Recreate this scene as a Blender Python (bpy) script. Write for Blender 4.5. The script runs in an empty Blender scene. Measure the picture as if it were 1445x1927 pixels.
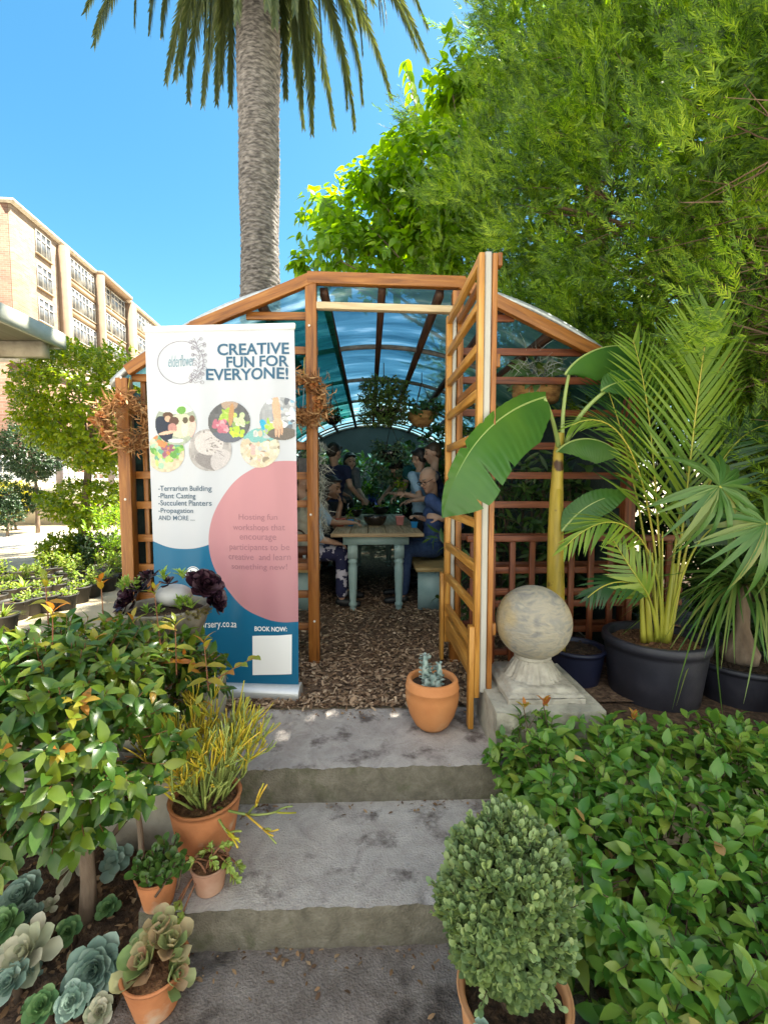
import bpy, math, random
import numpy as np
from mathutils import Vector, Matrix
R = math.radians
SC = bpy.context.scene
COL = SC.collection
# ---------------------------------------------------------------- camera
CAM = Vector((0, 0, 1.2)); YAW = R(-1.85); PITCH = R(-3.6); F = 850.0
cd = bpy.data.cameras.new('camera'); cam = bpy.data.objects.new('camera', cd); COL.objects.link(cam)
cam.location = CAM; cam.rotation_euler = (R(90) + PITCH, 0, YAW)
cd.sensor_fit = 'VERTICAL'; cd.sensor_height = 24; cd.sensor_width = 18
cd.lens = F / 1927 * 24; cd.clip_start = .05; cd.clip_end = 2000
SC.camera = cam
# ---------------------------------------------------------------- light
SUN_EL, SUN_AZ = 60.0, 68.0          # azimuth from +Y towards +X
w = bpy.data.worlds.new('World'); SC.world = w; w.use_nodes = True
nt = w.node_tree; bg = nt.nodes['Background']
sky = nt.nodes.new('ShaderNodeTexSky'); sky.sky_type = 'NISHITA'; sky.sun_disc = False
sky.sun_elevation = R(SUN_EL); sky.sun_rotation = R(SUN_AZ)
sky.air_density = 1.0; sky.dust_density = .6; sky.ozone_density = 2.2; sky.altitude = 200
hs = nt.nodes.new('ShaderNodeHueSaturation'); hs.inputs['Saturation'].default_value = 1.3; hs.inputs['Hue'].default_value = .487
nt.links.new(sky.outputs[0], hs.inputs['Color'])
# unseen white clouds added behind the camera as fill for the shaded foreground
def wn(k, **kw):
    q = nt.nodes.new(k)
    for a, b in kw.items(): setattr(q, a, b)
    return q
tcw = wn('ShaderNodeTexCoord'); spw = wn('ShaderNodeSeparateXYZ'); nt.links.new(tcw.outputs['Generated'], spw.inputs[0])
def mrange(src, a, b):
    q = wn('ShaderNodeMapRange', interpolation_type='SMOOTHSTEP'); q.inputs[1].default_value = a; q.inputs[2].default_value = b; nt.links.new(src, q.inputs[0]); return q.outputs[0]
def wmul(a, b):
    q = wn('ShaderNodeMath', operation='MULTIPLY'); nt.links.new(a, q.inputs[0]); nt.links.new(b, q.inputs[1]); return q.outputs[0]
cn = wn('ShaderNodeTexNoise'); cn.inputs['Scale'].default_value = 2.2; cn.inputs['Detail'].default_value = 7; nt.links.new(tcw.outputs['Generated'], cn.inputs['Vector'])
cmask = wmul(wmul(mrange(cn.outputs[0], .40, .58), mrange(spw.outputs[1], .02, -.35)), mrange(spw.outputs[2], .0, .12))
cmx = wn('ShaderNodeMix', data_type='RGBA'); nt.links.new(cmask, cmx.inputs[0]); nt.links.new(hs.outputs[0], cmx.inputs[6]); cmx.inputs[7].default_value = (8.6, 8.3, 8.0, 1)
nt.links.new(cmx.outputs[2], bg.inputs[0])
bg.inputs[1].default_value = .07
sd = bpy.data.lights.new('sun', 'SUN'); sun = bpy.data.objects.new('sun', sd); COL.objects.link(sun)
sd.energy = 5.0; sd.angle = R(.5); sd.color = (1, .95, .88)
SDIR = Vector((math.sin(R(SUN_AZ)) * math.cos(R(SUN_EL)), math.cos(R(SUN_AZ)) * math.cos(R(SUN_EL)), math.sin(R(SUN_EL))))
sun.rotation_euler = SDIR.to_track_quat('Z', 'Y').to_euler(); sun.location = (6, 3, 12)
SC.view_settings.view_transform = 'Standard'; SC.view_settings.look = 'None'
SC.view_settings.exposure = 2.3; SC.view_settings.gamma = 1
SC.view_settings.use_white_balance = True; SC.view_settings.white_balance_temperature = 7100; SC.view_settings.white_balance_tint = 4   # balanced for open shade
SC.render.engine = 'CYCLES'
SC.cycles.max_bounces = 8; SC.cycles.diffuse_bounces = 6; SC.cycles.glossy_bounces = 3
SC.cycles.transmission_bounces = 6; SC.cycles.transparent_max_bounces = 16
SC.cycles.use_denoising = True; SC.cycles.caustics_reflective = False; SC.cycles.caustics_refractive = False
SC.cycles.sample_clamp_indirect = 6
# ---------------------------------------------------------------- helpers
rng = np.random.default_rng(7); random.seed(7)
MW = cam.rotation_euler.to_matrix()
def U(px, py, Y=None, Z=None):
    """world point seen at a photograph pixel, at a given distance Y (or height Z)"""
    d = MW @ Vector(((px - 722.5) / F, (963.5 - py) / F, -1))
    t = (Y - CAM.y) / d.y if Y is not None else (Z - CAM.z) / d.z
    return CAM + d * t
def V(*a): return np.array(a, float)
def nrm(a):
    a = np.asarray(a, float); return a / np.maximum(np.linalg.norm(a, axis=-1, keepdims=True), 1e-9)

def thing(name, label, cat, loc=(0, 0, 0), group=None, rz=0):
    o = bpy.data.objects.new(name, None); COL.objects.link(o)
    o.location = loc; o.rotation_euler = (0, 0, rz); o.empty_display_size = .1
    o['label'] = label; o['category'] = cat
    if group: o['group'] = group
    return o
def tag(o, label, cat, group=None, kind=None):
    if label: o['label'] = label
    if cat: o['category'] = cat
    if group: o['group'] = group
    if kind: o['kind'] = kind
    return o
def root_loc(p):
    v = Vector((0, 0, 0))
    while p is not None: v += p.location; p = p.parent
    return v
def copy_tree(o, parent=None):
    c = o.copy(); COL.objects.link(c)
    if parent is not None: c.parent = parent
    for ch in list(o.children): copy_tree(ch, c)
    return c

class MB:
    """collects geometry (world coordinates unless stated) and links it as ONE mesh object"""
    def __init__(s): s.v = []; s.f = []; s.n = 0; s.g = []; s.has_g = False
    def add(s, verts, faces, grain=None):
        verts = np.asarray(verts, float).reshape(-1, 3)
        for fa in (faces if isinstance(faces, list) and len(faces) and isinstance(faces[0], np.ndarray) and faces[0].ndim == 2 else [faces]):
            if isinstance(fa, np.ndarray): s.f.append(fa + s.n)
            else:
                by = {}
                for q in fa: by.setdefault(len(q), []).append(q)
                for q in by.values(): s.f.append(np.array(q, int) + s.n)
        s.v.append(verts); s.n += len(verts)
        if grain is not None: s.has_g = True
        s.g.append(np.zeros((len(verts), 3)) if grain is None else np.asarray(grain, float))
        return s
    def beam(s, a, b, wd, ht, up=(0, 0, 1)):
        a = V(*a); b = V(*b); L = np.linalg.norm(b - a); d = (b - a) / L
        up = V(*up)
        if abs(d @ up) > .95: up = V(0, 1, 0) if abs(d[1]) < .9 else V(1, 0, 0)
        sx = nrm(np.cross(d, up)); uz = np.cross(sx, d)
        vs, gr = [], []; o = rng.uniform(0, 50, 3)
        for t, p in ((0, a), (L, b)):
            for i, j in ((-1, -1), (1, -1), (1, 1), (-1, 1)):
                vs.append(p + sx * i * wd / 2 + uz * j * ht / 2); gr.append(o + V(t, i * wd / 2, j * ht / 2))
        return s.add(vs, [(3, 2, 1, 0), (4, 5, 6, 7), (0, 1, 5, 4), (1, 2, 6, 5), (2, 3, 7, 6), (3, 0, 4, 7)], gr)
    def box(s, lo, hi):
        lo = V(*lo); hi = V(*hi); m = (lo + hi) / 2
        return s.beam((lo[0], m[1], m[2]), (hi[0], m[1], m[2]), hi[1] - lo[1], hi[2] - lo[2])
    def tube(s, path, rad, seg=8, cap=True):
        P = np.asarray([tuple(p) for p in path], float); n = len(P)
        rad = np.broadcast_to(np.asarray(rad, float), (n,)) if np.ndim(rad) < 1 or len(np.atleast_1d(rad)) == n else np.interp(np.linspace(0, 1, n), np.linspace(0, 1, len(rad)), rad)
        T = nrm(np.gradient(P, axis=0)); u = V(0, 0, 1) if abs(T[0][2]) < .9 else V(1, 0, 0)
        vs = []; an = np.linspace(0, 2 * np.pi, seg, endpoint=False)
        for i in range(n):
            sx = nrm(np.cross(T[i], u)); u = np.cross(sx, T[i])
            vs.append(P[i] + rad[i] * (np.cos(an)[:, None] * sx + np.sin(an)[:, None] * u))
        k = np.arange(seg); k2 = (k + 1) % seg; fs = []
        for i in range(n - 1): fs.append(np.stack([i * seg + k, i * seg + k2, (i + 1) * seg + k2, (i + 1) * seg + k], 1))
        s.add(np.concatenate(vs), fs)
        if cap and seg > 2:
            s.f.append((np.arange(seg)[::-1] + s.n - n * seg)[None]); s.f.append((np.arange(seg) + s.n - seg)[None])
        return s
    def lathe(s, prof, c=(0, 0, 0), seg=32, wob=None):
        prof = np.asarray(prof, float); an = np.linspace(0, 2 * np.pi, seg, endpoint=False); vs = []
        for r, z in prof:
            rr = r * np.ones(seg) if wob is None else r * (1 + wob(an, z))
            vs.append(np.stack([c[0] + rr * np.cos(an), c[1] + rr * np.sin(an), np.full(seg, c[2] + z)], 1))
        k = np.arange(seg); k2 = (k + 1) % seg
        fs = [np.stack([i * seg + k, i * seg + k2, (i + 1) * seg + k2, (i + 1) * seg + k], 1) for i in range(len(prof) - 1)]
        s.add(np.concatenate(vs), fs)
        if prof[-1][0] > 1e-4 and prof[-1][0] < .2 * max(p[0] for p in prof) + 1: pass
        return s
    def capdisc(s, c, r, seg=24):
        an = np.linspace(0, 2 * np.pi, seg, endpoint=False)
        return s.add(np.stack([c[0] + r * np.cos(an), c[1] + r * np.sin(an), np.full(seg, c[2])], 1), np.arange(seg)[None])
    def ball(s, c, r, seg=20, rings=12, rot=None, noise=0):
        r = np.broadcast_to(np.asarray(r, float), (3,)); th = np.linspace(0, np.pi, rings + 1); an = np.linspace(0, 2 * np.pi, seg, endpoint=False)
        p = np.stack([np.outer(np.sin(th), np.cos(an)), np.outer(np.sin(th), np.sin(an)), np.outer(np.cos(th), np.ones(seg))], 2).reshape(-1, 3)
        if noise: p = p * (1 + noise * rng.uniform(-1, 1, (len(p), 1)))
        p = p * r
        if rot is not None: p = p @ np.array(rot.to_3x3() if hasattr(rot, 'to_3x3') else rot).T
        k = np.arange(seg); k2 = (k + 1) % seg
        fs = [np.stack([i * seg + k, (i + 1) * seg + k, (i + 1) * seg + k2, i * seg + k2], 1) for i in range(rings)]
        return s.add(p + np.asarray(c, float), fs)
    def leaves(s, P, D, N, L, W, st=(0, .3, .65, 1), wd=(.1, .9, .8, .03), ac=3, cup=.25, bend=.2):
        """vectorised leaf blades: base P, direction D, face normal N, length L, half width W"""
        P = np.atleast_2d(P).astype(float); n = len(P); D = nrm(np.broadcast_to(D, P.shape)); N = np.broadcast_to(N, P.shape)
        S = nrm(np.cross(D, N)); N = np.cross(S, D)
        L = np.broadcast_to(np.asarray(L, float), (n,))[:, None]; W = np.broadcast_to(np.asarray(W, float), (n,))[:, None]
        bend = np.broadcast_to(np.asarray(bend, float), (n,))[:, None]
        acs = np.linspace(-1, 1, ac); out = []
        for t, q in zip(st, wd):
            for a in acs:
                out.append(P + D * L * t * (1 - .25 * abs(bend) * t) + S * W * q * a + N * (cup * W * q * abs(a) ** 1.5 - bend * L * t * t))
        k = len(st) * ac; vs = np.stack(out, 1).reshape(-1, 3); base = (np.arange(n) * k)[:, None]; fs = []
        for i in range(len(st) - 1):
            for j in range(ac - 1):
                q = i * ac + j; fs.append(base + np.array([q, q + 1, q + ac + 1, q + ac]))
        return s.add(vs, fs)
    def build(s, name, mat, parent=None, smooth=False, bevel=0, local=False, label=None):
        me = bpy.data.meshes.new(name); v = np.concatenate(s.v)
        if parent is not None and not local: v = v - np.array(root_loc(parent))
        me.vertices.add(len(v)); me.vertices.foreach_set('co', v.ravel())
        lens = np.concatenate([np.full(len(f), f.shape[1]) for f in s.f]); loops = np.concatenate([f.ravel() for f in s.f])
        me.loops.add(len(loops)); me.loops.foreach_set('vertex_index', loops.astype(np.int32))
        me.polygons.add(len(lens)); st = np.zeros(len(lens), np.int32); st[1:] = np.cumsum(lens)[:-1]
        me.polygons.foreach_set('loop_start', st); me.update(calc_edges=True); me.validate()
        if s.has_g:
            at = me.attributes.new('grain', 'FLOAT_VECTOR', 'POINT'); at.data.foreach_set('vector', np.concatenate(s.g).ravel().astype(np.float32))
        if smooth: me.polygons.foreach_set('use_smooth', np.ones(len(me.polygons), bool))
        for m in (mat if isinstance(mat, (list, tuple)) else [mat]):
            if m: me.materials.append(m)
        o = bpy.data.objects.new(name, me); COL.objects.link(o)
        if parent is not None: o.parent = parent
        if bevel:
            b = o.modifiers.new('bevel', 'BEVEL'); b.width = bevel; b.segments = 2; b.limit_method = 'ANGLE'; b.angle_limit = R(40)
        if label: o['label'] = label
        return o
# ---------------------------------------------------------------- materials
MATS = {}
def mat(name, cols, rough=.6, scale=8, detail=5, dist=0, bump=0, bscale=None, trans=0, island=0, grain=False, metal=0, spec=.5, stretch=None, alpha=None, tcol=None, coat=0, second=None, vor=False, nrough=.5):
    """procedural material: noise (and per-piece random) driven colour ramp, bump, optional leaf translucency"""
    if name in MATS: return MATS[name]
    m = bpy.data.materials.new(name); m.use_nodes = True; MATS[name] = m
    t = m.node_tree; nd, ln = t.nodes, t.links; pb = nd['Principled BSDF']; out = nd['Material Output']
    tc = nd.new('ShaderNodeTexCoord'); mp = nd.new('ShaderNodeMapping')
    if grain:
        at = nd.new('ShaderNodeAttribute'); at.attribute_name = 'grain'; ln.new(at.outputs['Vector'], mp.inputs[0])
        mp.inputs['Scale'].default_value = (2.2, 26, 26)
    else:
        ln.new(tc.outputs['Object'], mp.inputs[0])
        if stretch: mp.inputs['Scale'].default_value = stretch
    nz = nd.new('ShaderNodeTexVoronoi' if vor else 'ShaderNodeTexNoise'); ln.new(mp.outputs[0], nz.inputs['Vector'])
    nz.inputs['Scale'].default_value = 1.6 if grain else scale
    if not vor: nz.inputs['Detail'].default_value = detail; nz.inputs['Roughness'].default_value = nrough; nz.inputs['Distortion'].default_value = .6 if grain else dist
    fac = nz.outputs[0]
    if island:
        ge = nd.new('ShaderNodeNewGeometry'); mx = nd.new('ShaderNodeMix'); mx.inputs[0].default_value = island
        ln.new(fac, mx.inputs[2]); ln.new(ge.outputs['Random Per Island'], mx.inputs[3]); fac = mx.outputs[0]
    cr = nd.new('ShaderNodeValToRGB'); ln.new(fac, cr.inputs[0]); e = cr.color_ramp.elements
    lo, hi = (.0, 1.0) if island > .5 else (.28, .72)
    for i, c in enumerate(cols):
        p = lo + (hi - lo) * (i / max(1, len(cols) - 1))
        el = e[i] if i < 2 else e.new(p)
        el.position = p; el.color = (*c, 1)
    if len(cols) == 1: e[1].color = (*cols[0], 1)
    col = cr.outputs[0]
    if second:   # (colour, scale, threshold, softness): patches with their own outline (stains, lichen, wear)
        n2 = nd.new('ShaderNodeTexNoise'); n2.inputs['Scale'].default_value = second[1]; n2.inputs['Detail'].default_value = 9; n2.inputs['Roughness'].default_value = .5 + (nrough - .5) * .6; ln.new(tc.outputs['Object'], n2.inputs['Vector'])
        r2 = nd.new('ShaderNodeMapRange'); r2.inputs[1].default_value = second[2]; r2.inputs[2].default_value = second[2] + second[3]; ln.new(n2.outputs[0], r2.inputs[0])
        m2 = nd.new('ShaderNodeMix'); m2.data_type = 'RGBA'; ln.new(r2.outputs[0], m2.inputs[0]); ln.new(col, m2.inputs[6]); m2.inputs[7].default_value = (*second[0], 1); col = m2.outputs[2]
    ln.new(col, pb.inputs['Base Color'])
    pb.inputs['Roughness'].default_value = rough; pb.inputs['Metallic'].default_value = metal
    pb.inputs['Specular IOR Level'].default_value = spec; pb.inputs['Coat Weight'].default_value = coat
    if bump:
        bp = nd.new('ShaderNodeBump'); bp.inputs['Strength'].default_value = bump; bp.inputs['Distance'].default_value = .02
        if bscale:
            n3 = nd.new('ShaderNodeTexNoise'); n3.inputs['Scale'].default_value = bscale; n3.inputs['Detail'].default_value = 6; ln.new(mp.outputs[0], n3.inputs['Vector']); ln.new(n3.outputs[0], bp.inputs['Height'])
        else: ln.new(nz.outputs[0], bp.inputs['Height'])
        ln.new(bp.outputs[0], pb.inputs['Normal'])
    sh = pb.outputs[0]
    if trans:
        tr = nd.new('ShaderNodeBsdfTranslucent'); ms = nd.new('ShaderNodeMixShader'); ms.inputs[0].default_value = trans
        hu = nd.new('ShaderNodeMix'); hu.data_type = 'RGBA'; hu.blend_type = 'MULTIPLY'; hu.inputs[0].default_value = 1
        ln.new(col, hu.inputs[6]); hu.inputs[7].default_value = (*(tcol or (2.2, 2.0, .7)), 1); ln.new(hu.outputs[2], tr.inputs[0])
        ln.new(sh, ms.inputs[1]); ln.new(tr.outputs[0], ms.inputs[2]); sh = ms.outputs[0]
    if alpha is not None:
        tp = nd.new('ShaderNodeBsdfTransparent'); ms = nd.new('ShaderNodeMixShader'); ms.inputs[0].default_value = alpha
        tp.inputs[0].default_value = (*(tcol or (1, 1, 1)), 1)
        ln.new(tp.outputs[0], ms.inputs[1]); ln.new(sh, ms.inputs[2]); sh = ms.outputs[0]
    ln.new(sh, out.inputs[0])
    return m
def wood(n, a, b, c, **k): return mat(n, [a, b, c], grain=True, rough=k.pop('rough', .5), bump=.25, **k)
M = {}
M['wood_orange'] = wood('orange stained pine', (.15, .048, .010), (.29, .105, .020), (.40, .17, .04), rough=.42)
M['wood_yellow'] = wood('honey varnished pine', (.26, .10, .016), (.46, .21, .04), (.58, .32, .085), rough=.4)
M['wood_red'] = wood('red brown stained pine', (.07, .018, .007), (.16, .04, .014), (.25, .075, .024), rough=.5)
M['wood_dark'] = wood('dark beams', (.02, .009, .005), (.05, .02, .01), (.09, .035, .015), rough=.6)
M['wood_pale'] = wood('bare pale pine', (.42, .30, .17), (.58, .45, .28), (.66, .54, .36), rough=.6)
M['metal'] = mat('galvanised strip', [(.38, .42, .45), (.55, .58, .6)], rough=.45, metal=.6, scale=30)
M['white'] = mat('white paint', [(.72, .71, .68), (.84, .83, .8)], rough=.5, scale=12, bump=.1)
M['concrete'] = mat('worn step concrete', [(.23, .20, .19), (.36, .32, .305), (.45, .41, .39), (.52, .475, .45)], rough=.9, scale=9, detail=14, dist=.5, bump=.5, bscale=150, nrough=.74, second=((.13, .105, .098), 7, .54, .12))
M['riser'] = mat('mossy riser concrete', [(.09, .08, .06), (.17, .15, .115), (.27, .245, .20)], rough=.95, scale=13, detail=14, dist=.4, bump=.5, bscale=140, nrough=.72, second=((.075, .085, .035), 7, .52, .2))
M['terracotta'] = mat('terracotta', [(.40, .135, .05), (.52, .195, .08), (.6, .26, .12)], rough=.8, scale=6, detail=8, bump=.15, bscale=60, second=((.60, .46, .34), 8, .57, .12))
M['terracotta_pale'] = mat('pale terracotta', [(.50, .22, .10), (.62, .30, .14), (.68, .36, .19)], rough=.7, scale=5, bump=.1, bscale=50, second=((.45, .17, .07), 7, .55, .25))
M['soil'] = mat('potting soil', [(.018, .011, .007), (.05, .03, .018), (.10, .06, .035)], rough=1, scale=55, detail=8, bump=1, bscale=70)
M['soil_red'] = mat('bark soil', [(.06, .025, .012), (.16, .075, .035), (.26, .14, .07)], rough=1, scale=60, detail=8, bump=1, bscale=70)
M['bark'] = mat('grey brown bark', [(.10, .065, .045), (.20, .14, .10), (.30, .23, .17)], rough=.9, scale=14, stretch=(1, 1, .3), bump=.6, bscale=30)
M['twig'] = mat('brown twigs', [(.05, .03, .02), (.13, .085, .055)], rough=.9, scale=20)
M['twig_red'] = mat('reddish young stems', [(.16, .05, .03), (.26, .12, .05)], rough=.7, scale=20)
M['black_pot'] = mat('charcoal plastic', [(.014, .014, .022), (.024, .024, .036), (.045, .043, .058)], rough=.55, scale=6, detail=8, bump=.06, bscale=90)
M['navy_pot'] = mat('dark navy plastic', [(.007, .010, .030), (.014, .018, .05)], rough=.5, scale=5, bump=.05, bscale=80)
M['nursery_pot'] = mat('dusty black plastic', [(.018, .018, .018), (.06, .055, .05)], rough=.6, scale=9)
# ================================================================ SETTING
def struct(o): o['kind'] = 'structure'; return o
g = MB(); n = 46
# one ground sheet: upper nursery level, a drop at the retaining line, lower garden level, out to the horizon
xs = np.array([-300, -60, -20, -8, -4, -2, -.74, .56, 2, 4, 8, 20, 60, 300.]); ys = np.array([-60, -8, 0, 1.0, 1.845, 1.855, 3, 6, 12, 30, 80, 400.])
zz = np.where(ys < 1.85, -.46, -.004)
gv = np.array([[x, y, z] for y, z in zip(ys, zz) for x in xs]); nx = len(xs)
g.add(gv, [(j * nx + i, j * nx + i + 1, (j + 1) * nx + i + 1, (j + 1) * nx + i) for j in range(len(ys) - 1) for i in range(nx - 1)])
M['sand'] = mat('dry sandy ground', [(.34, .27, .18), (.46, .38, .27), (.54, .46, .34)], rough=1, scale=2.2, detail=10, bump=.5, bscale=30, second=((.24, .19, .12), 1.1, .58, .2))
struct(g.build('ground', M['sand']))
fp = MB(); fp.add([(-60, -60, -.452), (60, -60, -.452), (60, .30, -.452), (-60, .30, -.452)], [(0, 1, 2, 3)])
struct(fp.build('bounce_ground', mat('pale bounce concrete', [(.46, .43, .38), (.56, .53, .48)], rough=.9, scale=2, bump=.2, bscale=50)))  # unseen pale sheet added behind the camera to bounce sunlight forward
M['paving'] = mat('pale concrete yard', [(.42, .38, .33), (.5, .46, .4)], rough=.9, scale=3, bump=.2, bscale=60, second=((.3, .27, .23), .6, .5, .3))
y_ = MB(); y_.add([(-40, 8.2, .002), (-1.75, 8.6, .002), (-1.75, 11.2, .002), (-40, 11.2, .002)], [(0, 1, 2, 3)])
struct(y_.build('paved_yard', M['paving']))
# soil bed left of the steps
sb = MB(); nx_, ny_ = 60, 46
X, Y = np.meshgrid(np.linspace(-3.2, -.725, nx_), np.linspace(.35, 1.78, ny_))
Z = -.37 + .10 * np.clip((Y - .9) / .9, 0, 1) + .018 * np.sin(X * 9) * np.cos(Y * 11) + rng.normal(0, .007, X.shape)
def bed_z(x, y): return -.37 + .10 * min(1, max(0, (y - .9) / .9)) + .018 * math.sin(x * 9) * math.cos(y * 11)
sb.add(np.stack([X, Y, Z], 2).reshape(-1, 3), [(j * nx_ + i, j * nx_ + i + 1, (j + 1) * nx_ + i + 1, (j + 1) * nx_ + i) for j in range(ny_ - 1) for i in range(nx_ - 1)])
M['bed'] = mat('garden soil', [(.03, .018, .012), (.085, .05, .032), (.17, .105, .065)], rough=1, scale=26, detail=9, bump=1, bscale=55)
struct(sb.build('soil_bed', M['bed'], smooth=True))
# soil under the hedge right of the steps
sb = MB(); sb.box((.6, -.5, -.459), (3.2, 1.84, -.38)); struct(sb.build('hedge_bed', M['bed']))
pb_ = MB(); pb_.add([(.61, 1.86, .001), (5, 1.86, .001), (5, 6, .001), (1.73, 6, .001), (1.73, 2.95, .001), (.61, 2.95, .001)], [tuple(range(6))]); struct(pb_.build('planting_bed', M['bed']))
# litter on the left bed
lt = MB(); n = 2200
P = np.stack([rng.uniform(-2.2, -.74, n), rng.uniform(.55, 1.76, n), np.zeros(n)], 1); P[:, 2] = [bed_z(x, y) + .012 for x, y in P[:, :2]]
an = rng.uniform(0, 6.28, n)
lt.leaves(P, np.stack([np.cos(an), np.sin(an), rng.normal(0, .3, n)], 1), V(0, 0, 1) + rng.normal(0, .4, (n, 3)), rng.uniform(.01, .045, n), rng.uniform(.002, .010, n))
tag(lt.build('leaf_litter', mat('dead leaf litter', [(.07, .035, .02), (.2, .11, .055), (.36, .24, .14)], island=.9, rough=.9)), 'dry brown leaf litter scattered over the soil of the left bed', 'leaf litter', kind='stuff')
# mulch floor of the greenhouse
mf = MB(); nx_, ny_ = 40, 60
X, Y = np.meshgrid(np.linspace(-1.5, 1.66, nx_), np.linspace(2.337, 9.9, ny_)); Z = .010 + rng.uniform(0, .012, X.shape)
mf.add(np.stack([X, Y, Z], 2).reshape(-1, 3), [(j * nx_ + i, j * nx_ + i + 1, (j + 1) * nx_ + i + 1, (j + 1) * nx_ + i) for j in range(ny_ - 1) for i in range(nx_ - 1)])
M['mulch'] = mat('bark mulch bed', [(.05, .028, .018), (.14, .085, .055), (.25, .165, .11)], rough=1, scale=38, detail=8, bump=1, bscale=60)
struct(mf.build('mulch_floor', M['mulch']))
ch = MB(); n = 15000
P = np.stack([rng.uniform(-1.0, 1.1, n), 2.34 + 3.4 * rng.uniform(0, 1, n) ** 1.5, rng.uniform(.014, .034, n)], 1); an = rng.uniform(0, 6.28, n)
ch.leaves(P, np.stack([np.cos(an), np.sin(an), rng.normal(0, .22, n)], 1), V(0, 0, 1) + rng.normal(0, .35, (n, 3)), rng.uniform(.015, .05, n), rng.uniform(.003, .009, n), st=(0, .1, .9, 1), wd=(.3, 1, .9, .2), ac=2, bend=.0)
tag(ch.build('wood_chips', mat('wood chips', [(.08, .042, .025), (.20, .12, .07), (.36, .24, .155), (.54, .40, .28)], island=.9, rough=.9)), 'loose brown wood chip mulch spread over the greenhouse floor', 'wood chips', kind='stuff')

# ---------------------------------------------------------------- steps, walls, plinths
def wobbly(lo, hi, nx=150, ny=12, nz=6, amp=.004, seed=1):
    """a cast concrete block with worn, slightly uneven faces and edges"""
    r = np.random.default_rng(seed); r2 = np.random.default_rng(seed); b = MB(); lo = V(*lo); hi = V(*hi)
    def face(o, a, c, na, nc):
        A, C_ = np.meshgrid(np.linspace(0, 1, na), np.linspace(0, 1, nc)); return (o + A[..., None] * a + C_[..., None] * c).reshape(-1, 3), [(j * na + i, j * na + i + 1, (j + 1) * na + i + 1, (j + 1) * na + i) for j in range(nc - 1) for i in range(na - 1)]
    d = hi - lo; ex, ey, ez = V(d[0], 0, 0), V(0, d[1], 0), V(0, 0, d[2])
    for o, a, c, na, nc in ((lo + ez, ex, ey, nx, ny), (lo, ex, ez, nx, nz), (lo, ez, ey, nz, ny), (lo + ex, ey, ez, ny, nz), (lo + ey, ez, ex, nz, nx)):
        p, f = face(o, a, c, na, nc)
        w_ = amp * (np.sin(p[:, 0] * 23 + seed) * np.cos(p[:, 1] * 17 + p[:, 2] * 31) + .7 * np.sin(p[:, 0] * 57 + p[:, 1] * 43 + seed * 2))
        e = (np.abs(p[:, 1] - lo[1]) < 1e-6) & (np.abs(p[:, 2] - hi[2]) < 1e-6)
        p = p + np.stack([np.zeros(len(p)), w_ * .8 + e * (.004 + .012 * np.interp(p[:, 0], np.linspace(lo[0], hi[0], 90), np.clip(r2.normal(-.9, .8, 90), 0, 1))), w_ * .6 - e * (.003 + .003 * np.sin(p[:, 0] * 71 + seed) ** 2 + .016 * np.interp(p[:, 0], np.linspace(lo[0], hi[0], 90), np.clip(r.normal(-.9, .8, 90), 0, 1)))], 1); b.add(p, f)
    return b
st = thing('concrete_steps', 'weathered grey concrete steps leading up to the greenhouse entrance', 'steps', (0, 1.3, -.4))
def step(lo, hi, seed):
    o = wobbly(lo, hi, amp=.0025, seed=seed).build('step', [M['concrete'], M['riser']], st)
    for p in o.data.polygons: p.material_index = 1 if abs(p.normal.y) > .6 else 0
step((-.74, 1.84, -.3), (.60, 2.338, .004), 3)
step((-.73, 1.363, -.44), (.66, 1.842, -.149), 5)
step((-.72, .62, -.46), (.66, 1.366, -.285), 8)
M['dark_tread'] = mat('darker stained concrete', [(.075, .058, .05), (.15, .122, .11), (.24, .205, .19), (.31, .27, .25)], rough=.85, scale=6, detail=14, dist=.5, bump=.55, bscale=140, nrough=.74, second=((.04, .03, .026), 4.2, .50, .14))  # bottom step tops: darker than the other treads, with dark stains
st.children[-1].data.materials[0] = M['dark_tread']
M['beige'] = mat('stained beige plaster', [(.30, .26, .21), (.42, .37, .30), (.5, .45, .38)], rough=.9, scale=4, detail=9, bump=.3, bscale=30, second=((.17, .14, .11), 3, .55, .2))
rw = thing('retaining_wall', 'low beige plastered wall behind the leafy shrub left of the steps', 'wall', (-2, 1.82, -.46))
wobbly((-6.0, 1.80, -.46), (-.742, 1.90, .0), nx=60, amp=.004, seed=11).build('wall_face', M['beige'], rw)
wobbly((-6.0, 1.775, .001), (-.742, 1.93, .035), nx=60, ny=5, nz=3, amp=.003, seed=12).build('coping', M['concrete'], rw)
M['block'] = mat('plinth block concrete', [(.22, .21, .18), (.36, .34, .29), (.46, .43, .36)], rough=.9, scale=8, detail=9, bump=.5, bscale=45, second=((.14, .13, .10), 6, .55, .15))
bl = thing('concrete_block', 'square concrete block carrying the stone ball beside the steps', 'block', (.8, 2.1, 0))
wobbly((.548, 1.875, -.44), (1.03, 2.40, .213), nx=20, amp=.003, seed=4).build('block_body', M['block'], bl)
bl2 = thing('concrete_pier', 'concrete pier under the succulent bowl beside the banner', 'pier', (-.9, 2.1, 0))
wobbly((-1.22, 1.96, .0), (-.76, 2.36, .20), nx=20, amp=.003, seed=6).build('pier_body', M['block'], bl2)
wobbly((-1.13, 2.05, .202), (-.83, 2.29, .36), nx=14, amp=.003, seed=7).build('pier_neck', M['block'], bl2)

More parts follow.
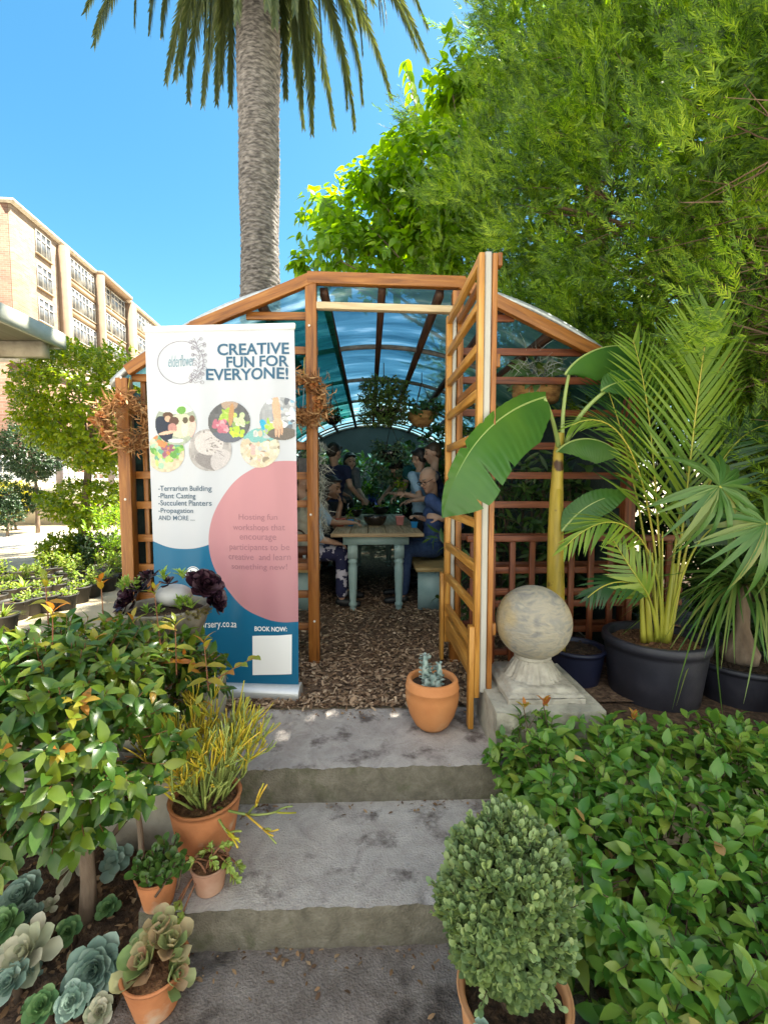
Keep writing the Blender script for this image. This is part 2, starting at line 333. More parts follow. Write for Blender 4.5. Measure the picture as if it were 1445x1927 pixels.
# ball finial
fc = U(1003, 1170, 2.13); bx, by, bz = fc; br = .178
fin = thing('ball_finial', 'weathered stone ball on a leaf carved neck and square plinth', 'stone ball', (bx, by, .213))
M['stone'] = mat('weathered cast stone', [(.11, .11, .115), (.21, .20, .185), (.32, .285, .225), (.23, .22, .20), (.34, .31, .25)], rough=.9, scale=10, detail=14, dist=.7, bump=.45, bscale=30, second=((.42, .28, .07), 2.6, .47, .16), stretch=(1, 1, 2.2))
M['stone_pale'] = mat('pale carved stone', [(.24, .22, .185), (.38, .35, .30), (.48, .45, .39)], rough=.9, scale=12, detail=9, bump=.5, bscale=50, second=((.22, .20, .17), 9, .55, .15))
b = MB(); b.ball((bx, by, bz), (br, br, br * .99), 64, 40); b.build('ball', M['stone'], fin, smooth=True)
nk0 = bz - br * .90
def flutes(a, z): return .09 * np.cos(a * 12) * (1 if z < nk0 - .213 - .012 else 0) * 1
z0, z1 = .213 + .062, nk0
b = MB(); nz_ = 16; T = np.linspace(0, 1, nz_)
prof = [(.128 - .055 * math.sin(t * math.pi / 2) ** .8 + .012 * math.sin(t * math.pi), z0 - .213 + t * (z1 - z0)) for t in T]
b.lathe([(r, z) for r, z in prof], (bx, by, .213), 96, wob=lambda a, z: (.16 * np.abs(np.cos(a * 5)) ** .6 - .07 + .03 * np.cos(a * 30)) * (1 - (z - (z0 - .213)) / (z1 - z0)) ** .5)
b.build('carved_neck', M['stone_pale'], fin, smooth=True)
b = MB(); b.lathe([(.078, 0), (.086, .004), (.088, .014), (.084, .022), (.07, .03)], (bx, by, nk0 - .016), 48); b.build('collar', M['stone_pale'], fin, smooth=True)
b = wobbly((bx - .175, by - .19, .214), (bx + .175, by + .19, .240), nx=16, amp=.003, seed=9); bb = b
b2 = MB(); zp = [(.175, .240), (.166, .249), (.152, .254), (.149, .266), (.143, .273), (.134, .2755)]
vs = []; 
for r_, z_ in zp: vs += [(bx - r_, by - r_ * 1.08, z_), (bx + r_, by - r_ * 1.08, z_), (bx + r_, by + r_ * 1.08, z_), (bx - r_, by + r_ * 1.08, z_)]
fs = [(i * 4 + k, i * 4 + (k + 1) % 4, (i + 1) * 4 + (k + 1) % 4, (i + 1) * 4 + k) for i in range(len(zp) - 1) for k in range(4)] + [(20, 21, 22, 23)]
bb.add(vs, fs); bb.build('plinth', M['stone_pale'], fin, bevel=.004)

# ================================================================ GREENHOUSE
X0 = .085; GY = 2.95; GB = 10.0; RAD = 2.45; ZC = .042
gh = thing('greenhouse', 'arched timber greenhouse with blue roof sheeting and trellis front', 'greenhouse', (X0, GY, 0))
def rz(x, dr=0): return ZC + math.sqrt(max(0, (RAD + dr) ** 2 - (x - X0) ** 2))
def bm(name, m, *beams, bev=.003, parent=None):
    b = MB()
    for q in beams: b.beam(*q)
    return b.build(name, M[m], parent or gh, bevel=bev)
XL, XR = -1.545, 1.715; XI0, XI1 = -.365, .535      # outer and inner post centres
bm('post', 'wood_orange', ((XL, GY, 0), (XL, GY, 1.86), .075, .07))
bm('post', 'wood_orange', ((XI0, GY, 0), (XI0, GY, 2.46), .07, .06))
bm('post', 'wood_orange', ((XI1 + .03, GY, 0), (XI1 + .03, GY, 2.42), .07, .06))
bm('post', 'wood_red', ((XR, GY, 0), (XR, GY, 1.80), .07, .07))
# front arch made of three straight timbers
KL, ML, EL = U(588, 524, GY - .01), U(363, 618, GY - .01), U(240, 698, GY - .01); KR, ER = U(866, 533, GY - .01), U(1178, 692, GY - .01)
bm('arch_beam', 'wood_orange', (KL - Vector((.03, 0, 0)), KR + Vector((.03, 0, 0)), .05, .072))
bm('arch_beam', 'wood_orange', (KL, ML, .046, .07)); bm('arch_beam', 'wood_orange', (ML + (KL - ML) * .01, EL, .042, .066))
bm('arch_beam', 'wood_orange', (KR, ER, .046, .075))
bm('lintel', 'wood_pale', ((XI0 + .036, GY - .02, 2.315), (XI1 - .005, GY - .02, 2.30), .045, .042))
RUNGS = [2.27, 2.06, 1.875, 1.665, 1.45, 1.255, 1.06, .845, .65, .46, .25]
def slope_x(z): return (2.46 - z) / .46      # how far the sloping timber has come out at height z
b = MB(); bb = MB()
for z in RUNGS:
    b.beam((max(XL + .03, -.40 - slope_x(z) + .03), GY + .04, z), (XI0 + .036, GY + .04, z + rng.normal(0, .004)), .022, .048)
    bb.beam((XI1, GY + .04, z), (min(XR + .03, .58 + slope_x(z) - .05), GY + .04, z + rng.normal(0, .004)), .022, .045)
b.build('trellis_panel', M['wood_orange'], gh, bevel=.002); bb.build('trellis_panel', M['wood_red'], gh, bevel=.002)
bm('stud', 'wood_orange', ((XL + .09, GY + .065, 0), (XL + .09, GY + .065, 1.86), .03, .03))
# screws / white plastic caps on the posts
for x, z in ((XI0 - .01, 2.19), (XI0 + .005, .30), (XI0 - .012, 1.0), (XI1 + .03, 2.17), (XL, 1.86), (XL, 1.1)): b = MB(); b.ball((x, GY - .034, z), (.008, .006, .008), 10, 6); b.build('screw_cap', M['white'], gh, smooth=True)
# purlins and ribs
for dx in (-1.45, -1.12, -.77, -.375, 0, .375, .77, 1.12, 1.45):
    z = rz(X0 + dx) - .03
    bm('purlin', 'wood_dark', ((X0 + dx, GY + .05, z), (X0 + dx, GB, z), .05, .05), bev=0)
M['rib'] = mat('weathered roof ribs', [(.10, .08, .07), (.25, .22, .2)], rough=.7, scale=12)
def arch(y0, y1, dr0, dr1, a0=-1.63, a1=1.63, n=40):
    b = MB(); xs = np.linspace(X0 + a0, X0 + a1, n); vs = []
    for y in (y0, y1):
        for d in (dr0, dr1): vs += [(x, y, rz(x, d)) for x in xs]
    f = []
    for i in range(n - 1): f += [(i, i + 1, n + i + 1, n + i), (2 * n + i, 3 * n + i, 3 * n + i + 1, 2 * n + i + 1), (i, 2 * n + i, 2 * n + i + 1, i + 1), (n + i, n + i + 1, 3 * n + i + 1, 3 * n + i)]
    f += [(0, n, 3 * n, 2 * n), (n - 1, 3 * n - 1, 4 * n - 1, 2 * n - 1)]
    return b.add(vs, f)
for y in (4.26, 5.57, 6.95, 8.35, 9.95): arch(y - .012, y + .012, -.05, -.012).build('rib', M['rib'], gh)
for y in (9.2, 9.6): arch(y - .01, y + .01, -.04, -.012).build('rib', M['wood_dark'], gh)
# roof sheet: thin blue tinted corrugated sheeting
def roofmat():
    m = bpy.data.materials.new('blue translucent roof sheet'); m.use_nodes = True; t = m.node_tree; nd, ln = t.nodes, t.links; out = nd['Material Output']; pb = nd['Principled BSDF']
    tc = nd.new('ShaderNodeTexCoord'); mp = nd.new('ShaderNodeMapping'); mp.inputs['Scale'].default_value = (.9, 3.2, 1); ln.new(tc.outputs['Object'], mp.inputs[0])
    n1 = nd.new('ShaderNodeTexNoise'); n1.inputs['Scale'].default_value = 1.5; n1.inputs['Detail'].default_value = 9; n1.inputs['Distortion'].default_value = .5; ln.new(mp.outputs[0], n1.inputs['Vector'])
    cr = nd.new('ShaderNodeValToRGB'); ln.new(n1.outputs[0], cr.inputs[0]); e = cr.color_ramp.elements
    e[0].position = .36; e[0].color = (.07, .19, .25, 1); e[1].position = .56; e[1].color = (.22, .42, .50, 1); q = e.new(.65); q.color = (.62, .74, .78, 1)  # pale blotches: bright sky through leaf gaps, put into the sheet colour
    tr = nd.new('ShaderNodeBsdfTranslucent'); tp = nd.new('ShaderNodeBsdfTransparent'); ln.new(cr.outputs[0], tr.inputs[0]); ln.new(cr.outputs[0], tp.inputs[0])
    ln.new(cr.outputs[0], pb.inputs['Base Color']); pb.inputs['Roughness'].default_value = .2
    m1 = nd.new('ShaderNodeMixShader'); m1.inputs[0].default_value = .62; ln.new(tr.outputs[0], m1.inputs[1]); ln.new(tp.outputs[0], m1.inputs[2])
    m2 = nd.new('ShaderNodeMixShader'); m2.inputs[0].default_value = .15; ln.new(m1.outputs[0], m2.inputs[1]); ln.new(pb.outputs[0], m2.inputs[2])
    ln.new(m2.outputs[0], out.inputs[0]); return m
M['roof'] = roofmat()
b = MB(); ns = 90; nl = 2; xs = np.linspace(X0 - 1.66, X0 + 1.66, ns); yy = (GY + .02, GB + .1)
b.add([(x, y, rz(x, .012) ) for y in yy for x in xs], [(i, i + 1, ns + i + 1, ns + i) for i in range(ns - 1)])
b.build('roof_sheet', M['roof'], gh, smooth=True)
# metal edge strips at the front of the roof sheet
arch(GY - .030, GY + .015, .002, .03, .55, 1.70).build('edge_strip', M['metal'], gh)
arch(GY - .030, GY + .015, .002, .03, -1.70, -.55).build('edge_strip', M['metal'], gh)
# green shade net slung under the left half of the roof
M['net'] = mat('green shade net', [(.0, .10, .075), (.0, .22, .16)], rough=.8, scale=5, detail=8, stretch=(1, 4, 1), alpha=.72, trans=.6, tcol=(.35, .9, .8))
b = MB(); na, nb = 26, 30; A = np.linspace(-1.58, -.34, na); B = np.linspace(GY + .12, 8.2, nb)
b.add([(X0 + a - .06 * ((y - GY) / 5), y, rz(X0 + a, -.085 - .05 * math.sin(3 * y) ** 2 * math.sin((a + 1.58) * 2.5) ** 2)) for y in B for a in A], [(j * na + i, j * na + i + 1, (j + 1) * na + i + 1, (j + 1) * na + i) for j in range(nb - 1) for i in range(na - 1)])
b.build('shade_net', M['net'], gh, smooth=True)
# walls
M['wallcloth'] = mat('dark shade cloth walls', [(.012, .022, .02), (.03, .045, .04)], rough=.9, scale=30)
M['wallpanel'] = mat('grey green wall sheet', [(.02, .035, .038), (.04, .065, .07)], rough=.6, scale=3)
b = MB()
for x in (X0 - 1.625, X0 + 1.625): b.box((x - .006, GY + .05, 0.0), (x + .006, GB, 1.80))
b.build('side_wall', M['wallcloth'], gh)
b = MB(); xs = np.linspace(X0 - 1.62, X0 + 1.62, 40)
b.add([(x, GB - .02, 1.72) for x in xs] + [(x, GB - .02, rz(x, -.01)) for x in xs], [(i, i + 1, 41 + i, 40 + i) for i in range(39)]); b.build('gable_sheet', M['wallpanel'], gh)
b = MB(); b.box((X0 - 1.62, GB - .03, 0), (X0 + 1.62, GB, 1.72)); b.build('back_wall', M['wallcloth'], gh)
b = MB(); b.box((X0 - 1.635, GY + .15, 0.0), (X0 - 1.632, GY + 2.6, 1.35)); b.build('side_net', mat('bright green net', [(.0, .16, .08), (.02, .3, .16)], rough=.8, scale=60, alpha=.8, trans=.4), gh)
# ---- door: swung open towards the viewer, seen almost edge on
HX, HY = .503, GY - .03; FX, FY = .512, 2.10; DZ = 2.245
def dp(t, z, off=0): return (HX + (FX - HX) * t + off, HY + (FY - HY) * t, z)
b = MB()
for off, m in ((0, 0),):
    b.beam(dp(.03, .17, off), dp(.03, DZ, off), .05, .036, (1, 0, 0)); b.beam(dp(.975, .17, off), dp(.975, DZ, off), .05, .026, (1, 0, 0))
    for i, z in enumerate([DZ - .03, 2.02, 1.83, 1.62, 1.42, 1.21, 1.01, .80, .60, .40]): b.beam(dp(.05, z, off), dp(.965, z, off), .03, .042)
    b.beam(dp(.05, .285, off), dp(.965, .285, off), .026, .115)
door = b.build('door', M['wood_yellow'], gh, bevel=.003)
b = MB(); o2 = .062
b.beam(dp(.03, .17, o2), dp(.03, DZ, o2), .05, .024, (1, 0, 0)); b.beam(dp(.97, .17, o2), dp(.97, DZ, o2), .05, .024, (1, 0, 0))
for z in (DZ - .03, 1.72, 1.21, .70): b.beam(dp(.05, z, o2), dp(.965, z, o2), .024, .042)
b.build('outer_frame', M['wood_orange'], door, bevel=.003)
b = MB(); b.beam(dp(.965, .19, .032), dp(.965, DZ + .01, .032), .05, .034, (1, 0, 0)); b.beam(dp(.035, .19, .032), dp(.035, DZ, .032), .04, .025, (1, 0, 0)); b.build('weather_strip', mat('weathered white strip', [(.36, .34, .30), (.52, .50, .46)], rough=.7, scale=6, stretch=(1, 1, .4)), door, bevel=.008)
b = MB(); b.beam(dp(.985, .02, -.027), dp(.985, .52, -.027), .05, .024, (1, 0, 0)); b.build('foot_batten', M['wood_yellow'], door, bevel=.002)
b = MB(); b.beam(dp(.02, .05, -.032), dp(.02, .62, -.032), .06, .022, (1, 0, 0)); b.build('foot_batten', M['wood_yellow'], door, bevel=.002)
for z0_, z1_, o3 in ((DZ - .05, DZ + .01, .026), (.47, .53, .022), (1.74, 1.80, .022)): b = MB(); b.beam(dp(.96, z0_, o2 + o3), dp(.96, z1_, o2 + o3), .04, .022, (1, 0, 0)); b.build('latch_block', M['wood_orange'], door, bevel=.004)
# ---- lattice fence in front of the right trellis
lf = thing('lattice_fence', 'dark red wooden lattice fence panel behind the potted palms', 'fence', (1.2, GY - .1, 0))
b = MB(); y = GY - .10; x0, x1 = .66, 2.02
for x in np.arange(x0, x1 + .01, .128): b.beam((x, y, .03), (x, y, .83), .036, .02, (0, 1, 0))
b.build('upright', M['wood_red'], lf, bevel=.002)
b = MB()
for z in (.10, .25, .42, .50, .64): b.beam((x0 - .03, y + .021, z), (x1 + .03, y + .021, z), .018, .042)
b.build('slat', M['wood_red'], lf, bevel=.002)
bm('top_rail', 'wood_red', ((x0 - .04, y, .85), (x1 + .04, y, .85), .045, .04), parent=lf)

# ---- dry leaves and grit blown into the corners of the steps
lf_ = MB(); P = []
for y0, z0, n in ((1.835, -.143, 60), (1.358, -.279, 80), (2.30, .012, 60)): P.append(np.stack([rng.uniform(-.6, .5, n), y0 - np.abs(rng.normal(0, .05, n)), np.full(n, z0)], 1))
P.append(np.stack([rng.uniform(-.6, .5, 40), rng.uniform(.8, 1.3, 40), np.full(40, -.279)], 1)); P = np.concatenate(P); n = len(P); an = rng.uniform(0, 6.28, n)
lf_.leaves(P, np.stack([np.cos(an), np.sin(an), rng.normal(0, .15, n)], 1), V(0, 0, 1) + rng.normal(0, .3, (n, 3)), rng.uniform(.006, .03, n), rng.uniform(.002, .007, n), ac=2)
tag(lf_.build('step_litter', MATS['dead leaf litter']), 'scattered dry leaf bits and grit in the corners of the concrete steps', 'leaf litter', kind='stuff')
# ================================================================ ROLL-UP BANNER
PL = U(279, 800, 2.535); PR = U(556, 800, 2.455); dxy = Vector((PR.x - PL.x, PR.y - PL.y)); BW = dxy.length; brz = math.atan2(dxy.y, dxy.x)
BH = 2.03; BZ0 = .055
ban = thing('rollup_banner', 'tall white teal and pink roll up banner beside the entrance', 'banner', (PL.x, PL.y, .012), rz=brz)
bd = Vector((math.cos(brz), math.sin(brz), 0)); bn = Vector((math.sin(brz), -math.cos(brz), 0))
def BP(px, py):
    d = MW @ Vector(((px - 722.5) / F, (963.5 - py) / F, -1)); o = Vector((PL.x, PL.y, .012))
    t = (o - CAM).dot(bn) / d.dot(bn); p = CAM + d * t - o; return p.dot(bd), p.z
def wave(u, z): 
    k = np.clip((z - .05) / .5, 0, 1) * np.clip((2.0 - z) / .25, .15, 1)
    return (.010 * np.sin(u * 17 + .6 * np.sin(z * 2.3)) + .0065 * np.sin(u * 31 + 1 + z * .8)) * k
def bannermat():
    m = bpy.data.materials.new('printed banner fabric'); m.use_nodes = True; t = m.node_tree; nd, ln = t.nodes, t.links; pb = nd['Principled BSDF']
    tc = nd.new('ShaderNodeTexCoord'); sp = nd.new('ShaderNodeSeparateXYZ'); ln.new(tc.outputs['Object'], sp.inputs[0])
    def mth(op, a, b=None, c=None):
        n = nd.new('ShaderNodeMath'); n.operation = op
        for i, q in enumerate((a, b, c)):
            if q is None: continue
            if isinstance(q, (int, float)): n.inputs[i].default_value = q
            else: ln.new(q, n.inputs[i])
        return n.outputs[0]
    def circ(c, r):
        a = mth('SUBTRACT', sp.outputs[0], c[0]); b = mth('SUBTRACT', sp.outputs[2], c[1])
        return mth('LESS_THAN', mth('ADD', mth('MULTIPLY', a, a), mth('MULTIPLY', b, b)), r * r)
    def mix(f, a, b):
        n = nd.new('ShaderNodeMix'); n.data_type = 'RGBA'; ln.new(f, n.inputs[0])
        for i, q in ((6, a), (7, b)):
            if isinstance(q, tuple): n.inputs[i].default_value = (*q, 1)
            else: ln.new(q, n.inputs[i])
        return n.outputs[2]
    wc = BP(342, 888); wr = wc[1] - BP(342, 1033)[1]; pc = BP(543, 1021); pr = pc[0] - BP(394, 1021)[0]
    teal = mth('MULTIPLY', mth('LESS_THAN', sp.outputs[2], BP(342, 960)[1]), mth('SUBTRACT', 1.0, circ(wc, wr)))
    c = mix(teal, (.565, .59, .66), (.008, .15, .30))
    c = mix(circ(pc, pr), c, (.53, .25, .29)); ln.new(c, pb.inputs['Base Color'])
    pb.inputs['Roughness'].default_value = .42; pb.inputs['Specular IOR Level'].default_value = .35
    nz = nd.new('ShaderNodeTexNoise'); nz.inputs['Scale'].default_value = 400; bp = nd.new('ShaderNodeBump'); bp.inputs['Strength'].default_value = .06; ln.new(tc.outputs['Object'], nz.inputs[0]); ln.new(nz.outputs[0], bp.inputs['Height']); ln.new(bp.outputs[0], pb.inputs['Normal'])
    tr = nd.new('ShaderNodeBsdfTranslucent'); ln.new(c, tr.inputs[0]); ms = nd.new('ShaderNodeMixShader'); ms.inputs[0].default_value = .18; ln.new(pb.outputs[0], ms.inputs[1]); ln.new(tr.outputs[0], ms.inputs[2]); ln.new(ms.outputs[0], nd['Material Output'].inputs[0])
    return m
b = MB(); nu, nv = 90, 120; A, B = np.meshgrid(np.linspace(0, BW, nu), np.linspace(BZ0, BH - .02, nv))
b.add(np.stack([A, wave(A, B), B], 2).reshape(-1, 3), [(j * nu + i, j * nu + i + 1, (j + 1) * nu + i + 1, (j + 1) * nu + i) for j in range(nv - 1) for i in range(nu - 1)])
b.build('printed_panel', bannermat(), ban, smooth=True, local=True)
b = MB(); b.beam((-.006, .002, BH - .012), (BW + .006, .002, BH - .012), .02, .032); b.build('top_rail', M['white'], ban, local=True, bevel=.006)
M['alu'] = mat('satin aluminium', [(.55, .57, .6), (.62, .64, .66)], rough=.35, metal=.5, scale=20)
b = MB(); nu = 2; pr = [(-.052, 0), (-.056, .012), (-.052, .045), (-.020, .072), (.03, .078), (.05, .05), (.052, 0)]
k = len(pr); b.add([(x, y, z) for x in (-.01, BW + .012) for y, z in pr], [(i, i + 1, k + i + 1, k + i) for i in range(k - 1)] + [tuple(range(k))[::-1], tuple(range(k, 2 * k))]); b.build('base_cassette', M['alu'], ban, local=True, bevel=.003)
b = MB(); b.beam((.0, .0, .002), (BW, .0, .002), .13, .012); b.build('base_foot', M['black_pot'], ban, local=True)
b = MB(); b.tube([(BW / 2, .03, .05), (BW / 2, .03, BH - .02)], .009, 8); b.build('support_pole', M['alu'], ban, local=True)
# ---- lettering
def ink(n, c, rough=.5): return mat(n, [c, c], rough=rough)
INK = ink('navy print ink', (.022, .09, .17)); INKG = ink('grey print ink', (.07, .12, .18)); INKP = ink('rose grey print ink', (.33, .15, .19)); INKW = ink('white print ink', (.85, .86, .88)); INKL = ink('light grey line ink', (.22, .20, .25)); INKLT = ink('pale teal script ink', (.08, .24, .32))
def lettering(body, x0, x1, yt, yb, ink_m, bold=0, lift=.0022, shear=0, parent=ban, space=1.0):
    cu = bpy.data.curves.new('lettering', 'FONT'); cu.body = body; cu.size = 1; cu.offset = bold; cu.resolution_u = 4; cu.shear = shear; cu.space_character = space
    o = bpy.data.objects.new('lettering_tmp', cu); COL.objects.link(o); dg = bpy.context.evaluated_depsgraph_get()
    me = bpy.data.meshes.new_from_object(o.evaluated_get(dg)); bpy.data.objects.remove(o); bpy.data.curves.remove(cu)
    co = np.zeros(len(me.vertices) * 3); me.vertices.foreach_get('co', co); co = co.reshape(-1, 3)
    lo, hi = co.min(0), co.max(0); (u0, zt), (u1, _), (_, zb) = BP(x0, yt), BP(x1, yt), BP(x0, yb); zt2 = BP(x1, yt)[1]
    fu = (co[:, 0] - lo[0]) / (hi[0] - lo[0]); u = u0 + fu * (u1 - u0); z = zb + (co[:, 1] - lo[1]) / (hi[1] - lo[1]) * (zt - zb)
    co = np.stack([u, wave(u, z) - lift, z], 1); me.vertices.foreach_set('co', co.ravel()); me.update(); me.materials.clear(); me.materials.append(ink_m); me.name = 'lettering'
    ob = bpy.data.objects.new('lettering', me); COL.objects.link(ob); ob.parent = parent; return ob
lettering('CREATIVE', 409, 544, 647, 669, INK, .022)
lettering('FUN FOR', 426, 543, 671, 692, INK, .022)
lettering('EVERYONE!', 389, 542, 694, 716, INK, .022)
lettering('-Terrarium Building', 297, 399, 914, 927, INKG, .012)
lettering('-Plant Casting', 297, 371, 928, 941, INKG, .012)
lettering('-Succulent Planters', 297, 399, 941, 951.5, INKG, .012)
lettering('-Propagation', 297, 366, 956, 968, INKG, .012)
lettering('AND MORE ....', 297, 369, 970, 979, INKG, .008)
for tx, a, c, y0, y1 in (('Hosting fun', 450, 523, 967, 981), ('workshops that', 438, 536, 986, 1001), ('encourage', 452, 521, 1007, 1019), ('participants to be', 431, 544, 1023, 1038), ('creative  and learn', 429, 546, 1041, 1053), ('something new!', 435, 540, 1060, 1074)):
    lettering(tx, a, c, y0, y1, INKP, .0)
lettering('BOOK NOW:', 480, 540, 1178, 1187, INKW, .022)
lettering('nursery.co.za', 375, 445, 1171, 1184, INKW, .004)
# printed shapes
def flat(name, pts, m, lift, parent=ban):
    b = MB(); P = np.array([BP(*p) for p in pts]); b.add(np.stack([P[:, 0], wave(P[:, 0], P[:, 1]) - lift, P[:, 1]], 1), np.arange(len(P))[None]); return b.build(name, m, parent, local=True)
def ring(name, cx, cy, rx, ry, wpx, m, lift=.0022, n=72):
    an = np.linspace(0, 2 * np.pi, n, endpoint=False); P = np.array([BP(cx + (rx + s) * math.cos(a), cy + (ry + s) * math.sin(a)) for s in (-wpx / 2, wpx / 2) for a in an]); k = np.arange(n)
    b = MB(); b.add(np.stack([P[:, 0], wave(P[:, 0], P[:, 1]) - lift, P[:, 1]], 1), [np.stack([k, (k + 1) % n, n + (k + 1) % n, n + k], 1)]); return b.build(name, m, ban, local=True)
def strokes(name, lines, wpx, m, lift=.0022):
    b = MB()
    for L in lines:
        L = np.array(L, float); T = nrm(np.gradient(L, axis=0)); Nn = np.stack([-T[:, 1], T[:, 0]], 1) * wpx / 2
        P = np.array([BP(*p) for p in np.concatenate([L + Nn, L - Nn])]); n = len(L); k = np.arange(n - 1)
        b.add(np.stack([P[:, 0], wave(P[:, 0], P[:, 1]) - lift, P[:, 1]], 1), [np.stack([k, k + 1, n + k + 1, n + k], 1)])
    return b.build(name, m, ban, local=True)
lg = ring('logo_ring', 341, 682, 43.5, 40, 1.0, INKL)
ls = []; rr = np.random.default_rng(5)
for a0 in np.linspace(-1.05, 1.15, 13):      # flowering sprig on the right of the ring
    bx_, by_ = 372 + 6 * math.cos(a0 * 1.3) - 2, 684 + 42 * math.sin(a0)
    for s in (-1, 1):
        dx, dy = (9 + rr.uniform(-3, 4)) * s, -5 + rr.uniform(-5, 3); ls.append([(bx_, by_), (bx_ + dx * .5, by_ + dy * .8 - 1), (bx_ + dx, by_ + dy)])
        cx_, cy_ = bx_ + dx, by_ + dy; q = np.linspace(0, 2 * np.pi, 9); rad_ = 2.2 + rr.uniform(0, 1.4)
        ls.append([(cx_ + rad_ * math.cos(t) * (1 + .3 * math.sin(3 * t)), cy_ + rad_ * math.sin(t)) for t in q])
ls.append([(360, 722), (371, 709), (377, 690), (377, 668), (372, 650), (366, 636)])
strokes('logo_sprig', ls, .8, INKL)
lettering('elderflower', 316, 368, 668, 690, INKLT, -.012, shear=.35)
ring('phone_ring', 365.5, 1081, 14.8, 15, 1.2, INKW)
b = MB(); an = np.linspace(0, 2 * np.pi, 32, endpoint=False)
flat('phone_badge', [(365.5 + 13 * math.cos(a), 1081 + 13 * math.sin(a)) for a in an], INKW, .0026)
strokes('phone_icon', [[(361, 1072), (360, 1077), (363, 1083), (369, 1088), (372, 1087)]], 2.4, INKG, .0032)
b = MB(); A, B = np.meshgrid(np.linspace(0, 1, 24), np.linspace(0, 1, 24)); P = np.array([BP(476 + 73 * a, 1270 - 74 * q - 1.5 * a) for a, q in zip(A.ravel(), B.ravel())])
b.add(np.stack([P[:, 0], wave(P[:, 0], P[:, 1]) - .0022, P[:, 1]], 1), [(j * 24 + i, j * 24 + i + 1, (j + 1) * 24 + i + 1, (j + 1) * 24 + i) for j in range(23) for i in range(23)]); b.build('white_patch', INKW, ban, local=True)
# six round printed photographs
def photo(cx, cy, rp, base, ops, lift, seed, clip=None):
    n = 84; rr = np.random.default_rng(seed); ys, xs = np.mgrid[-1:1:n * 1j, -1:1:n * 1j]; img = np.ones((n, n, 3)) * np.array(base)
    low = rr.normal(0, 1, (14, 14)); ii = (np.linspace(0, 13, n)).astype(int); img *= 1 + .12 * low[np.ix_(ii, ii)][..., None]
    for op in ops:
        ex, ey, rx, ry, c, *ro = op; th = ro[0] if ro else 0; dx, dy = xs - ex, ys - ey; a = dx * math.cos(th) + dy * math.sin(th); q = -dx * math.sin(th) + dy * math.cos(th)
        mk = (a / rx) ** 2 + (q / ry) ** 2 < 1; img[mk] = np.array(c) * (1 + rr.normal(0, .10, (mk.sum(), 1)))
    img = np.clip(img * (1 + rr.normal(0, .05, (n, n, 1))), .005, .9)
    keep = (xs ** 2 + ys ** 2 < 1)
    P = np.array([BP(cx + rp * x, cy + rp * y) for x, y in zip(xs.ravel(), ys.ravel())])
    if clip: keep &= (P[:, 0].reshape(n, n) < BW - .003) & (P[:, 0].reshape(n, n) > .003)
    # pull rim vertices onto the exact circle
    r_ = np.sqrt(xs ** 2 + ys ** 2); f = [(j * n + i, j * n + i + 1, (j + 1) * n + i + 1, (j + 1) * n + i) for j in range(n - 1) for i in range(n - 1) if keep[j, i] and keep[j, i + 1] and keep[j + 1, i] and keep[j + 1, i + 1]]
    b = MB(); b.add(np.stack([P[:, 0], wave(P[:, 0], P[:, 1]) - lift, P[:, 1]], 1), f); o = b.build('printed_photo', MPH, ban, local=True)
    at = o.data.color_attributes.new('print', 'FLOAT_COLOR', 'POINT'); at.data.foreach_set('color', np.concatenate([img.reshape(-1, 3), np.ones((n * n, 1))], 1).ravel().astype(np.float32))
MPH = bpy.data.materials.new('printed photograph'); MPH.use_nodes = True; _a = MPH.node_tree.nodes.new('ShaderNodeVertexColor'); _a.layer_name = 'print'
MPH.node_tree.links.new(_a.outputs[0], MPH.node_tree.nodes['Principled BSDF'].inputs['Base Color']); MPH.node_tree.nodes['Principled BSDF'].inputs['Roughness'].default_value = .45
rr = np.random.default_rng(3)
def blobs(n, cx, cy, sp, r, cols): return [(cx + rr.normal(0, sp), cy + rr.normal(0, sp), r * rr.uniform(.5, 1.3), r * rr.uniform(.35, 1), cols[rr.integers(len(cols))], rr.uniform(0, 3)) for _ in range(n)]
G = [(.10, .28, .06), (.22, .42, .10), (.30, .48, .36), (.12, .30, .22), (.42, .55, .18)]
photo(311, 852, 37, (.55, .46, .34), blobs(60, 0, -.12, .36, .17, G) + blobs(22, .05, -.1, .13, .14, [(.25, .09, .14), (.38, .16, .22)]) + blobs(14, -.2, -.5, .2, .12, [(.5, .2, .08)]), .0026, 1, True)
photo(396.5, 847, 40, (.34, .32, .33), [(.0, .55, .7, .35, (.22, .20, .21), .4), (-.05, -.32, .62, .56, (.50, .46, .47)), (.5, .5, .48, .55, (.44, .41, .43), .3)] + [(-.1 + .5 * t, -.5 + .6 * t, .015, .16, (.2, .18, .19), 1 + t) for t in (0, .3, .6, .9, 1.2)] + blobs(16, .15, -.25, .18, .05, [(.22, .2, .2)]), .0026, 2, True)
photo(490, 843, 38, (.52, .47, .38), [(0, -.75, 1, .5, (.16, .38, .38))] + blobs(30, 0, -.1, .42, .16, [(.68, .63, .5), (.4, .42, .45), (.5, .4, .3), (.25, .2, .15)]) + blobs(26, -.1, .55, .32, .15, [(.66, .34, .33), (.72, .5, .45), (.5, .42, .3)]), .0026, 3, True)
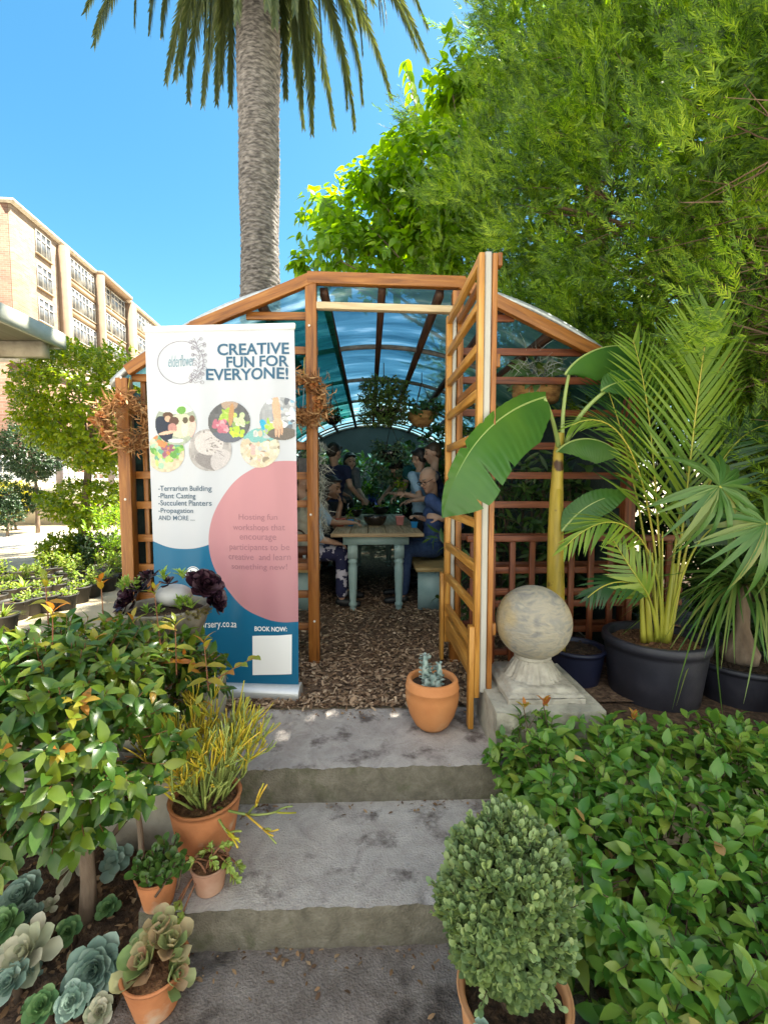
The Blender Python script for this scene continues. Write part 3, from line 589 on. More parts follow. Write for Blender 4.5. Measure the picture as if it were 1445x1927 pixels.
photo(333, 797, 41, (.30, .34, .28), [(0, -.75, 1, .3, (.62, .66, .62)), (.2, .1, .7, .55, (.5, .5, .38)), (.2, -.62, .24, .18, (.12, .3, .06)), (-.6, .25, .36, .62, (.012, .018, .04), -.35), (-.42, -.38, .22, .16, (.10, .05, .03)), (-.42, -.22, .13, .14, (.55, .34, .24)), (-.15, -.12, .22, .2, (.09, .04, .03)), (-.22, .2, .2, .22, (.42, .2, .18)), (-.45, .42, .38, .08, (.62, .40, .30), -.2), (.38, .2, .2, .4, (.62, .58, .48)), (.4, -.15, .15, .15, (.09, .07, .05)), (.78, .25, .2, .4, (.68, .42, .38)), (.76, -.2, .15, .16, (.14, .07, .05)), (-.05, .78, .36, .09, (.66, .68, .72))], .0032, 4, True)
photo(432, 794, 39.5, (.10, .10, .11), [(0, .75, 1, .34, (.10, .11, .15)), (0, -.85, .4, .3, (.34, .25, .2))] + blobs(26, -.2, -.35, .16, .16, [(.28, .42, .06), (.4, .55, .12)]) + [(.08, -.35, .13, .55, (.40, .22, .10), .1)] + blobs(30, -.38, .2, .15, .13, [(.55, .18, .24), (.66, .3, .34), (.42, .12, .18)]) + blobs(24, .22, .48, .15, .11, [(.46, .62, .06), (.35, .5, .05)]) + blobs(20, .55, 0, .13, .13, [(.45, .55, .32), (.6, .66, .5), (.2, .3, .1)]), .0032, 5, True)
photo(530, 788, 41, (.30, .31, .34), blobs(40, .2, -.4, .4, .16, [(.62, .66, .72), (.12, .13, .16), (.45, .46, .5), (.2, .36, .5)]) + [(-.85, .3, .2, .25, (.02, .32, .52))] + blobs(12, -.5, .45, .12, .12, [(.3, .45, .06), (.4, .55, .12)]) + [(.1, .75, .7, .35, (.13, .11, .10)), (-.2, -.4, .17, .7, (.6, .36, .25), -.08), (-.15, .25, .22, .25, (.64, .40, .28)), (-.22, .55, .05, .3, (.6, .36, .25)), (-.1, .58, .05, .3, (.6, .36, .25)), (.02, .5, .05, .26, (.58, .34, .23)), (.82, .25, .2, .35, (.55, .28, .24))], .0032, 6, True)
# ================================================================ PLANTS: helpers
def leafmat(n, cols, trans=.3, rough=.45, island=.65, scale=3, tcol=None, spec=.5, bump=0): return mat(n, cols, island=island, trans=trans, rough=rough, scale=scale, tcol=tcol, spec=spec, bump=bump)
def rdir(n): return nrm(rng.normal(0, 1, (n, 3)))
def perp(D):
    A = np.where(np.abs(D[:, 2:3]) < .9, V(0, 0, 1), V(1, 0, 0)); S = nrm(np.cross(D, A)); return S, np.cross(S, D)
def sprigs(mb, P, D, sl, k, L, W, out=.9, fwd=.6, up=.0, stem=None, srad=.0016, **kw):
    """leafy shoots: k leaves spiralling round a short stem from each P along D"""
    P = np.asarray(P, float); D = nrm(D); n = len(P); S, T = perp(D); L = np.tile(np.broadcast_to(np.asarray(L, float), (n,)), k); W = np.tile(np.broadcast_to(np.asarray(W, float), (n,)), k); ph = rng.uniform(0, 6.28, n)
    sl = np.broadcast_to(sl, (n,)); bP, bD, bN, bL = [], [], [], []
    for j in range(k):
        t = (j + .4) / k; a = ph + j * 2.4; rad = S * np.cos(a)[:, None] + T * np.sin(a)[:, None]
        b = P + D * (sl * t)[:, None]; d = rad * out * (1 - .4 * t) + D * (fwd + .5 * t) + V(0, 0, up) + rng.normal(0, .18, (n, 3))
        N = D + V(0, 0, .8) - rad * .2 + rng.normal(0, .25, (n, 3)); bP.append(b); bD.append(d); bN.append(N); bL.append(rng.uniform(.7, 1.15, n) * (1 - .25 * t))
    bP, bD, bN, bL = map(np.concatenate, (bP, bD, bN, bL)); mb.leaves(bP, bD, bN, L * bL, W * bL, **kw)
    if stem is not None:
        for i in range(n): stem.tube([P[i] - D[i] * sl[i] * .5, P[i] + D[i] * sl[i] * .5, P[i] + D[i] * sl[i] + V(0, 0, .004)], [srad * 1.6, srad, srad * .6], 4, cap=False)
OVATE = dict(st=(0, .12, .35, .65, .88, 1), wd=(.08, .55, 1, .82, .36, .03), ac=3, cup=.3, bend=.3)
LANCE = dict(st=(0, .2, .5, .8, 1), wd=(.12, .8, .95, .5, .02), ac=3, cup=.3, bend=.35)
ROUND = dict(st=(0, .2, .5, .8, 1), wd=(.2, .85, 1.1, .9, .25), ac=3, cup=.2, bend=.1)
HEART = dict(st=(-.08, .02, .25, .55, .82, 1), wd=(.45, .95, 1.15, .85, .35, .02), ac=3, cup=.15, bend=.3)
STRAP = dict(st=(0, .25, .5, .75, 1), wd=(.8, 1, .9, .6, .05), ac=2, cup=.0, bend=.4)
def curve(p0, p1, sag=0, n=8, mid=None):
    p0 = V(*p0); p1 = V(*p1); t = np.linspace(0, 1, n)[:, None]; m = (p0 + p1) / 2 + V(0, 0, sag) if mid is None else V(*mid)
    return (1 - t) ** 2 * p0 + 2 * t * (1 - t) * m + t * t * p1
def frond(mb, path, k, L, W, ang=.8, droop=.0, vee=.3, twist=None, ends=(.08, .98), lp=lambda t: math.sin(math.pi * (.15 + .8 * t)) ** .7, up=None, **kw):
    """pinnate leaf: leaflets in two ranks along a curved midrib"""
    path = np.asarray(path, float); n = len(path); tt = np.linspace(0, 1, n); ts = np.linspace(ends[0], ends[1], k)
    Pp = np.stack([np.interp(ts, tt, path[:, i]) for i in range(3)], 1); Tg = nrm(np.gradient(path, axis=0)); Tg = nrm(np.stack([np.interp(ts, tt, Tg[:, i]) for i in range(3)], 1))
    upv = V(*(up if up is not None else (0, 0, 1))); S = nrm(np.cross(Tg, np.broadcast_to(upv, Tg.shape) + 1e-4)); Un = np.cross(S, Tg)
    ll = np.array([lp(t) for t in ts]) * L
    for s in (-1, 1):
        a = ang * (1 - .35 * ts) + rng.normal(0, .06, k)
        d = Tg * np.cos(a)[:, None] + (S * s * math.cos(vee) + Un * math.sin(vee)) * np.sin(a)[:, None] + V(0, 0, -droop)
        N = Un * math.cos(vee) - S * s * math.sin(vee) + rng.normal(0, .1, (k, 3))
        mb.leaves(Pp, d, N, ll * rng.uniform(.9, 1.08, k), W, **{**STRAP, **kw})
def rosette(mb, c, r, n=34, axis=(0, 0, 1), up0=.15, up1=1.35, wd=.36, tip=.75, L0=1.0, L1=.35, **kw):
    ax = nrm(V(*axis)); S, T = perp(ax[None]); S, T = S[0], T[0]; i = np.arange(n); t = i / (n - 1); a = i * 2.39996 + rng.uniform(0, 6)
    el = up0 + (up1 - up0) * t ** 1.1 + rng.normal(0, .05, n); rad = S * np.cos(a)[:, None] + T * np.sin(a)[:, None]
    D = rad * np.cos(el)[:, None] + ax * np.sin(el)[:, None]; N = -rad * np.sin(el)[:, None] + ax * np.cos(el)[:, None]; L = r * (L0 + (L1 - L0) * t) * rng.uniform(.92, 1.06, n)
    P = np.broadcast_to(V(*c), (n, 3)) + ax * (r * .25 * t)[:, None] + rad * (.02 * r)
    k = dict(st=(0, .25, .55, .8, .94, 1), wd=(.35, .55, .95, 1.0, .55, .06), ac=5, cup=.45, bend=-.18); k.update(kw); mb.leaves(P, D, N, L, L * wd, **k)
def pot(name, label, cat, c, r_top, h, m, soil, r_bot=None, rim=None, group=None, belly=0, lip=.12, seg=40, tilt=None, soil_depth=.12, parent_parts=True):
    """a round pot standing at c with rim, wall thickness and soil; returns the thing"""
    r_bot = r_bot or r_top * .72; t = thing(name, label, cat, c, group)
    T = np.linspace(0, 1, 12); pr = [(0.001, 0), (r_bot, 0)]
    for q in T: pr.append((r_bot + (r_top - r_bot) * q + belly * math.sin(math.pi * min(1, q * 1.05)) * r_top, h * q * (1 - lip) + .002))
    rr_ = rim or r_top * 1.06; e = h * lip
    pr += [(rr_, h - e * .96), (rr_ * 1.012, h - e * .5), (rr_, h - .004), (rr_ * .985, h), (r_top * .93, h), (r_top * .90, h - .006), (r_top * .88, h * (1 - soil_depth) - .012)]
    b = MB(); b.lathe(pr, c, seg, wob=lambda a, z: .004 * np.sin(2 * a + 1) + .003 * np.sin(3 * a)); b.build('pot_body', m, t, smooth=True)
    b = MB(); n = 10; z = h * (1 - soil_depth); vs = [(c[0], c[1], c[2] + z + .012)]; k = 26
    for i in range(1, n + 1):
        for j in range(k): a = 2 * math.pi * j / k; q = r_top * .89 * i / n; vs.append((c[0] + q * math.cos(a), c[1] + q * math.sin(a), c[2] + z + rng.normal(0, r_top * .018) + .012 * (1 - i / n)))
    f = [(0, 1 + j, 1 + (j + 1) % k) for j in range(k)] + [(1 + (i - 1) * k + j, 1 + i * k + j, 1 + i * k + (j + 1) % k, 1 + (i - 1) * k + (j + 1) % k) for i in range(1, n) for j in range(k)]
    b.add(vs, f)
    q = rng.uniform(0, 1, 130) ** .5 * r_top * .84; a = rng.uniform(0, 6.28, 130); an = rng.uniform(0, 6.28, 130)
    b.leaves(np.stack([c[0] + q * np.cos(a), c[1] + q * np.sin(a), np.full(130, c[2] + z + .012)], 1), np.stack([np.cos(an), np.sin(an), rng.normal(0, .5, 130)], 1), V(0, 0, 1) + rng.normal(0, .5, (130, 3)), rng.uniform(.05, .16, 130) * r_top, rng.uniform(.015, .045, 130) * r_top, ac=2)
    b.build('soil', soil, t); return t
# ================================================================ CYPRESS ROW (right)
M['cyp'] = mat('cypress foliage', [(.012, .035, .005), (.055, .12, .009), (.17, .28, .014), (.36, .45, .028)], island=.25, scale=2.8, detail=3, trans=.32, rough=.6, tcol=(2.0, 2.2, .6))
M['cyp_brown'] = mat('dead cypress twigs', [(.06, .03, .018), (.17, .10, .06), (.30, .20, .13)], island=.6, rough=.9)
def sprays(mb, P, D, N, L, K=8, wr=.075, bend=-.15, sl=.62, st=.42):
    P = np.asarray(P, float); D = nrm(D); n = len(P); S = nrm(np.cross(D, N)); N = np.cross(S, D); L = np.broadcast_to(L, (n,))
    bP, bD, bN, bL, bW = [P], [D], [N], [L * .95], [L * .012]
    for j in range(K):
        t = .08 + .84 * j / K
        for s in (-1, 1):
            a = .62 - .22 * t + rng.normal(0, .12, n)
            bP.append(P + D * (L * t)[:, None] - V(0, 0, -1) * (L * .22 * t * t)[:, None]); bD.append(D * np.cos(a)[:, None] + S * s * np.sin(a)[:, None] + rng.normal(0, .14, (n, 3))); bN.append(N); bL.append(L * (sl - st * t) * rng.uniform(.75, 1.2, n)); bW.append(bL[-1] * wr)
    bP, bD, bN, bL, bW = map(np.concatenate, (bP, bD, bN, bL, bW)); mb.leaves(bP, bD, bN, bL, bW, st=(0, .4, 1), wd=(.35, 1.0, .05), ac=2, cup=0, bend=bend)
def cypress(c, h, r, zb, label, nclump, seed, brown=0, side=-.25, zthin=9, thin=1.0, fine=1.0, bare=None):
    global rng; rng = np.random.default_rng(seed); c = V(*c)
    t = thing('cypress_tree', label, 'tree', tuple(c), 'tall cypress trees along the right side')
    b = MB(); path = [c + V(.1 * math.sin(z * .7), .08 * math.cos(z), z) for z in np.linspace(0, h * .92, 14)]; b.tube(path, [.19, .15, .09, .03], 10); b.build('trunk', M['bark'], t, smooth=True)
    f = MB(); lb = MB(); done = 0
    def rad(z): u = np.clip((z - zb) / (h - zb), 0, 1); return r * np.clip((1 - u) ** .62 * (.72 + .5 * np.minimum(1, u * 5)), .03, None)
    an = rng.uniform(0, 2 * np.pi, nclump * 3); z = zb + (h - zb) * rng.uniform(0, 1, nclump * 3) ** 1.25
    keep = ((np.cos(an) < side) | (np.sin(an) < -.1)) & ((z < zthin) | (rng.uniform(0, 1, len(z)) < thin)); an, z = an[keep][:nclump], z[keep][:nclump]
    if bare: kb = ~((z > bare[0]) & (z < bare[1]) & (rng.uniform(0, 1, len(z)) < .72)); an, z = an[kb], z[kb]
    rr_ = rad(z) * (1 + .10 * np.sin(an * 5 + z * 2.1 + seed) + rng.normal(0, .16, len(z))); C0 = c + np.stack([rr_ * np.cos(an), rr_ * np.sin(an), z], 1)
    for i in range(0, len(z), 9): lb.tube(curve(c + V(0, 0, max(.3, z[i] - .5)), c + (C0[i] - c) * V(.72, .72, 1), .1, 6), [.03, .012], 5, cap=False)
    od = nrm(np.stack([np.cos(an), np.sin(an), np.full(len(z), .35)], 1)); per = int(22 / fine)
    P = np.repeat(C0 - od * .15, per, 0); O = np.repeat(od, per, 0); n = len(P); D = nrm(O * .8 + rng.normal(0, .38, (n, 3)) + np.repeat(rng.normal(0, .35, (len(C0), 3)), per, 0) + V(0, 0, .25)); P = P + rng.normal(0, .075, (n, 3)) * V(1, 1, .7) + D * rng.uniform(0, .18, (n, 1))
    sprays(f, P, D, nrm(np.cross(D, rng.normal(0, 1, (n, 3)))), rng.uniform(.15, .30, n) * fine ** .8, K=9, wr=.085, sl=.30, st=.17)
    # coarse far side and interior so that the tree is dense and casts its shade
    m_ = int(nclump * .5); a2 = rng.uniform(-1.7, 1.7, m_); z2 = zb + (h - zb) * rng.uniform(0, 1, m_) ** 1.2; q = rad(z2) * rng.uniform(.2, .95, m_)
    o2 = np.stack([np.cos(a2), np.sin(a2), np.full(m_, .3)], 1); sprays(f, c + np.stack([q * np.cos(a2), q * np.sin(a2), z2], 1), o2 + rng.normal(0, .4, (m_, 3)), rng.normal(0, 1, (m_, 3)), .6, K=3, wr=.16)
    m_ = int(nclump * 10 / fine); a4 = rng.uniform(0, 2 * np.pi, m_); kk = (np.cos(a4) < side + .15) | (np.sin(a4) < .0); a4 = a4[kk]; z4 = zb + (min(h, zthin + 1) - zb) * rng.uniform(0, 1, len(a4)) ** 1.1
    if bare: kb = ~((z4 > bare[0]) & (z4 < bare[1]) & (rng.uniform(0, 1, len(z4)) < .85)); a4, z4 = a4[kb], z4[kb]
    m_ = len(a4); q4 = rad(z4) * rng.uniform(.70, .93, m_); o4 = np.stack([np.cos(a4), np.sin(a4), np.full(m_, .3)], 1)
    sprays(f, c + np.stack([q4 * np.cos(a4), q4 * np.sin(a4), z4], 1), o4 + rng.normal(0, .8, (m_, 3)), o4 + rng.normal(0, .6, (m_, 3)), .26 * fine ** .7, K=7, wr=.13, sl=.36, st=.2)
    f.build('crown', M['cyp'], t)
    # bare inner twigs
    m_ = 420 + brown; a3 = rng.uniform(0, 2 * np.pi, m_); z3 = zb - .3 + (h * .6 - zb) * rng.uniform(0, 1, m_) ** 1.6
    if bare: z3[200:] = rng.uniform(bare[0] - .2, bare[1] + .2, m_ - 200); a3[200:] = rng.uniform(2.0, 4.9, m_ - 200)
    q3 = rad(np.maximum(z3, zb + .4)) * rng.uniform(.5, .9, m_)
    B = c + np.stack([q3 * np.cos(a3), q3 * np.sin(a3), z3], 1)
    for i in range(m_):
        o = V(math.cos(a3[i]), math.sin(a3[i]), rng.normal(.1, .35)); lb.tube([B[i] - o * .35, B[i] + rng.normal(0, .04, 3), B[i] + o * .22 + rng.normal(0, .07, 3)], [.008, .004, .0015], 3, cap=False)
    lb.build('limbs', M['cyp_brown'], t)
    return t
cypress((3.0, 6.1, 0), 10.5, 2.05, 2.0, 'tall green cypress farthest back, rising behind the greenhouse roof', 620, 21, side=.05, zthin=8, thin=.5, fine=.9)
cypress((3.45, 4.1, 0), 10.0, 2.15, 1.75, 'tall green cypress overhanging the right end of the greenhouse', 760, 22, 420, side=.1, zthin=5.8, thin=.22, fine=.6)
cypress((3.75, 2.0, 0), 9.4, 2.1, 1.15, 'nearest tall cypress with brown bare twigs, behind the potted palms', 560, 23, 900, side=.1, zthin=4.4, thin=.22, fine=.45, bare=(1.75, 2.75))
rng = np.random.default_rng(77)
# ================================================================ LEAFY TREE behind the greenhouse
M['mul'] = leafmat('backlit broad leaves', [(.05, .12, .01), (.10, .21, .012), (.19, .32, .018)], trans=.5, tcol=(3.0, 2.6, .4), rough=.4)
tY = 6.4
mt = thing('leafy_tree', 'bright yellow green broad leaved tree rising behind the greenhouse roof', 'tree', (1.95, 6.6, 0))
b = MB(); fork = V(1.7, 6.5, 2.7); b.tube([(1.95, 6.6, 0), (1.92, 6.6, 1.4), fork], [.11, .08], 9); b.build('trunk', M['bark'], mt, smooth=True)
blobs_ = [(640, 440, 62), (610, 400, 34), (690, 420, 66), (745, 440, 74), (800, 450, 70), (850, 470, 60), (700, 355, 38), (770, 370, 66), (835, 390, 70), (800, 310, 56), (855, 310, 60), (745, 290, 28), (880, 230, 66), (830, 240, 44), (885, 160, 54), (850, 165, 34), (900, 380, 60), (640, 490, 50), (720, 500, 60), (810, 505, 60), (570, 498, 12)]
f = MB(); lb = MB(); PP, DD = [], []
for px, py, pr in blobs_:
    yy_ = tY + rng.normal(0, .3); c = V(*U(px, py, yy_)); r_ = pr * (yy_ + .2) / F; k = int(22 * (pr / 40) ** 2) + 7
    d = rdir(k); PP.append(c + d * r_ * rng.uniform(.25, 1.0, (k, 1)) * V(1, 1.3, 1)); DD.append(d * .6 + V(-.25, 0, .35) + rng.normal(0, .4, (k, 3)))
    lb.tube(curve(fork + rng.normal(0, .05, 3), c, .25, 7), [.03, .008], 5, cap=False)
PP = np.concatenate(PP); DD = nrm(np.concatenate(DD))
sprigs(f, PP, DD, .22, 5, .17, .052, out=.8, fwd=.35, up=-.55, stem=None, **HEART)
for px, py in ((762, 118), (700, 350), (610, 375), (728, 262), (560, 492), (860, 150)):      # long shoots against the sky
    c = V(*U(px, py, tY)); base = V(*U(px + (35 if px < 860 else 5), py + (200 if px == 762 else 70), tY)); pth = curve(base, c, 0, 10, mid=(base + c) / 2 + V(.05, 0, .1)); lb.tube(pth, [.010, .004], 4, cap=False)
    for q in pth[2:]:
        for s in (-1, 1): f.leaves(q[None], V(s * .8, rng.normal(0, .3), -.7)[None], V(rng.normal(0, .4), -1, .5)[None], .2 * rng.uniform(.75, 1.1), .062, **HEART)
f.build('crown', M['mul'], mt, smooth=True); lb.build('limbs', M['bark'], mt)
# ================================================================ PALM
pc = V(-1.90, 8.3, 0)
pt = thing('palm_tree', 'tall palm with grey ringed trunk behind the greenhouse, fronds hanging from above', 'palm', tuple(pc))
M['palm_trunk'] = mat('palm trunk leaf scars', [(.035, .03, .03), (.10, .088, .085), (.20, .178, .17), (.30, .27, .26)], rough=.95, scale=9, detail=8, stretch=(1, 1, 3.4), bump=.5, bscale=26)
M['palm_frond'] = leafmat('palm frond', [(.035, .055, .022), (.07, .10, .035), (.15, .17, .07)], trans=.22, rough=.38, tcol=(1.8, 1.6, .8))
PH = 11.6; ns, nz_ = 72, 620; Z = np.linspace(0, PH, nz_); A = np.linspace(0, 2 * np.pi, ns, endpoint=False); ZZ, AA = np.meshgrid(Z, A, indexing='ij')
rows = ZZ / .085 + AA / (2 * np.pi) * 2; rowi = np.floor(rows); fz = rows - rowi; lob = np.abs(((AA / (2 * np.pi) * 13 + .5 * rowi) % 1) - .5) * 2
rad_ = .335 + .035 * np.exp(-ZZ / .8) + .012 * np.sin(ZZ * .9) + .022 * np.clip(fz - .22 * lob, 0, 1) ** 1.5 - .012 * (lob > .86) + rng.normal(0, .0035, ZZ.shape) + .010 * np.sin(ZZ * 3.1 + AA * 2) + np.where(ZZ > 10.1, (ZZ - 10.1) * .10, 0)
cx_ = pc[0] + .10 * (ZZ / PH) - .06; b = MB(); b.add(np.stack([cx_ + rad_ * np.cos(AA), pc[1] + rad_ * np.sin(AA), ZZ], 2).reshape(-1, 3), [(i * ns + j, i * ns + (j + 1) % ns, (i + 1) * ns + (j + 1) % ns, (i + 1) * ns + j) for i in range(nz_ - 1) for j in range(ns)])
b.build('trunk', M['palm_trunk'], pt)
top = pc + V(.04, 0, PH)
for i in range(120):
    ring_ = i % 4; az = i * 2.39996 + rng.normal(0, .1); L_ = rng.uniform(*((2.4, 3.2), (2.9, 3.7), (3.5, 4.2), (3.3, 4.0))[ring_]); el = (-.85, -.3, .3, .9)[ring_] + rng.normal(0, .08)
    q = np.linspace(0, 1, 22); ang_ = el - (1.28 - .1 * ring_ + el * .35) * q ** .75 * 1.15; ang_ = np.maximum(ang_, -1.5); st_ = L_ / 21
    hx = np.concatenate([[0], np.cumsum(np.cos(ang_) * st_)[:-1]]); hz = np.concatenate([[0], np.cumsum(np.sin(ang_) * st_)[:-1]])
    path = top + V(0, 0, -.25 + .12 * ring_) + np.stack([(.25 + hx) * math.cos(az), (.25 + hx) * math.sin(az), hz], 1)
    b = MB(); b.tube(path, [.03, .018, .006], 5, cap=False); frond(b, path, 86, .46, .014, ang=.50, droop=.22, vee=.35, ends=(.06, 1), lp=lambda t: min(1, .35 + 2.2 * t) * (1 - .62 * max(0, t - .45) / .55), bend=.15, up=(0, 0, 1))
    b.build('frond', M['palm_frond'], pt)
# ================================================================ LEFT SHRUB (foreground)
M['syz'] = leafmat('glossy shrub leaves', [(.012, .045, .010), (.03, .085, .014), (.06, .13, .018), (.12, .18, .02), (.22, .20, .02)], trans=.28, rough=.32, tcol=(2.0, 1.9, .5))
M['newleaf'] = leafmat('new red and yellow leaves', [(.38, .06, .03), (.42, .16, .03), (.36, .30, .04), (.22, .28, .03), (.16, .24, .03)], trans=.4, rough=.35, tcol=(1.6, 1.3, .7))
sc_ = V(*U(95, 1385, 1.50)); sr = V(.46, .40, .31); sb_ = V(*U(168, 1750, 1.5)); sb_[2] = bed_z(*sb_[:2]) - .01
sh = thing('leafy_shrub', 'large glossy leaved shrub with red new growth left of the steps', 'shrub', tuple(sb_))
fk = V(*U(160, 1580, 1.5)); b = MB()
b.tube([sb_, sb_ + (fk - sb_) * .5 + V(.006, 0, 0), fk], [.031, .024, .023], 10)
T1 = V(*U(138, 1510, 1.5)); T2 = V(*U(183, 1500, 1.5)); b.tube(curve(fk, T1, .02), [.018, .014], 8); b.tube(curve(fk, T2, .02), [.020, .015], 8)
b.tube(curve(V(*U(262, 1690, 1.56)), V(*U(255, 1500, 1.56)), 0, 8, mid=V(*U(275, 1600, 1.56))), [.011, .009], 8)
for k in range(46):
    d = rdir(1)[0]; e = sc_ + d * sr * .75; s0 = (T1, T2)[k % 2]; b.tube(curve(s0 + rng.normal(0, .01, 3), e, .08), [.008, .003], 5, cap=False)
f = MB(); n = 820; d = rdir(n); d[:, 2] = np.where(d[:, 2] < -.6, -d[:, 2], d[:, 2]); rr_ = rng.uniform(.45, 1.0, (n, 1)) ** .6
P = sc_ + d * sr * rr_
n = 230; d2 = rdir(n); d2[:, 2] = np.where(d2[:, 2] < -.6, -d2[:, 2], d2[:, 2]); lob = V(*U(272, 1284, 1.80)); P = np.concatenate([P, lob + d2 * V(.27, .24, .13) * rng.uniform(.4, 1, (n, 1)) ** .6]); d = np.concatenate([d, d2])
ok = ~((P[:, 1] > 1.9) & (P[:, 2] < .05)) & (np.hypot(P[:, 0] + .605, P[:, 1] - 1.615) > .20); P, d = P[ok], d[ok]
tw = MB(); sprigs(f, P, d * V(1, 1, .7) + V(0, -.12, .25), np.full(len(P), .08), 5, .080, .0180, out=.75, fwd=.45, up=-.30, stem=tw, **OVATE)
f.build('foliage', M['syz'], sh, smooth=True)
nw = MB(); shoots = [(86, 1095, 1180), (100, 1150, 1290), (190, 1090, 1260), (250, 1165, 1290), (290, 1105, 1270), (205, 1230, 1310), (330, 1175, 1270), (20, 1200, 1290), (385, 1215, 1300), (150, 1195, 1300)]
for px, y0, y1 in shoots:
    Yq = 1.62 + rng.normal(0, .06); p1 = V(*U(px, y0, Yq)); p0 = V(*U(px + rng.normal(8, 6), y1, Yq)); pth = curve(p0, p1, 0, 8); tw.tube(pth, [.0028, .0016], 5, cap=False)
    sprigs(f if False else nw, [p1 - (p1 - p0) * .12], [p1 - p0], .04, 6 if px in (86, 190, 205) else 4, .065, .011, out=.7, fwd=.7, up=.1, **LANCE)
    for q in (.25, .55): 
        for s in (-1, 1): nw.leaves((p0 + (p1 - p0) * q)[None], V(s, rng.normal(0, .4), .1)[None], V(0, -.3, 1)[None], .075, .015, **OVATE)
pt_ = curve(V(*U(390, 1290, 1.62)), V(*U(478, 1238, 1.7)), .01, 8); tw.tube(pt_, [.003, .0015], 5, cap=False)
for i, q in enumerate(pt_[2:]): nw.leaves(q[None], V(.5, (-1) ** i * .6, .3)[None], V(0, -.5, 1)[None], .05, .013, **OVATE)
n2 = 24; d2 = rdir(n2); d2[:, 2] = np.abs(d2[:, 2]) * .6 + .2; sprigs(nw, sc_ + nrm(d2) * sr * 1.02, d2, .05, 4, .06, .014, out=.7, fwd=.5, up=-.2, **OVATE)
nw.build('young_leaves', M['newleaf'], sh, smooth=True)
b.build('trunk', M['bark'], sh, smooth=True); tw.build('twigs', M['twig_red'], sh)
# white driftwood-like swirl ornament on the bed
wo = V(*U(243, 1512, 1.60)); ws = thing('swirl_ornament', 'white and grey coiled stone ornament hanging under the leafy shrub', 'ornament', tuple(wo))
M['swirl'] = mat('white grey veined stone', [(.16, .15, .13), (.5, .48, .43), (.68, .66, .60)], rough=.8, scale=9, dist=2.5, bump=.4, bscale=24)
b = MB(); q = np.linspace(0, 1, 60); b.tube(np.stack([wo[0] + (.058 - .035 * q) * np.cos(q * 15), wo[1] + (.05 - .03 * q) * np.sin(q * 15), wo[2] + .045 - .10 * q + .02 * np.cos(q * 15)], 1), .022 - .008 * q, 10); b.build('coil', M['swirl'], ws, smooth=True)
b = MB(); b.tube(curve(wo + V(-.01, 0, -.05), wo + V(-.07, -.02, -.13), 0), [.014, .007], 7); b.tube(curve(wo + V(.01, 0, .03), wo + V(.02, .02, .16), 0), [.004, .004], 5); b.build('cord', M['twig'], ws)
# ================================================================ HEDGE (right foreground)
M['hedge'] = leafmat('hedge leaves', [(.022, .085, .015), (.05, .155, .022), (.09, .22, .035), (.15, .28, .045), (.20, .29, .05), (.42, .38, .06)], trans=.25, rough=.36, tcol=(1.9, 2.0, .5))
hd = thing('leafy_hedge', 'low dense dark green leafy hedge right of the steps', 'hedge', (1.2, 1.35, -.40))
def hz(x, y): return .035 + .13 * np.clip((y - .8) / .9, 0, 1) - .04 * np.clip((x - 1.15) / .5, 0, 1) * np.clip((y - 1.2) / .5, 0, 1) + .025 * np.sin(x * 9 + 1) * np.sin(y * 8)
def hxl(y, z): return .60 - .03 * np.sin(y * 11) + .05 * np.clip((1.55 - y), 0, 1)
n = 1800; y = rng.uniform(.62, 1.86, n); x = rng.uniform(.56, 2.3, n); u = rng.uniform(0, 1, n)
zt = hz(x, y); z = zt - .16 * u ** 1.8; x = np.maximum(x, hxl(y, z)); P = np.stack([x, y, z], 1); gap = np.sin(x * 7.3 + 2.1 * np.sin(y * 5)) * np.sin(y * 6.1 + 1.7 * np.sin(x * 4)); P = P[gap > -.62]; n = len(P)
m_ = 420; y2 = rng.uniform(.62, 1.86, m_); z2 = rng.uniform(-.36, .08, m_); P2 = np.stack([hxl(y2, z2) + rng.uniform(-.03, .10, m_), y2, z2], 1)
D = np.concatenate([V(0, -.15, 1) + rng.normal(0, .5, (n, 3)), V(-1, -.15, .35) + rng.normal(0, .45, (m_, 3))]); P = np.concatenate([P, P2])
f = MB(); tw = MB(); hs_ = rng.uniform(.62, 1.3, len(P)); sprigs(f, P, D, .07, 5, .072 * hs_, .0185 * hs_ ** .8, out=.85, fwd=.4, up=-.10, stem=tw, srad=.0014, **OVATE); f.build('foliage', M['hedge'], hd, smooth=True)
dl = MB(); q = rng.integers(0, len(P), 70); dl.leaves(P[q] + V(0, -.02, .05), rdir(70) + V(0, 0, -.3), V(0, -.3, 1) + rng.normal(0, .4, (70, 3)), rng.uniform(.03, .06, 70), rng.uniform(.008, .014, 70), **OVATE); dl.build('dry_leaves', mat('browned hedge leaves', [(.16, .08, .03), (.34, .22, .06), (.45, .36, .10)], island=.9, rough=.7), hd, smooth=True)
for k in range(130): p = V(rng.uniform(.66, 2.2), rng.uniform(.7, 1.8), -.39); e = p + V(rng.normal(0, .1), rng.normal(0, .1), rng.uniform(.25, .42)); tw.tube(curve(p, e, 0), [.007, .003], 5, cap=False)
nw = MB()
for px, py in ((985, 1325), (1022, 1318), (1190, 1345)):
    tw.tube(curve(V(*U(px + 12, py + 70, 1.80)), V(*U(px, py + 8, 1.80)), 0, 6), [.003, .002], 5, cap=False)
    sprigs(nw, [V(*U(px, py + 12, 1.80))], [V(.05, -.1, 1)], .03, 5, .05, .012, out=.6, fwd=.7, up=.1, **OVATE)
nw.build('young_leaves', M['newleaf'], hd, smooth=True); tw.build('twigs', M['twig'], hd)
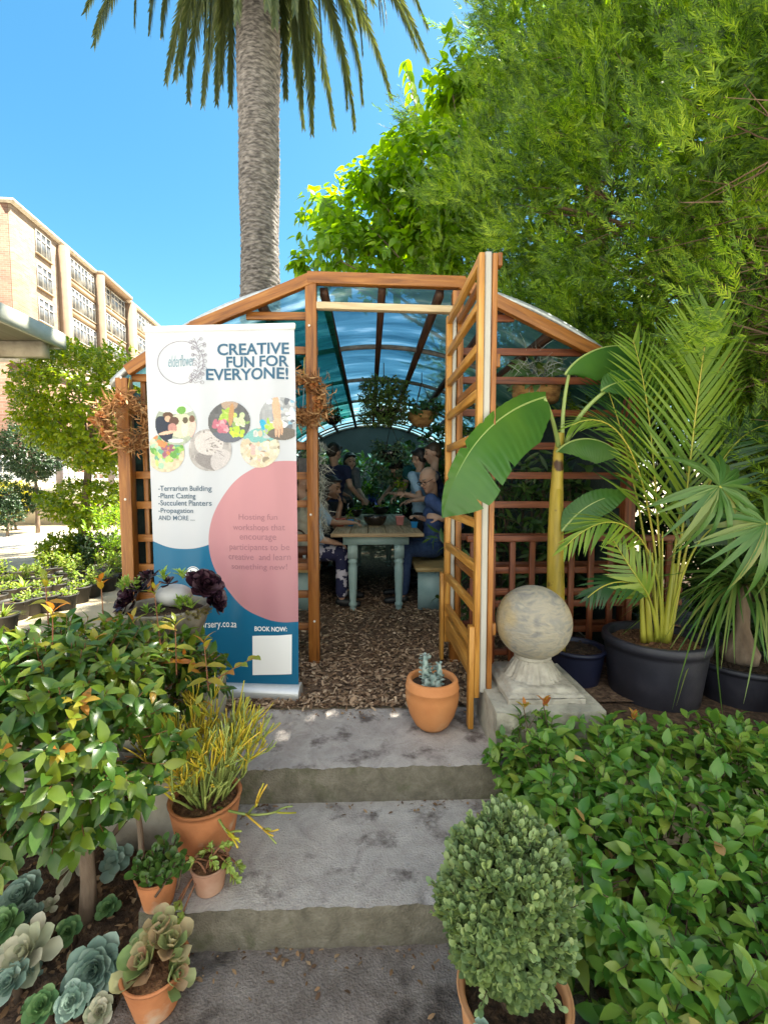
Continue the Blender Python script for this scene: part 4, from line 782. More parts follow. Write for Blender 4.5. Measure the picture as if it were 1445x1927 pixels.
# ================================================================ ROUND SHRUB IN POT (bottom right)
c = U(966, 1893, 1.0); pc_ = (c.x, 1.0, -.284)
t = pot('potted_shrub', 'dense grey green small leaved shrub in a pale terracotta pot on the bottom step', 'potted plant', pc_, .130, .27, M['terracotta_pale'], M['soil'], r_bot=.085, lip=.0, belly=.05, rim=.134, soil_depth=.1)
M['port'] = leafmat('small grey green leaves', [(.07, .13, .06), (.15, .23, .10), (.25, .34, .14), (.36, .42, .14)], trans=.2, rough=.5, tcol=(1.6, 1.6, .8))
C = V(pc_[0] - .022, 1.005, .195); n = 1900; ii_ = np.arange(n) + .5; ph_ = np.arccos(1 - 2 * ii_ / n); th_ = ii_ * 2.39996 * 1.0; d = nrm(np.stack([np.cos(th_) * np.sin(ph_), np.sin(th_) * np.sin(ph_), np.cos(ph_)], 1) + rng.normal(0, .06, (n, 3))); q = rng.uniform(.6, 1, (n, 1)) ** .5; P = C + d * V(.136, .125, .195) * q * np.where(d[:, 2:] < 0, .97, 1) * (1 + .13 * np.sin(d[:, :1] * 5 + 1) * np.cos(d[:, 2:] * 5 + d[:, 1:2] * 3)); P[:, 0] -= .0 + .05 * np.clip(P[:, 2] - .2, 0, 1) * 0
f = MB(); tw = MB(); sprigs(f, P, d * V(1, 1, .5) + V(0, 0, .9), np.full(n, .03), 7, .025, .0078, out=.75, fwd=.6, up=.25, stem=tw, srad=.001, **ROUND); f.build('foliage', M['port'], t, smooth=True)
sd_ = nrm(rdir(26) + V(0, -.2, .5)); sprigs(f2 := MB(), C + sd_ * V(.13, .12, .19), sd_ + V(0, 0, .5), .055, 9, .022, .007, out=.7, fwd=.6, up=.25, stem=tw, srad=.001, **ROUND); f2.build('stray_foliage', M['port'], t, smooth=True)
for k in range(16): a = rng.uniform(0, 6.28); tw.tube(curve(V(pc_[0] + .03 * math.cos(a), 1 + .03 * math.sin(a), -.05), C + V(.08 * math.cos(a), .08 * math.sin(a), rng.uniform(-.1, .1)), 0), [.005, .002], 5, cap=False)
tw.build('twigs', M['twig'], t)
M['ech'] = leafmat('blue green succulent', [(.15, .24, .20), (.25, .36, .31), (.37, .47, .41)], trans=.12, rough=.5, island=.4, tcol=(1.2, 1.3, .9))
M['ech_pale'] = leafmat('pale cream green succulent', [(.33, .36, .25), (.48, .48, .36), (.58, .54, .44)], trans=.12, rough=.5, island=.45, tcol=(1.2, 1.2, .8))
M['ech_green'] = leafmat('green succulent', [(.09, .20, .09), (.16, .30, .12), (.26, .40, .18)], trans=.15, rough=.45, island=.4, tcol=(1.3, 1.4, .7))
M['ech_red'] = leafmat('ruffled pink green succulent', [(.20, .30, .12), (.34, .40, .18), (.46, .40, .24), (.46, .27, .18)], trans=.18, rough=.45, island=.5, tcol=(1.4, 1.2, .8))
f = MB(); rosette(f, (pc_[0] - .03, .878, .008), .03, 18, axis=(0, -.6, .8)); f.build('succulent', M['ech'], t, smooth=True)
f = MB(); rosette(f, (pc_[0] - .10, 0.885, .02), .042, 22, axis=(-.5, -.8, .5)); f.build('succulent', M['ech'], t, smooth=True)
f = MB(); rosette(f, (pc_[0] + .035, .872, .012), .036, 16, axis=(.2, -.7, .7)); f.build('succulent', mat('yellow succulent', [(.4, .36, .08), (.5, .42, .14)], rough=.5), t, smooth=True)
# ================================================================ POTS ON THE STEPS
# cactus pot on the landing
c = U(813, 1360, 2.14)
t = thing('potted_succulent', 'knobbly grey succulent in a round orange terracotta pot at the foot of the door', 'potted plant', (c.x, 2.15, .006)); cc = V(c.x, 2.15, .006)
pr = [(.001, 0), (.062, 0), (.085, .022), (.110, .07), (.126, .125), (.131, .17), (.128, .198), (.131, .201), (.131, .207), (.127, .212), (.125, .238), (.120, .246), (.108, .247), (.102, .24), (.100, .215)]
b = MB(); b.lathe(pr, cc, 56); b.build('pot_body', mat('orange terracotta', [(.48, .17, .055), (.58, .235, .085), (.64, .29, .12)], rough=.7, scale=4, detail=7, bump=.08, bscale=70, second=((.60, .36, .2), 7, .58, .25)), t, smooth=True)
b = MB(); b.capdisc(cc + V(0, 0, .216), .101); b.build('soil', M['soil'], t)
M['grey_suc'] = mat('chalky grey green succulent', [(.14, .22, .20), (.28, .37, .34), (.42, .48, .44)], rough=.8, scale=40, detail=4, bump=.6, bscale=60)
b = MB()
for dx, dy, hh, rr_ in ((-.035, .0, .145, .017), (.035, .01, .10, .015), (.0, -.03, .06, .02), (-.01, .03, .07, .016), (.02, -.045, .04, .018), (-.03, -.03, .045, .016)):
    b.tube([cc + V(dx, dy, .20), cc + V(dx + .002, dy, .21 + hh * .5), cc + V(dx, dy, .21 + hh)], [rr_, rr_ * 1.05, rr_ * .6], 10)
    k = int(hh * 420); z = rng.uniform(.01, hh, k); a = rng.uniform(0, 6.28, k); o = np.stack([np.cos(a), np.sin(a), np.full(k, .5)], 1)
    b.leaves(cc + V(dx, dy, .21) + np.stack([rr_ * .8 * np.cos(a), rr_ * .8 * np.sin(a), z], 1), o, V(0, 0, 1) + rng.normal(0, .2, (k, 3)), .02, .0065, **ROUND)
b.build('plant', M['grey_suc'], t, smooth=True)
# firestick plant
fc_ = V(-.605, 1.615, -.147)
t = pot('firestick_plant', 'spiky yellow tipped pencil succulent in a large terracotta pot on the middle step', 'potted plant', tuple(fc_), .126, .205, M['terracotta'], M['soil_red'], r_bot=.092, lip=.03, rim=.127, soil_depth=.10)
gs, ys_ = MB(), MB()
def stick(p, d, L, r, lev):
    e = p + d * L; m = p + d * L * .5 + rng.normal(0, .006, 3); warm = (lev <= 1 and rng.uniform() < (.8 if p[0] < fc_[0] + .0 else .25)) or (lev == 0 and rng.uniform() < .5)
    (ys_ if warm else gs).tube(curve(p, e, 0, 4, mid=m), [r, r * .82], 6)
    if lev > 0:
        for k in range(rng.integers(2, 5)): stick(e - d * L * rng.uniform(0, .18), nrm(d * .95 + rng.normal(0, .34, 3) + V(0, 0, .35)), L * rng.uniform(.6, .95), r * .8, lev - 1)
for k in range(50):
    a = k * 2.4; o = V(math.cos(a), math.sin(a), 0); p = fc_ + V(0, 0, .18) + o * rng.uniform(.01, .07); stick(p, nrm(o * rng.uniform(.25, .9) + V(0, 0, 1.0)), rng.uniform(.11, .165), .0046, 2 if k % 3 else 3)
stick(fc_ + V(.06, -.05, .19), nrm(V(.9, -.35, .05)), .13, .005, 2); stick(fc_ + V(.05, -.06, .19), nrm(V(.6, -.6, -.25)), .11, .0048, 1)
gs.build('stems', mat('olive pencil stems', [(.14, .20, .05), (.25, .31, .08), (.36, .39, .10)], rough=.5, island=.7), t, smooth=True)
ys_.build('stem_tips', mat('yellow stem tips', [(.36, .36, .03), (.52, .42, .03), (.58, .33, .05)], rough=.5, island=.7), t, smooth=True)
# jade pot
jc = V(-.682, 1.40, -.147)
t = pot('jade_pot', 'small terracotta pot of round leaved jade plant on the middle step edge', 'potted plant', tuple(jc), .066, .105, M['terracotta'], M['soil_red'], r_bot=.045, lip=.02, rim=.068)
f = MB(); st_ = MB()
P = jc + V(0, 0, .10) + rng.normal(0, 1, (34, 3)) * V(.03, .028, .012); sprigs(f, P, V(0, 0, 1) + rng.normal(0, .5, (34, 3)), .06, 6, .036, .0135, out=.8, fwd=.5, up=.2, stem=st_, srad=.0025, **ROUND)
f.build('leaves', leafmat('jade leaves', [(.035, .09, .02), (.07, .15, .03), (.14, .21, .06)], trans=.12, rough=.35), t, smooth=True); st_.build('stems', M['twig'], t)
# sedum pot
se = V(-.535, 1.45, -.147)
t = pot('sedum_pot', 'small pinkish terracotta pot of trailing plump leaved sedum beside the larger pot', 'potted plant', tuple(se), .060, .088, mat('pinkish terracotta', [(.36, .17, .11), (.46, .25, .17), (.54, .34, .25)], rough=.8, scale=12, bump=.15, bscale=50), M['soil_red'], r_bot=.045, lip=.02, rim=.062)
f = MB(); st_ = MB(); ends = [(-.09, -.06, -.01), (-.05, -.02, .10), (.0, .02, .12), (.05, .0, .14), (.07, -.03, .10), (.085, -.02, .045), (-.075, -.07, .0), (.02, -.03, .11), (-.03, .03, .09), (-.10, -.03, .09), (-.06, -.09, -.02), (.09, .01, .06)]
for e in ends:
    e = se + V(*e); p0 = se + V(*(rng.normal(0, .02, 2)), .085); pth = curve(p0, e, .04, 8); st_.tube(pth, .003, 5, cap=False)
    sprigs(f, [e - nrm(e - pth[-3]) * .02], [e - pth[-3]], .035, 13, .026, .0062, out=.8, fwd=.45, up=.15, st=(0, .2, .6, .9, 1), wd=(.5, .9, 1.2, .9, .2), ac=5, cup=.6, bend=-.1)
f.build('leaves', leafmat('sedum leaves', [(.20, .30, .06), (.30, .40, .09), (.42, .48, .14)], trans=.15, rough=.35), t, smooth=True); st_.build('stems', M['twig_red'], t)
# ruffled echeveria pot
pc2 = U(290, 1850, 1.21); ec = V(pc2.x, 1.22, -.283)
t = pot('ruffled_echeveria', 'ruffled green and pink succulent in a terracotta pot on the bottom step', 'potted plant', tuple(ec), .088, .125, M['terracotta'], M['soil_red'], r_bot=.058, lip=.03, rim=.09)
f = MB()
for dx, dy, dz, r_, ax in ((-.02, .0, .135, .098, (-.2, -.5, 1)), (.03, .03, .155, .092, (.3, -.3, 1)), (-.045, .035, .125, .082, (-.6, 0, .8)), (.05, -.02, .125, .075, (.8, -.3, .6)), (.0, .05, .18, .075, (0, -.2, 1))):
    rosette(f, ec + V(dx, dy, dz - .02), r_, 15, ax, up0=.25, up1=1.2, wd=.42, st=(0, .25, .5, .72, .88, 1), wd2=None) if False else rosette(f, ec + V(dx, dy, dz - .02), r_, 15, ax, up0=.25, up1=1.2, wd=.30, cup=.75, bend=-.35)
o = f.build('leaves', M['ech_red'], t, smooth=True)
# ---------------- succulents planted in the bed (each its own thing)
def bed_rosette(px, py, r, m, label, n=34, axis=(.1, -.55, .9), dz=.05, kids=0, Z=None, **k):
    p = V(*U(px, py, Z=(-.30 if Z is None else Z))); gz = bed_z(*p[:2])
    t = thing('rosette_succulent', label, 'succulent', (p[0], p[1], gz), 'rosette succulents in the left bed')
    f = MB(); rosette(f, p, r, n, axis, **k)
    for i in range(kids): a = rng.uniform(0, 6.28); rosette(f, p + V(r * .9 * math.cos(a), r * .7 * math.sin(a), -.01), r * .5, 20, nrm(V(math.cos(a) * .5, math.sin(a) * .5 - .4, .8)))
    f.build('leaves', m, t, smooth=True); b = MB(); b.tube([V(p[0], p[1] + .02, min(gz, p[2]) - .02), V(p[0], p[1] + .012, p[2] + r * .12)], [.012, .014], 8); b.build('stem', M['twig'], t)
bed_rosette(185, 1822, .098, M['ech'], 'largest blue green rosette succulent beside the ruffled succulent pot', 46, (.15, -.75, .65), Z=-.26, wd=.30)
bed_rosette(60, 1795, .115, M['ech_pale'], 'pale cream rosette succulent with long pointed leaves at the lower left', 26, (-.1, -.6, .8), Z=-.25, wd=.25, up0=.05)
bed_rosette(82, 1895, .052, M['ech_green'], 'small green rosette cluster at the bottom left corner', 30, (.1, -.5, .85), kids=3, Z=-.27)
bed_rosette(48, 1690, .085, M['ech'], 'blue green rosette succulent above the pale cream rosette', 34, (-.1, -.5, .85), kids=2, Z=-.24)
bed_rosette(25, 1570, .10, M['ech_green'], 'grey green rosette succulent at the left edge under the shrub', 32, (.1, -.4, .9), kids=2, Z=-.2, wd=.28)
bed_rosette(218, 1622, .070, M['ech'], 'flat blue green rosette succulent between the two shrub trunks', 16, (.15, -.6, .75), Z=-.24, wd=.36, up0=.0, up1=.9)
bed_rosette(140, 1628, .085, M['ech_pale'], 'pale drooping rosette succulent behind the thick shrub trunk', 22, (-.3, -.5, .7), Z=-.22, wd=.2, up0=-.3, up1=1.0)
bed_rosette(95, 1705, .035, M['ech_pale'], 'tiny pale yellow rosette succulent beside the thick shrub trunk', 14, (.2, -.3, .9), Z=-.26)
bed_rosette(20, 1480, .09, M['ech'], 'silvery rosette succulent partly hidden by the shrub leaves at the left edge', 30, (.2, -.5, .8), kids=1, Z=-.12)
bed_rosette(75, 1560, .075, M['ech'], 'powdery blue rosette succulent under the left end of the shrub', 28, (.1, -.45, .9), kids=1, Z=-.2)
bed_rosette(130, 1755, .05, M['ech_green'], 'small green rosette succulent at the foot of the thick shrub trunk', 24, (.2, -.5, .8), Z=-.25)
bed_rosette(15, 1745, .07, M['ech_green'], 'green rosette succulent left of the pale cream rosette', 28, (-.1, -.5, .85), kids=2, Z=-.24)
bed_rosette(140, 1885, .055, M['ech'], 'small blue green rosette below the largest rosette succulent', 26, (.1, -.6, .8), kids=2, Z=-.27)
bed_rosette(25, 1850, .06, M['ech'], 'grey blue rosette succulent below the pale cream rosette', 26, (-.1, -.5, .85), kids=1, Z=-.26)
bed_rosette(190, 1905, .05, M['ech_pale'], 'pale small rosette succulent at the bottom edge beside the bottom step', 22, (.2, -.5, .8), Z=-.29)
bed_rosette(205, 1710, .045, M['ech_green'], 'little green rosette succulent right of the thick shrub trunk', 24, (.1, -.5, .85), Z=-.26)
bed_rosette(110, 1500, .07, M['ech_green'], 'green rosette succulent against the beige wall under the shrub', 24, (.1, -.5, .85), Z=-.15)
bed_rosette(10, 1640, .07, M['ech_green'], 'green rosette succulent cut by the left picture edge', 26, (.2, -.4, .9), Z=-.22)
# ================================================================ SUCCULENT BOWL
bc = V(*U(312, 1140, 2.16)); bw = thing('succulent_bowl', 'grey concrete bowl of purple and green succulents on the pier', 'planter', (bc[0], bc[1], .362))
M['bowl'] = mat('mottled concrete bowl', [(.11, .095, .075), (.22, .20, .16), (.34, .31, .26)], rough=.9, scale=9, detail=8, bump=.4, bscale=40, second=((.07, .08, .035), 6, .55, .15))
b = MB(); H_ = bc[2] - .362; b.lathe([(.001, 0), (.085, .0), (.10, .012), (.145, H_ * .35), (.180, H_ * .68), (.198, H_ * .96), (.202, H_), (.19, H_ + .004), (.182, H_ - .01), (.17, H_ - .05)], (bc[0], bc[1], .362), 56); b.build('bowl', M['bowl'], bw, smooth=True)
b = MB(); b.ball(bc + V(0, 0, -.04), (.18, .18, .045), 28, 10, noise=.02); b.build('soil', M['soil'], bw)
b = MB(); b.ball(V(*U(328, 1120, 2.14)), (.085, .07, .052), 28, 16); b.build('pebble', mat('pale smooth pebble', [(.45, .44, .44), (.6, .59, .58)], rough=.6, scale=5, bump=.1, bscale=40), bw, smooth=True)
M['aeo'] = leafmat('dark purple succulent', [(.012, .006, .012), (.03, .012, .022), (.06, .025, .04), (.12, .07, .09)], trans=.08, rough=.25, island=.5, tcol=(1.4, 1, 1))
f = MB()
for px, py, r_, ax, nn in ((383, 1108, .105, (.5, -.5, .7), 40), (398, 1130, .085, (.9, -.3, .4), 32), (365, 1095, .07, (.2, .0, 1), 28), (405, 1140, .06, (1, .1, .1), 20), (390, 1090, .06, (.5, .3, .8), 22)): rosette(f, V(*U(px, py, 2.10)), r_, nn, ax, wd=.30, up1=1.3, tip=.8)
for px, py, r_, ax, nn in ((255, 1128, .105, (-.5, -.6, .5), 20), (240, 1140, .085, (-.8, -.5, .2), 16), (280, 1090, .07, (-.2, .1, 1), 18), (268, 1112, .08, (-.3, -.3, .9), 16), (318, 1100, .055, (0, -.3, 1), 14)): rosette(f, V(*U(px, py, 2.08)), r_, nn, ax, wd=.26, up0=.0, up1=1.2)
f.build('purple_rosettes', M['aeo'], bw, smooth=True)
for px, py in ((242, 1098), (258, 1103), (232, 1106), (340, 1140), (352, 1134), (333, 1132), (362, 1138), (345, 1082), (310, 1084), (300, 1150), (280, 1152)):
    f = MB(); sprigs(f, [V(*U(px, py + 8, 2.06))], [V(rng.normal(0, .2), -.2, 1)], .035, 16, .052, .008, out=.55, fwd=.7, up=.2, **LANCE); f.build('green_shoot', leafmat('bright green succulent shoots', [(.13, .25, .04), (.24, .38, .07), (.35, .45, .12)], trans=.2, rough=.4), bw, smooth=True)
f = MB(); n = 90; a = rng.uniform(2.6, 6.8, n); P = bc + np.stack([.19 * np.cos(a), .19 * np.sin(a), rng.uniform(-.03, .012, n)], 1); sprigs(f, P, np.stack([np.cos(a), np.sin(a), np.full(n, -.3)], 1), .02, 6, .012, .004, **ROUND); f.build('moss', leafmat('olive moss', [(.07, .07, .02), (.15, .13, .04), (.22, .17, .05)], trans=.1), bw)
# ================================================================ WREATHS
M['straw'] = mat('dried straw and seed pods', [(.10, .035, .012), (.26, .11, .035), (.42, .22, .09), (.5, .32, .16)], island=.8, rough=.8)
def wreath(label, px, py, Yq, r_, thk, yaw):
    c = V(*U(px, py, Yq)); t = thing('dried_wreath', label, 'wreath', tuple(c), 'dried wreaths on the greenhouse front')
    b = MB(); n = 900; a = rng.uniform(0, 2 * np.pi, n); ex = V(math.cos(yaw), math.sin(yaw), 0); rad = np.cos(a)[:, None] * ex + np.sin(a)[:, None] * V(0, 0, 1); tn = -np.sin(a)[:, None] * ex + np.cos(a)[:, None] * V(0, 0, 1)
    P = c + rad * r_ + rng.normal(0, thk * .45, (n, 3)); D = tn * rng.choice([-1, 1], (n, 1)) * .8 + rad * rng.normal(.25, .5, (n, 1)) + rng.normal(0, .45, (n, 3))
    b.leaves(P, D, rdir(n), rng.uniform(.03, .085, n), rng.uniform(.002, .007, n), st=(0, .3, .7, 1), wd=(.3, 1, .7, .05), ac=3, cup=.4, bend=.5)
    for k in range(5): ph = rng.uniform(0, 6.28, 3); q = np.linspace(0, 2 * np.pi, 60); b.tube(c + np.cos(q)[:, None] * ex * (r_ + .015 * np.sin(q * 5 + ph[0]))[:, None] + np.sin(q)[:, None] * V(0, 0, 1) * (r_ + .015 * np.sin(q * 4 + ph[1]))[:, None] + np.stack([0 * q, .02 * np.sin(q * 3 + ph[2]), 0 * q], 1), .006, 5)
    b.build('woven_straw', M['straw'], t)
    for k in range(9): b = MB(); a = rng.uniform(0, 6.28); rosette(b, c + (ex * math.cos(a) + V(0, 0, math.sin(a))) * (r_ + rng.normal(0, .02)) + V(0, -.03, 0), .035, 12, (rng.normal(0, .4), -1, rng.normal(0, .4))); b.build('dried_flower', mat('dried orange flowers', [(.28, .07, .02), (.45, .17, .05), (.52, .3, .1)], island=.8, rough=.8), t)
    b = MB(); b.tube([c + V(0, .0, r_), c + V(0, .05, r_ + .16)], .003, 5); b.build('hanging_tie', mat('yellow tie', [(.5, .33, .05), (.6, .42, .1)], rough=.7), t)
wreath('large dried straw wreath hanging on the outer left greenhouse post', 240, 795, GY - .10, .125, .065, .5)
wreath('dried straw wreath with yellow seed pods on the inner post behind the banner', 572, 752, GY - .06, .115, .06, .3)
# ================================================================ BANANA, PALMS (right)
M['ban'] = leafmat('banana leaf', [(.03, .11, .025), (.055, .16, .03), (.10, .22, .035)], trans=.35, rough=.35, island=0, scale=2.5, tcol=(1.9, 2.0, .5))
M['rib_'] = mat('pale green midrib', [(.22, .32, .08), (.36, .44, .16)], rough=.5, scale=6)
def blade(mb, rib, path, wl, wr, up, fold=(.35, .35), n=56, k=8, tears=(), ripple=.004, droop=.0, prof=None, mrad=.007):
    path = np.array([V(*p) for p in path]); t0 = np.linspace(0, 1, len(path)); tt = np.linspace(0, 1, n)
    # smooth the control polygon
    from numpy.polynomial import polynomial as _p
    cp = np.stack([np.polyval(np.polyfit(t0, path[:, i], min(3, len(path) - 1)), tt) for i in range(3)], 1); T = nrm(np.gradient(cp, axis=0)); U_ = np.broadcast_to(V(*up), cp.shape); S = nrm(np.cross(T, U_)); N = np.cross(S, T)
    pf = np.array([min(1, 3.2 * t ** .75) * (1 - max(0, (t - .55) / .45) ** 2.2) for t in tt]) if prof is None else np.array([prof(t) for t in tt])
    for s, w_, fo in ((-1, wl, fold[0]), (1, wr, fold[1])):
        vs = []
        for i in range(n):
            wt = w_ * max(.004, pf[i]); d = 1
            for a, dep in tears:
                if abs(tt[i] - a) < .012: d = 1 - dep
            for j in range(k):
                q = j / (k - 1); x = wt * q * (d if j > k * .3 else 1); ang = fo + droop * q
                vs.append(cp[i] + S[i] * s * x * math.cos(ang) + N[i] * (x * math.sin(ang) + ripple * math.sin(i * 2.1 + s) * q) + T[i] * x * .28 * q)
        mb.add(vs, [(i * k + j, i * k + j + 1, (i + 1) * k + j + 1, (i + 1) * k + j) for i in range(n - 1) for j in range(k - 1)])
    rib.tube(cp - N * mrad * .4, np.linspace(mrad, mrad * .25, n), 7)
nc = V(*U(1083, 1215, 2.64)); nv_h = nc[2]
t = pot('banana_plant', 'young banana plant with yellow stem in a dark navy pot behind the stone ball', 'potted plant', (nc[0], 2.64, .002), .165, nv_h, M['navy_pot'], M['soil'], r_bot=.13, rim=.172, lip=.10)
b = MB(); Yb = 2.60; pth = [V(*U(x, y, Yb)) for x, y in ((1046, 1225), (1045, 1110), (1045, 1000), (1047, 920), (1050, 850), (1055, 815))]; b.tube(pth, [.050, .046, .040, .036, .028, .02], 14)
for k in range(5):   # overlapping leaf sheaths
    a = k * 2.3; o = V(math.cos(a), math.sin(a), 0) * .012; b.tube([p + o * (1.2 - .15 * i) for i, p in enumerate(pth[:4 + (k % 2)])], [.040, .038, .034, .028, .02][:4 + (k % 2)], 12)
b.build('stem', mat('yellow banana stem', [(.22, .17, .03), (.42, .30, .04), (.50, .40, .08)], rough=.5, scale=6, stretch=(3, 3, .5), bump=.15, second=((.07, .03, .015), 9, .62, .06)), t, smooth=True)
rb = MB()
def petiole(pts, r0=.014, r1=.009): rb.tube(curve(V(*pts[0]), V(*pts[2]), 0, 10, mid=pts[1]), [r0, r1], 8)
petiole((U(1052, 850, 2.60), U(1043, 790, 2.52), U(1024, 750, 2.36)))
f = MB(); blade(f, rb, [U(1026, 746, 2.38), U(965, 775, 2.20), U(905, 815, 2.04), U(864, 890, 1.97), U(831, 974, 1.96)], .205, .055, (0, -1, .3), fold=(-.12, .7), tears=((.62, .55), (.80, .3), (.45, .2)), prof=lambda t: min(1, .45 + 2.4 * t ** .8) * (1 - max(0, (t - .62) / .38) ** 2.6)); f.build('leaf', M['ban'], t, smooth=True)
petiole((U(1058, 830, 2.60), U(1056, 760, 2.60), U(1073, 692, 2.58)), .013, .009)
f = MB(); blade(f, rb, [U(1062, 705, 2.50), U(1100, 668, 2.54), U(1150, 650, 2.62), U(1195, 660, 2.72), U(1215, 700, 2.80)], .16, .17, (0, -.25, 1), fold=(-.75, -.85), droop=-.5); f.build('leaf', M['ban'], t, smooth=True)
petiole((U(1064, 835, 2.60), U(1085, 775, 2.58), U(1140, 735, 2.55)), .016, .010)
f = MB(); blade(f, rb, [U(1130, 735, 2.54), U(1165, 718, 2.54), U(1210, 716, 2.56), U(1262, 735, 2.60)], .10, .11, (.1, -.7, 1), fold=(.2, -.5)); f.build('leaf', M['ban'], t, smooth=True)
f = MB(); blade(f, rb, [U(1046, 850, 2.56), U(1080, 828, 2.50), U(1125, 828, 2.46), U(1172, 858, 2.44)], .07, .13, (0, -.3, 1), fold=(-.2, -1.0), droop=-.2); f.build('leaf', M['ban'], t, smooth=True)
f = MB(); blade(f, rb, [U(1056, 1000, 2.54), U(1085, 968, 2.52), U(1125, 942, 2.50), U(1185, 928, 2.50)], .07, .09, (-.2, -.8, .6), fold=(.1, -.2)); f.build('leaf', M['ban'], t, smooth=True)
rb.build('midribs', M['rib_'], t, smooth=True)
# areca palm
ac_ = V(*U(1232, 1195, 2.47)); ah = ac_[2]
t = pot('areca_palm', 'feathery areca palm in the largest black plastic pot behind the hedge', 'potted plant', (ac_[0], 2.47, .002), 0.262, ah, M['black_pot'], M['soil_red'], r_bot=.228, rim=.272, lip=.15, soil_depth=.13)
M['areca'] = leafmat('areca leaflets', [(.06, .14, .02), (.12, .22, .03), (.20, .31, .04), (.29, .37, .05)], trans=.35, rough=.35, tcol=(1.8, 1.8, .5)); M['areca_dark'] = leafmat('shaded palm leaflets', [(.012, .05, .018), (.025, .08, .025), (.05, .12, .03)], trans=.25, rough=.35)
M['areca_stem'] = mat('yellow green palm stems', [(.20, .25, .03), (.38, .36, .05), (.5, .36, .06)], rough=.4, scale=5, stretch=(1, 1, .4))
stm = MB()
def fr(pts, k, L, W, m, ang=.75, droop=.12, vee=.15, ends=(.3, .99), up=(0, -1, .2), r0=.008):
    P = np.array([V(*U(*p)) for p in pts]); t0 = np.linspace(0, 1, len(P)); q = np.linspace(0, 1, 26); cp = np.stack([np.polyval(np.polyfit(t0, P[:, i], min(3, len(P) - 1)), q) for i in range(3)], 1)
    stm.tube(cp, [r0, r0 * .6, .002], 6, cap=False); f = MB(); frond(f, cp, k, L, W, ang=ang, droop=droop, vee=vee, ends=ends, up=up, bend=.18); f.build('frond', m, t)
A_, B_ = M['areca'], M['areca_dark']
fr([(1255, 1205, 2.42), (1283, 1000, 2.36), (1308, 780, 2.28), (1336, 590, 2.18)], 32, .50, .009, A_, ang=.85, ends=(.30, .99), vee=.1, droop=-.08)
fr([(1250, 1205, 2.44), (1238, 1000, 2.44), (1222, 800, 2.44), (1190, 640, 2.42)], 24, .38, .0075, A_, ang=.85, ends=(.35, .99), droop=.0)
fr([(1246, 1200, 2.45), (1225, 990, 2.42), (1175, 830, 2.36), (1075, 800, 2.34)], 24, .32, .0075, A_, ends=(.42, .99), droop=.25, up=(0, -.5, 1))
fr([(1242, 1200, 2.44), (1228, 1060, 2.36), (1165, 985, 2.26), (1062, 1030, 2.18)], 18, .28, .008, A_, ends=(.45, .99), droop=.3, up=(0, -.6, 1))
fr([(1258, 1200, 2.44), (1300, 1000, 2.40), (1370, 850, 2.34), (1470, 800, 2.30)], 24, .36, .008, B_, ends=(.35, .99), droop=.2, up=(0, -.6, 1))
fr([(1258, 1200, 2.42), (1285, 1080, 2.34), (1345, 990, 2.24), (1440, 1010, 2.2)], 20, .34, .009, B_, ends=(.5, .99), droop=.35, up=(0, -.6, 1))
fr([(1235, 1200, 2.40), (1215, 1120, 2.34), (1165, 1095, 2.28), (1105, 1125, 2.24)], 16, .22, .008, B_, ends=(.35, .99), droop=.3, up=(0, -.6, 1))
fr([(1245, 1200, 2.50), (1290, 900, 2.55), (1340, 720, 2.6), (1430, 610, 2.66)], 24, .40, .0075, A_, ends=(.4, .99), droop=.05)
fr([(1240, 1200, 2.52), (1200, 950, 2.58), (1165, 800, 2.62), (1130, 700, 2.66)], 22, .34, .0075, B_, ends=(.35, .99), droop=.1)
fr([(1236, 1200, 2.40), (1222, 1130, 2.34), (1200, 1090, 2.28), (1150, 1010, 2.24)], 16, .24, .009, A_, ends=(.4, .99), droop=.15)
for x0, x1, y1, r_ in ((1252, 1268, 1060, .024), (1222, 1214, 1075, .017), (1238, 1226, 1040, .009), (1232, 1240, 1050, .008), (1244, 1246, 1000, .008), (1258, 1290, 1040, .010), (1210, 1205, 1090, .014)): stm.tube(curve(V(*U(x0, 1208, 2.44)), V(*U(x1, y1, 2.42)), 0, 8), [r_ * 1.2, r_ * .5], 9)
stm.build('stems', M['areca_stem'], t, smooth=True)
# fan palm at the far right
fpY = 2.02; hub = V(*U(1352, 915, fpY)); base = V(*U(1480, 1330, 2.15)); base[2] = 0
t = thing('fan_palm', 'fan palm with drooping split leaves at the right edge', 'palm', tuple(base))
M['fan'] = leafmat('fan palm segments', [(.03, .10, .025), (.065, .16, .035), (.12, .21, .05), (.30, .28, .10)], trans=.25, rough=.4)
def fan(hub, ax, L, n=26, spread=2.6, nrmv=(0, -1, .5), m=None):
    ax = nrm(V(*ax)); N = nrm(V(*nrmv) - ax * (V(*nrmv) @ ax)); S = np.cross(ax, N); f = MB(); a = np.linspace(-spread, spread, n); D = np.cos(a)[:, None] * ax + np.sin(a)[:, None] * S
    f.leaves(np.broadcast_to(hub, (n, 3)), D, N + rng.normal(0, .15, (n, 3)), L * (1 - .22 * np.abs(a) / spread) * rng.uniform(.9, 1.1, n), .015, st=(0, .2, .4, .6, .8, 1), wd=(.2, .8, 1, .8, .5, .05), ac=3, cup=.5, bend=rng.uniform(.35, .75, n)); f.build('leaf', M['fan'], t, smooth=True)
stm = MB()
for h_, ax, L in ((hub, (.9, -.2, -.45), .40), (V(*U(1440, 985, 1.95)), (.1, -.4, -.9), .38)):
    fan(h_, ax, L); stm.tube(curve(base + V(0, 0, .25), h_, .2, 12, mid=(base + h_) / 2 + V(.15, 0, .3)), [.012, .006], 7)
stm.tube([base, base + V(0, 0, .3)], [.05, .04], 10); stm.build('stems', M['areca_stem'], t, smooth=True)
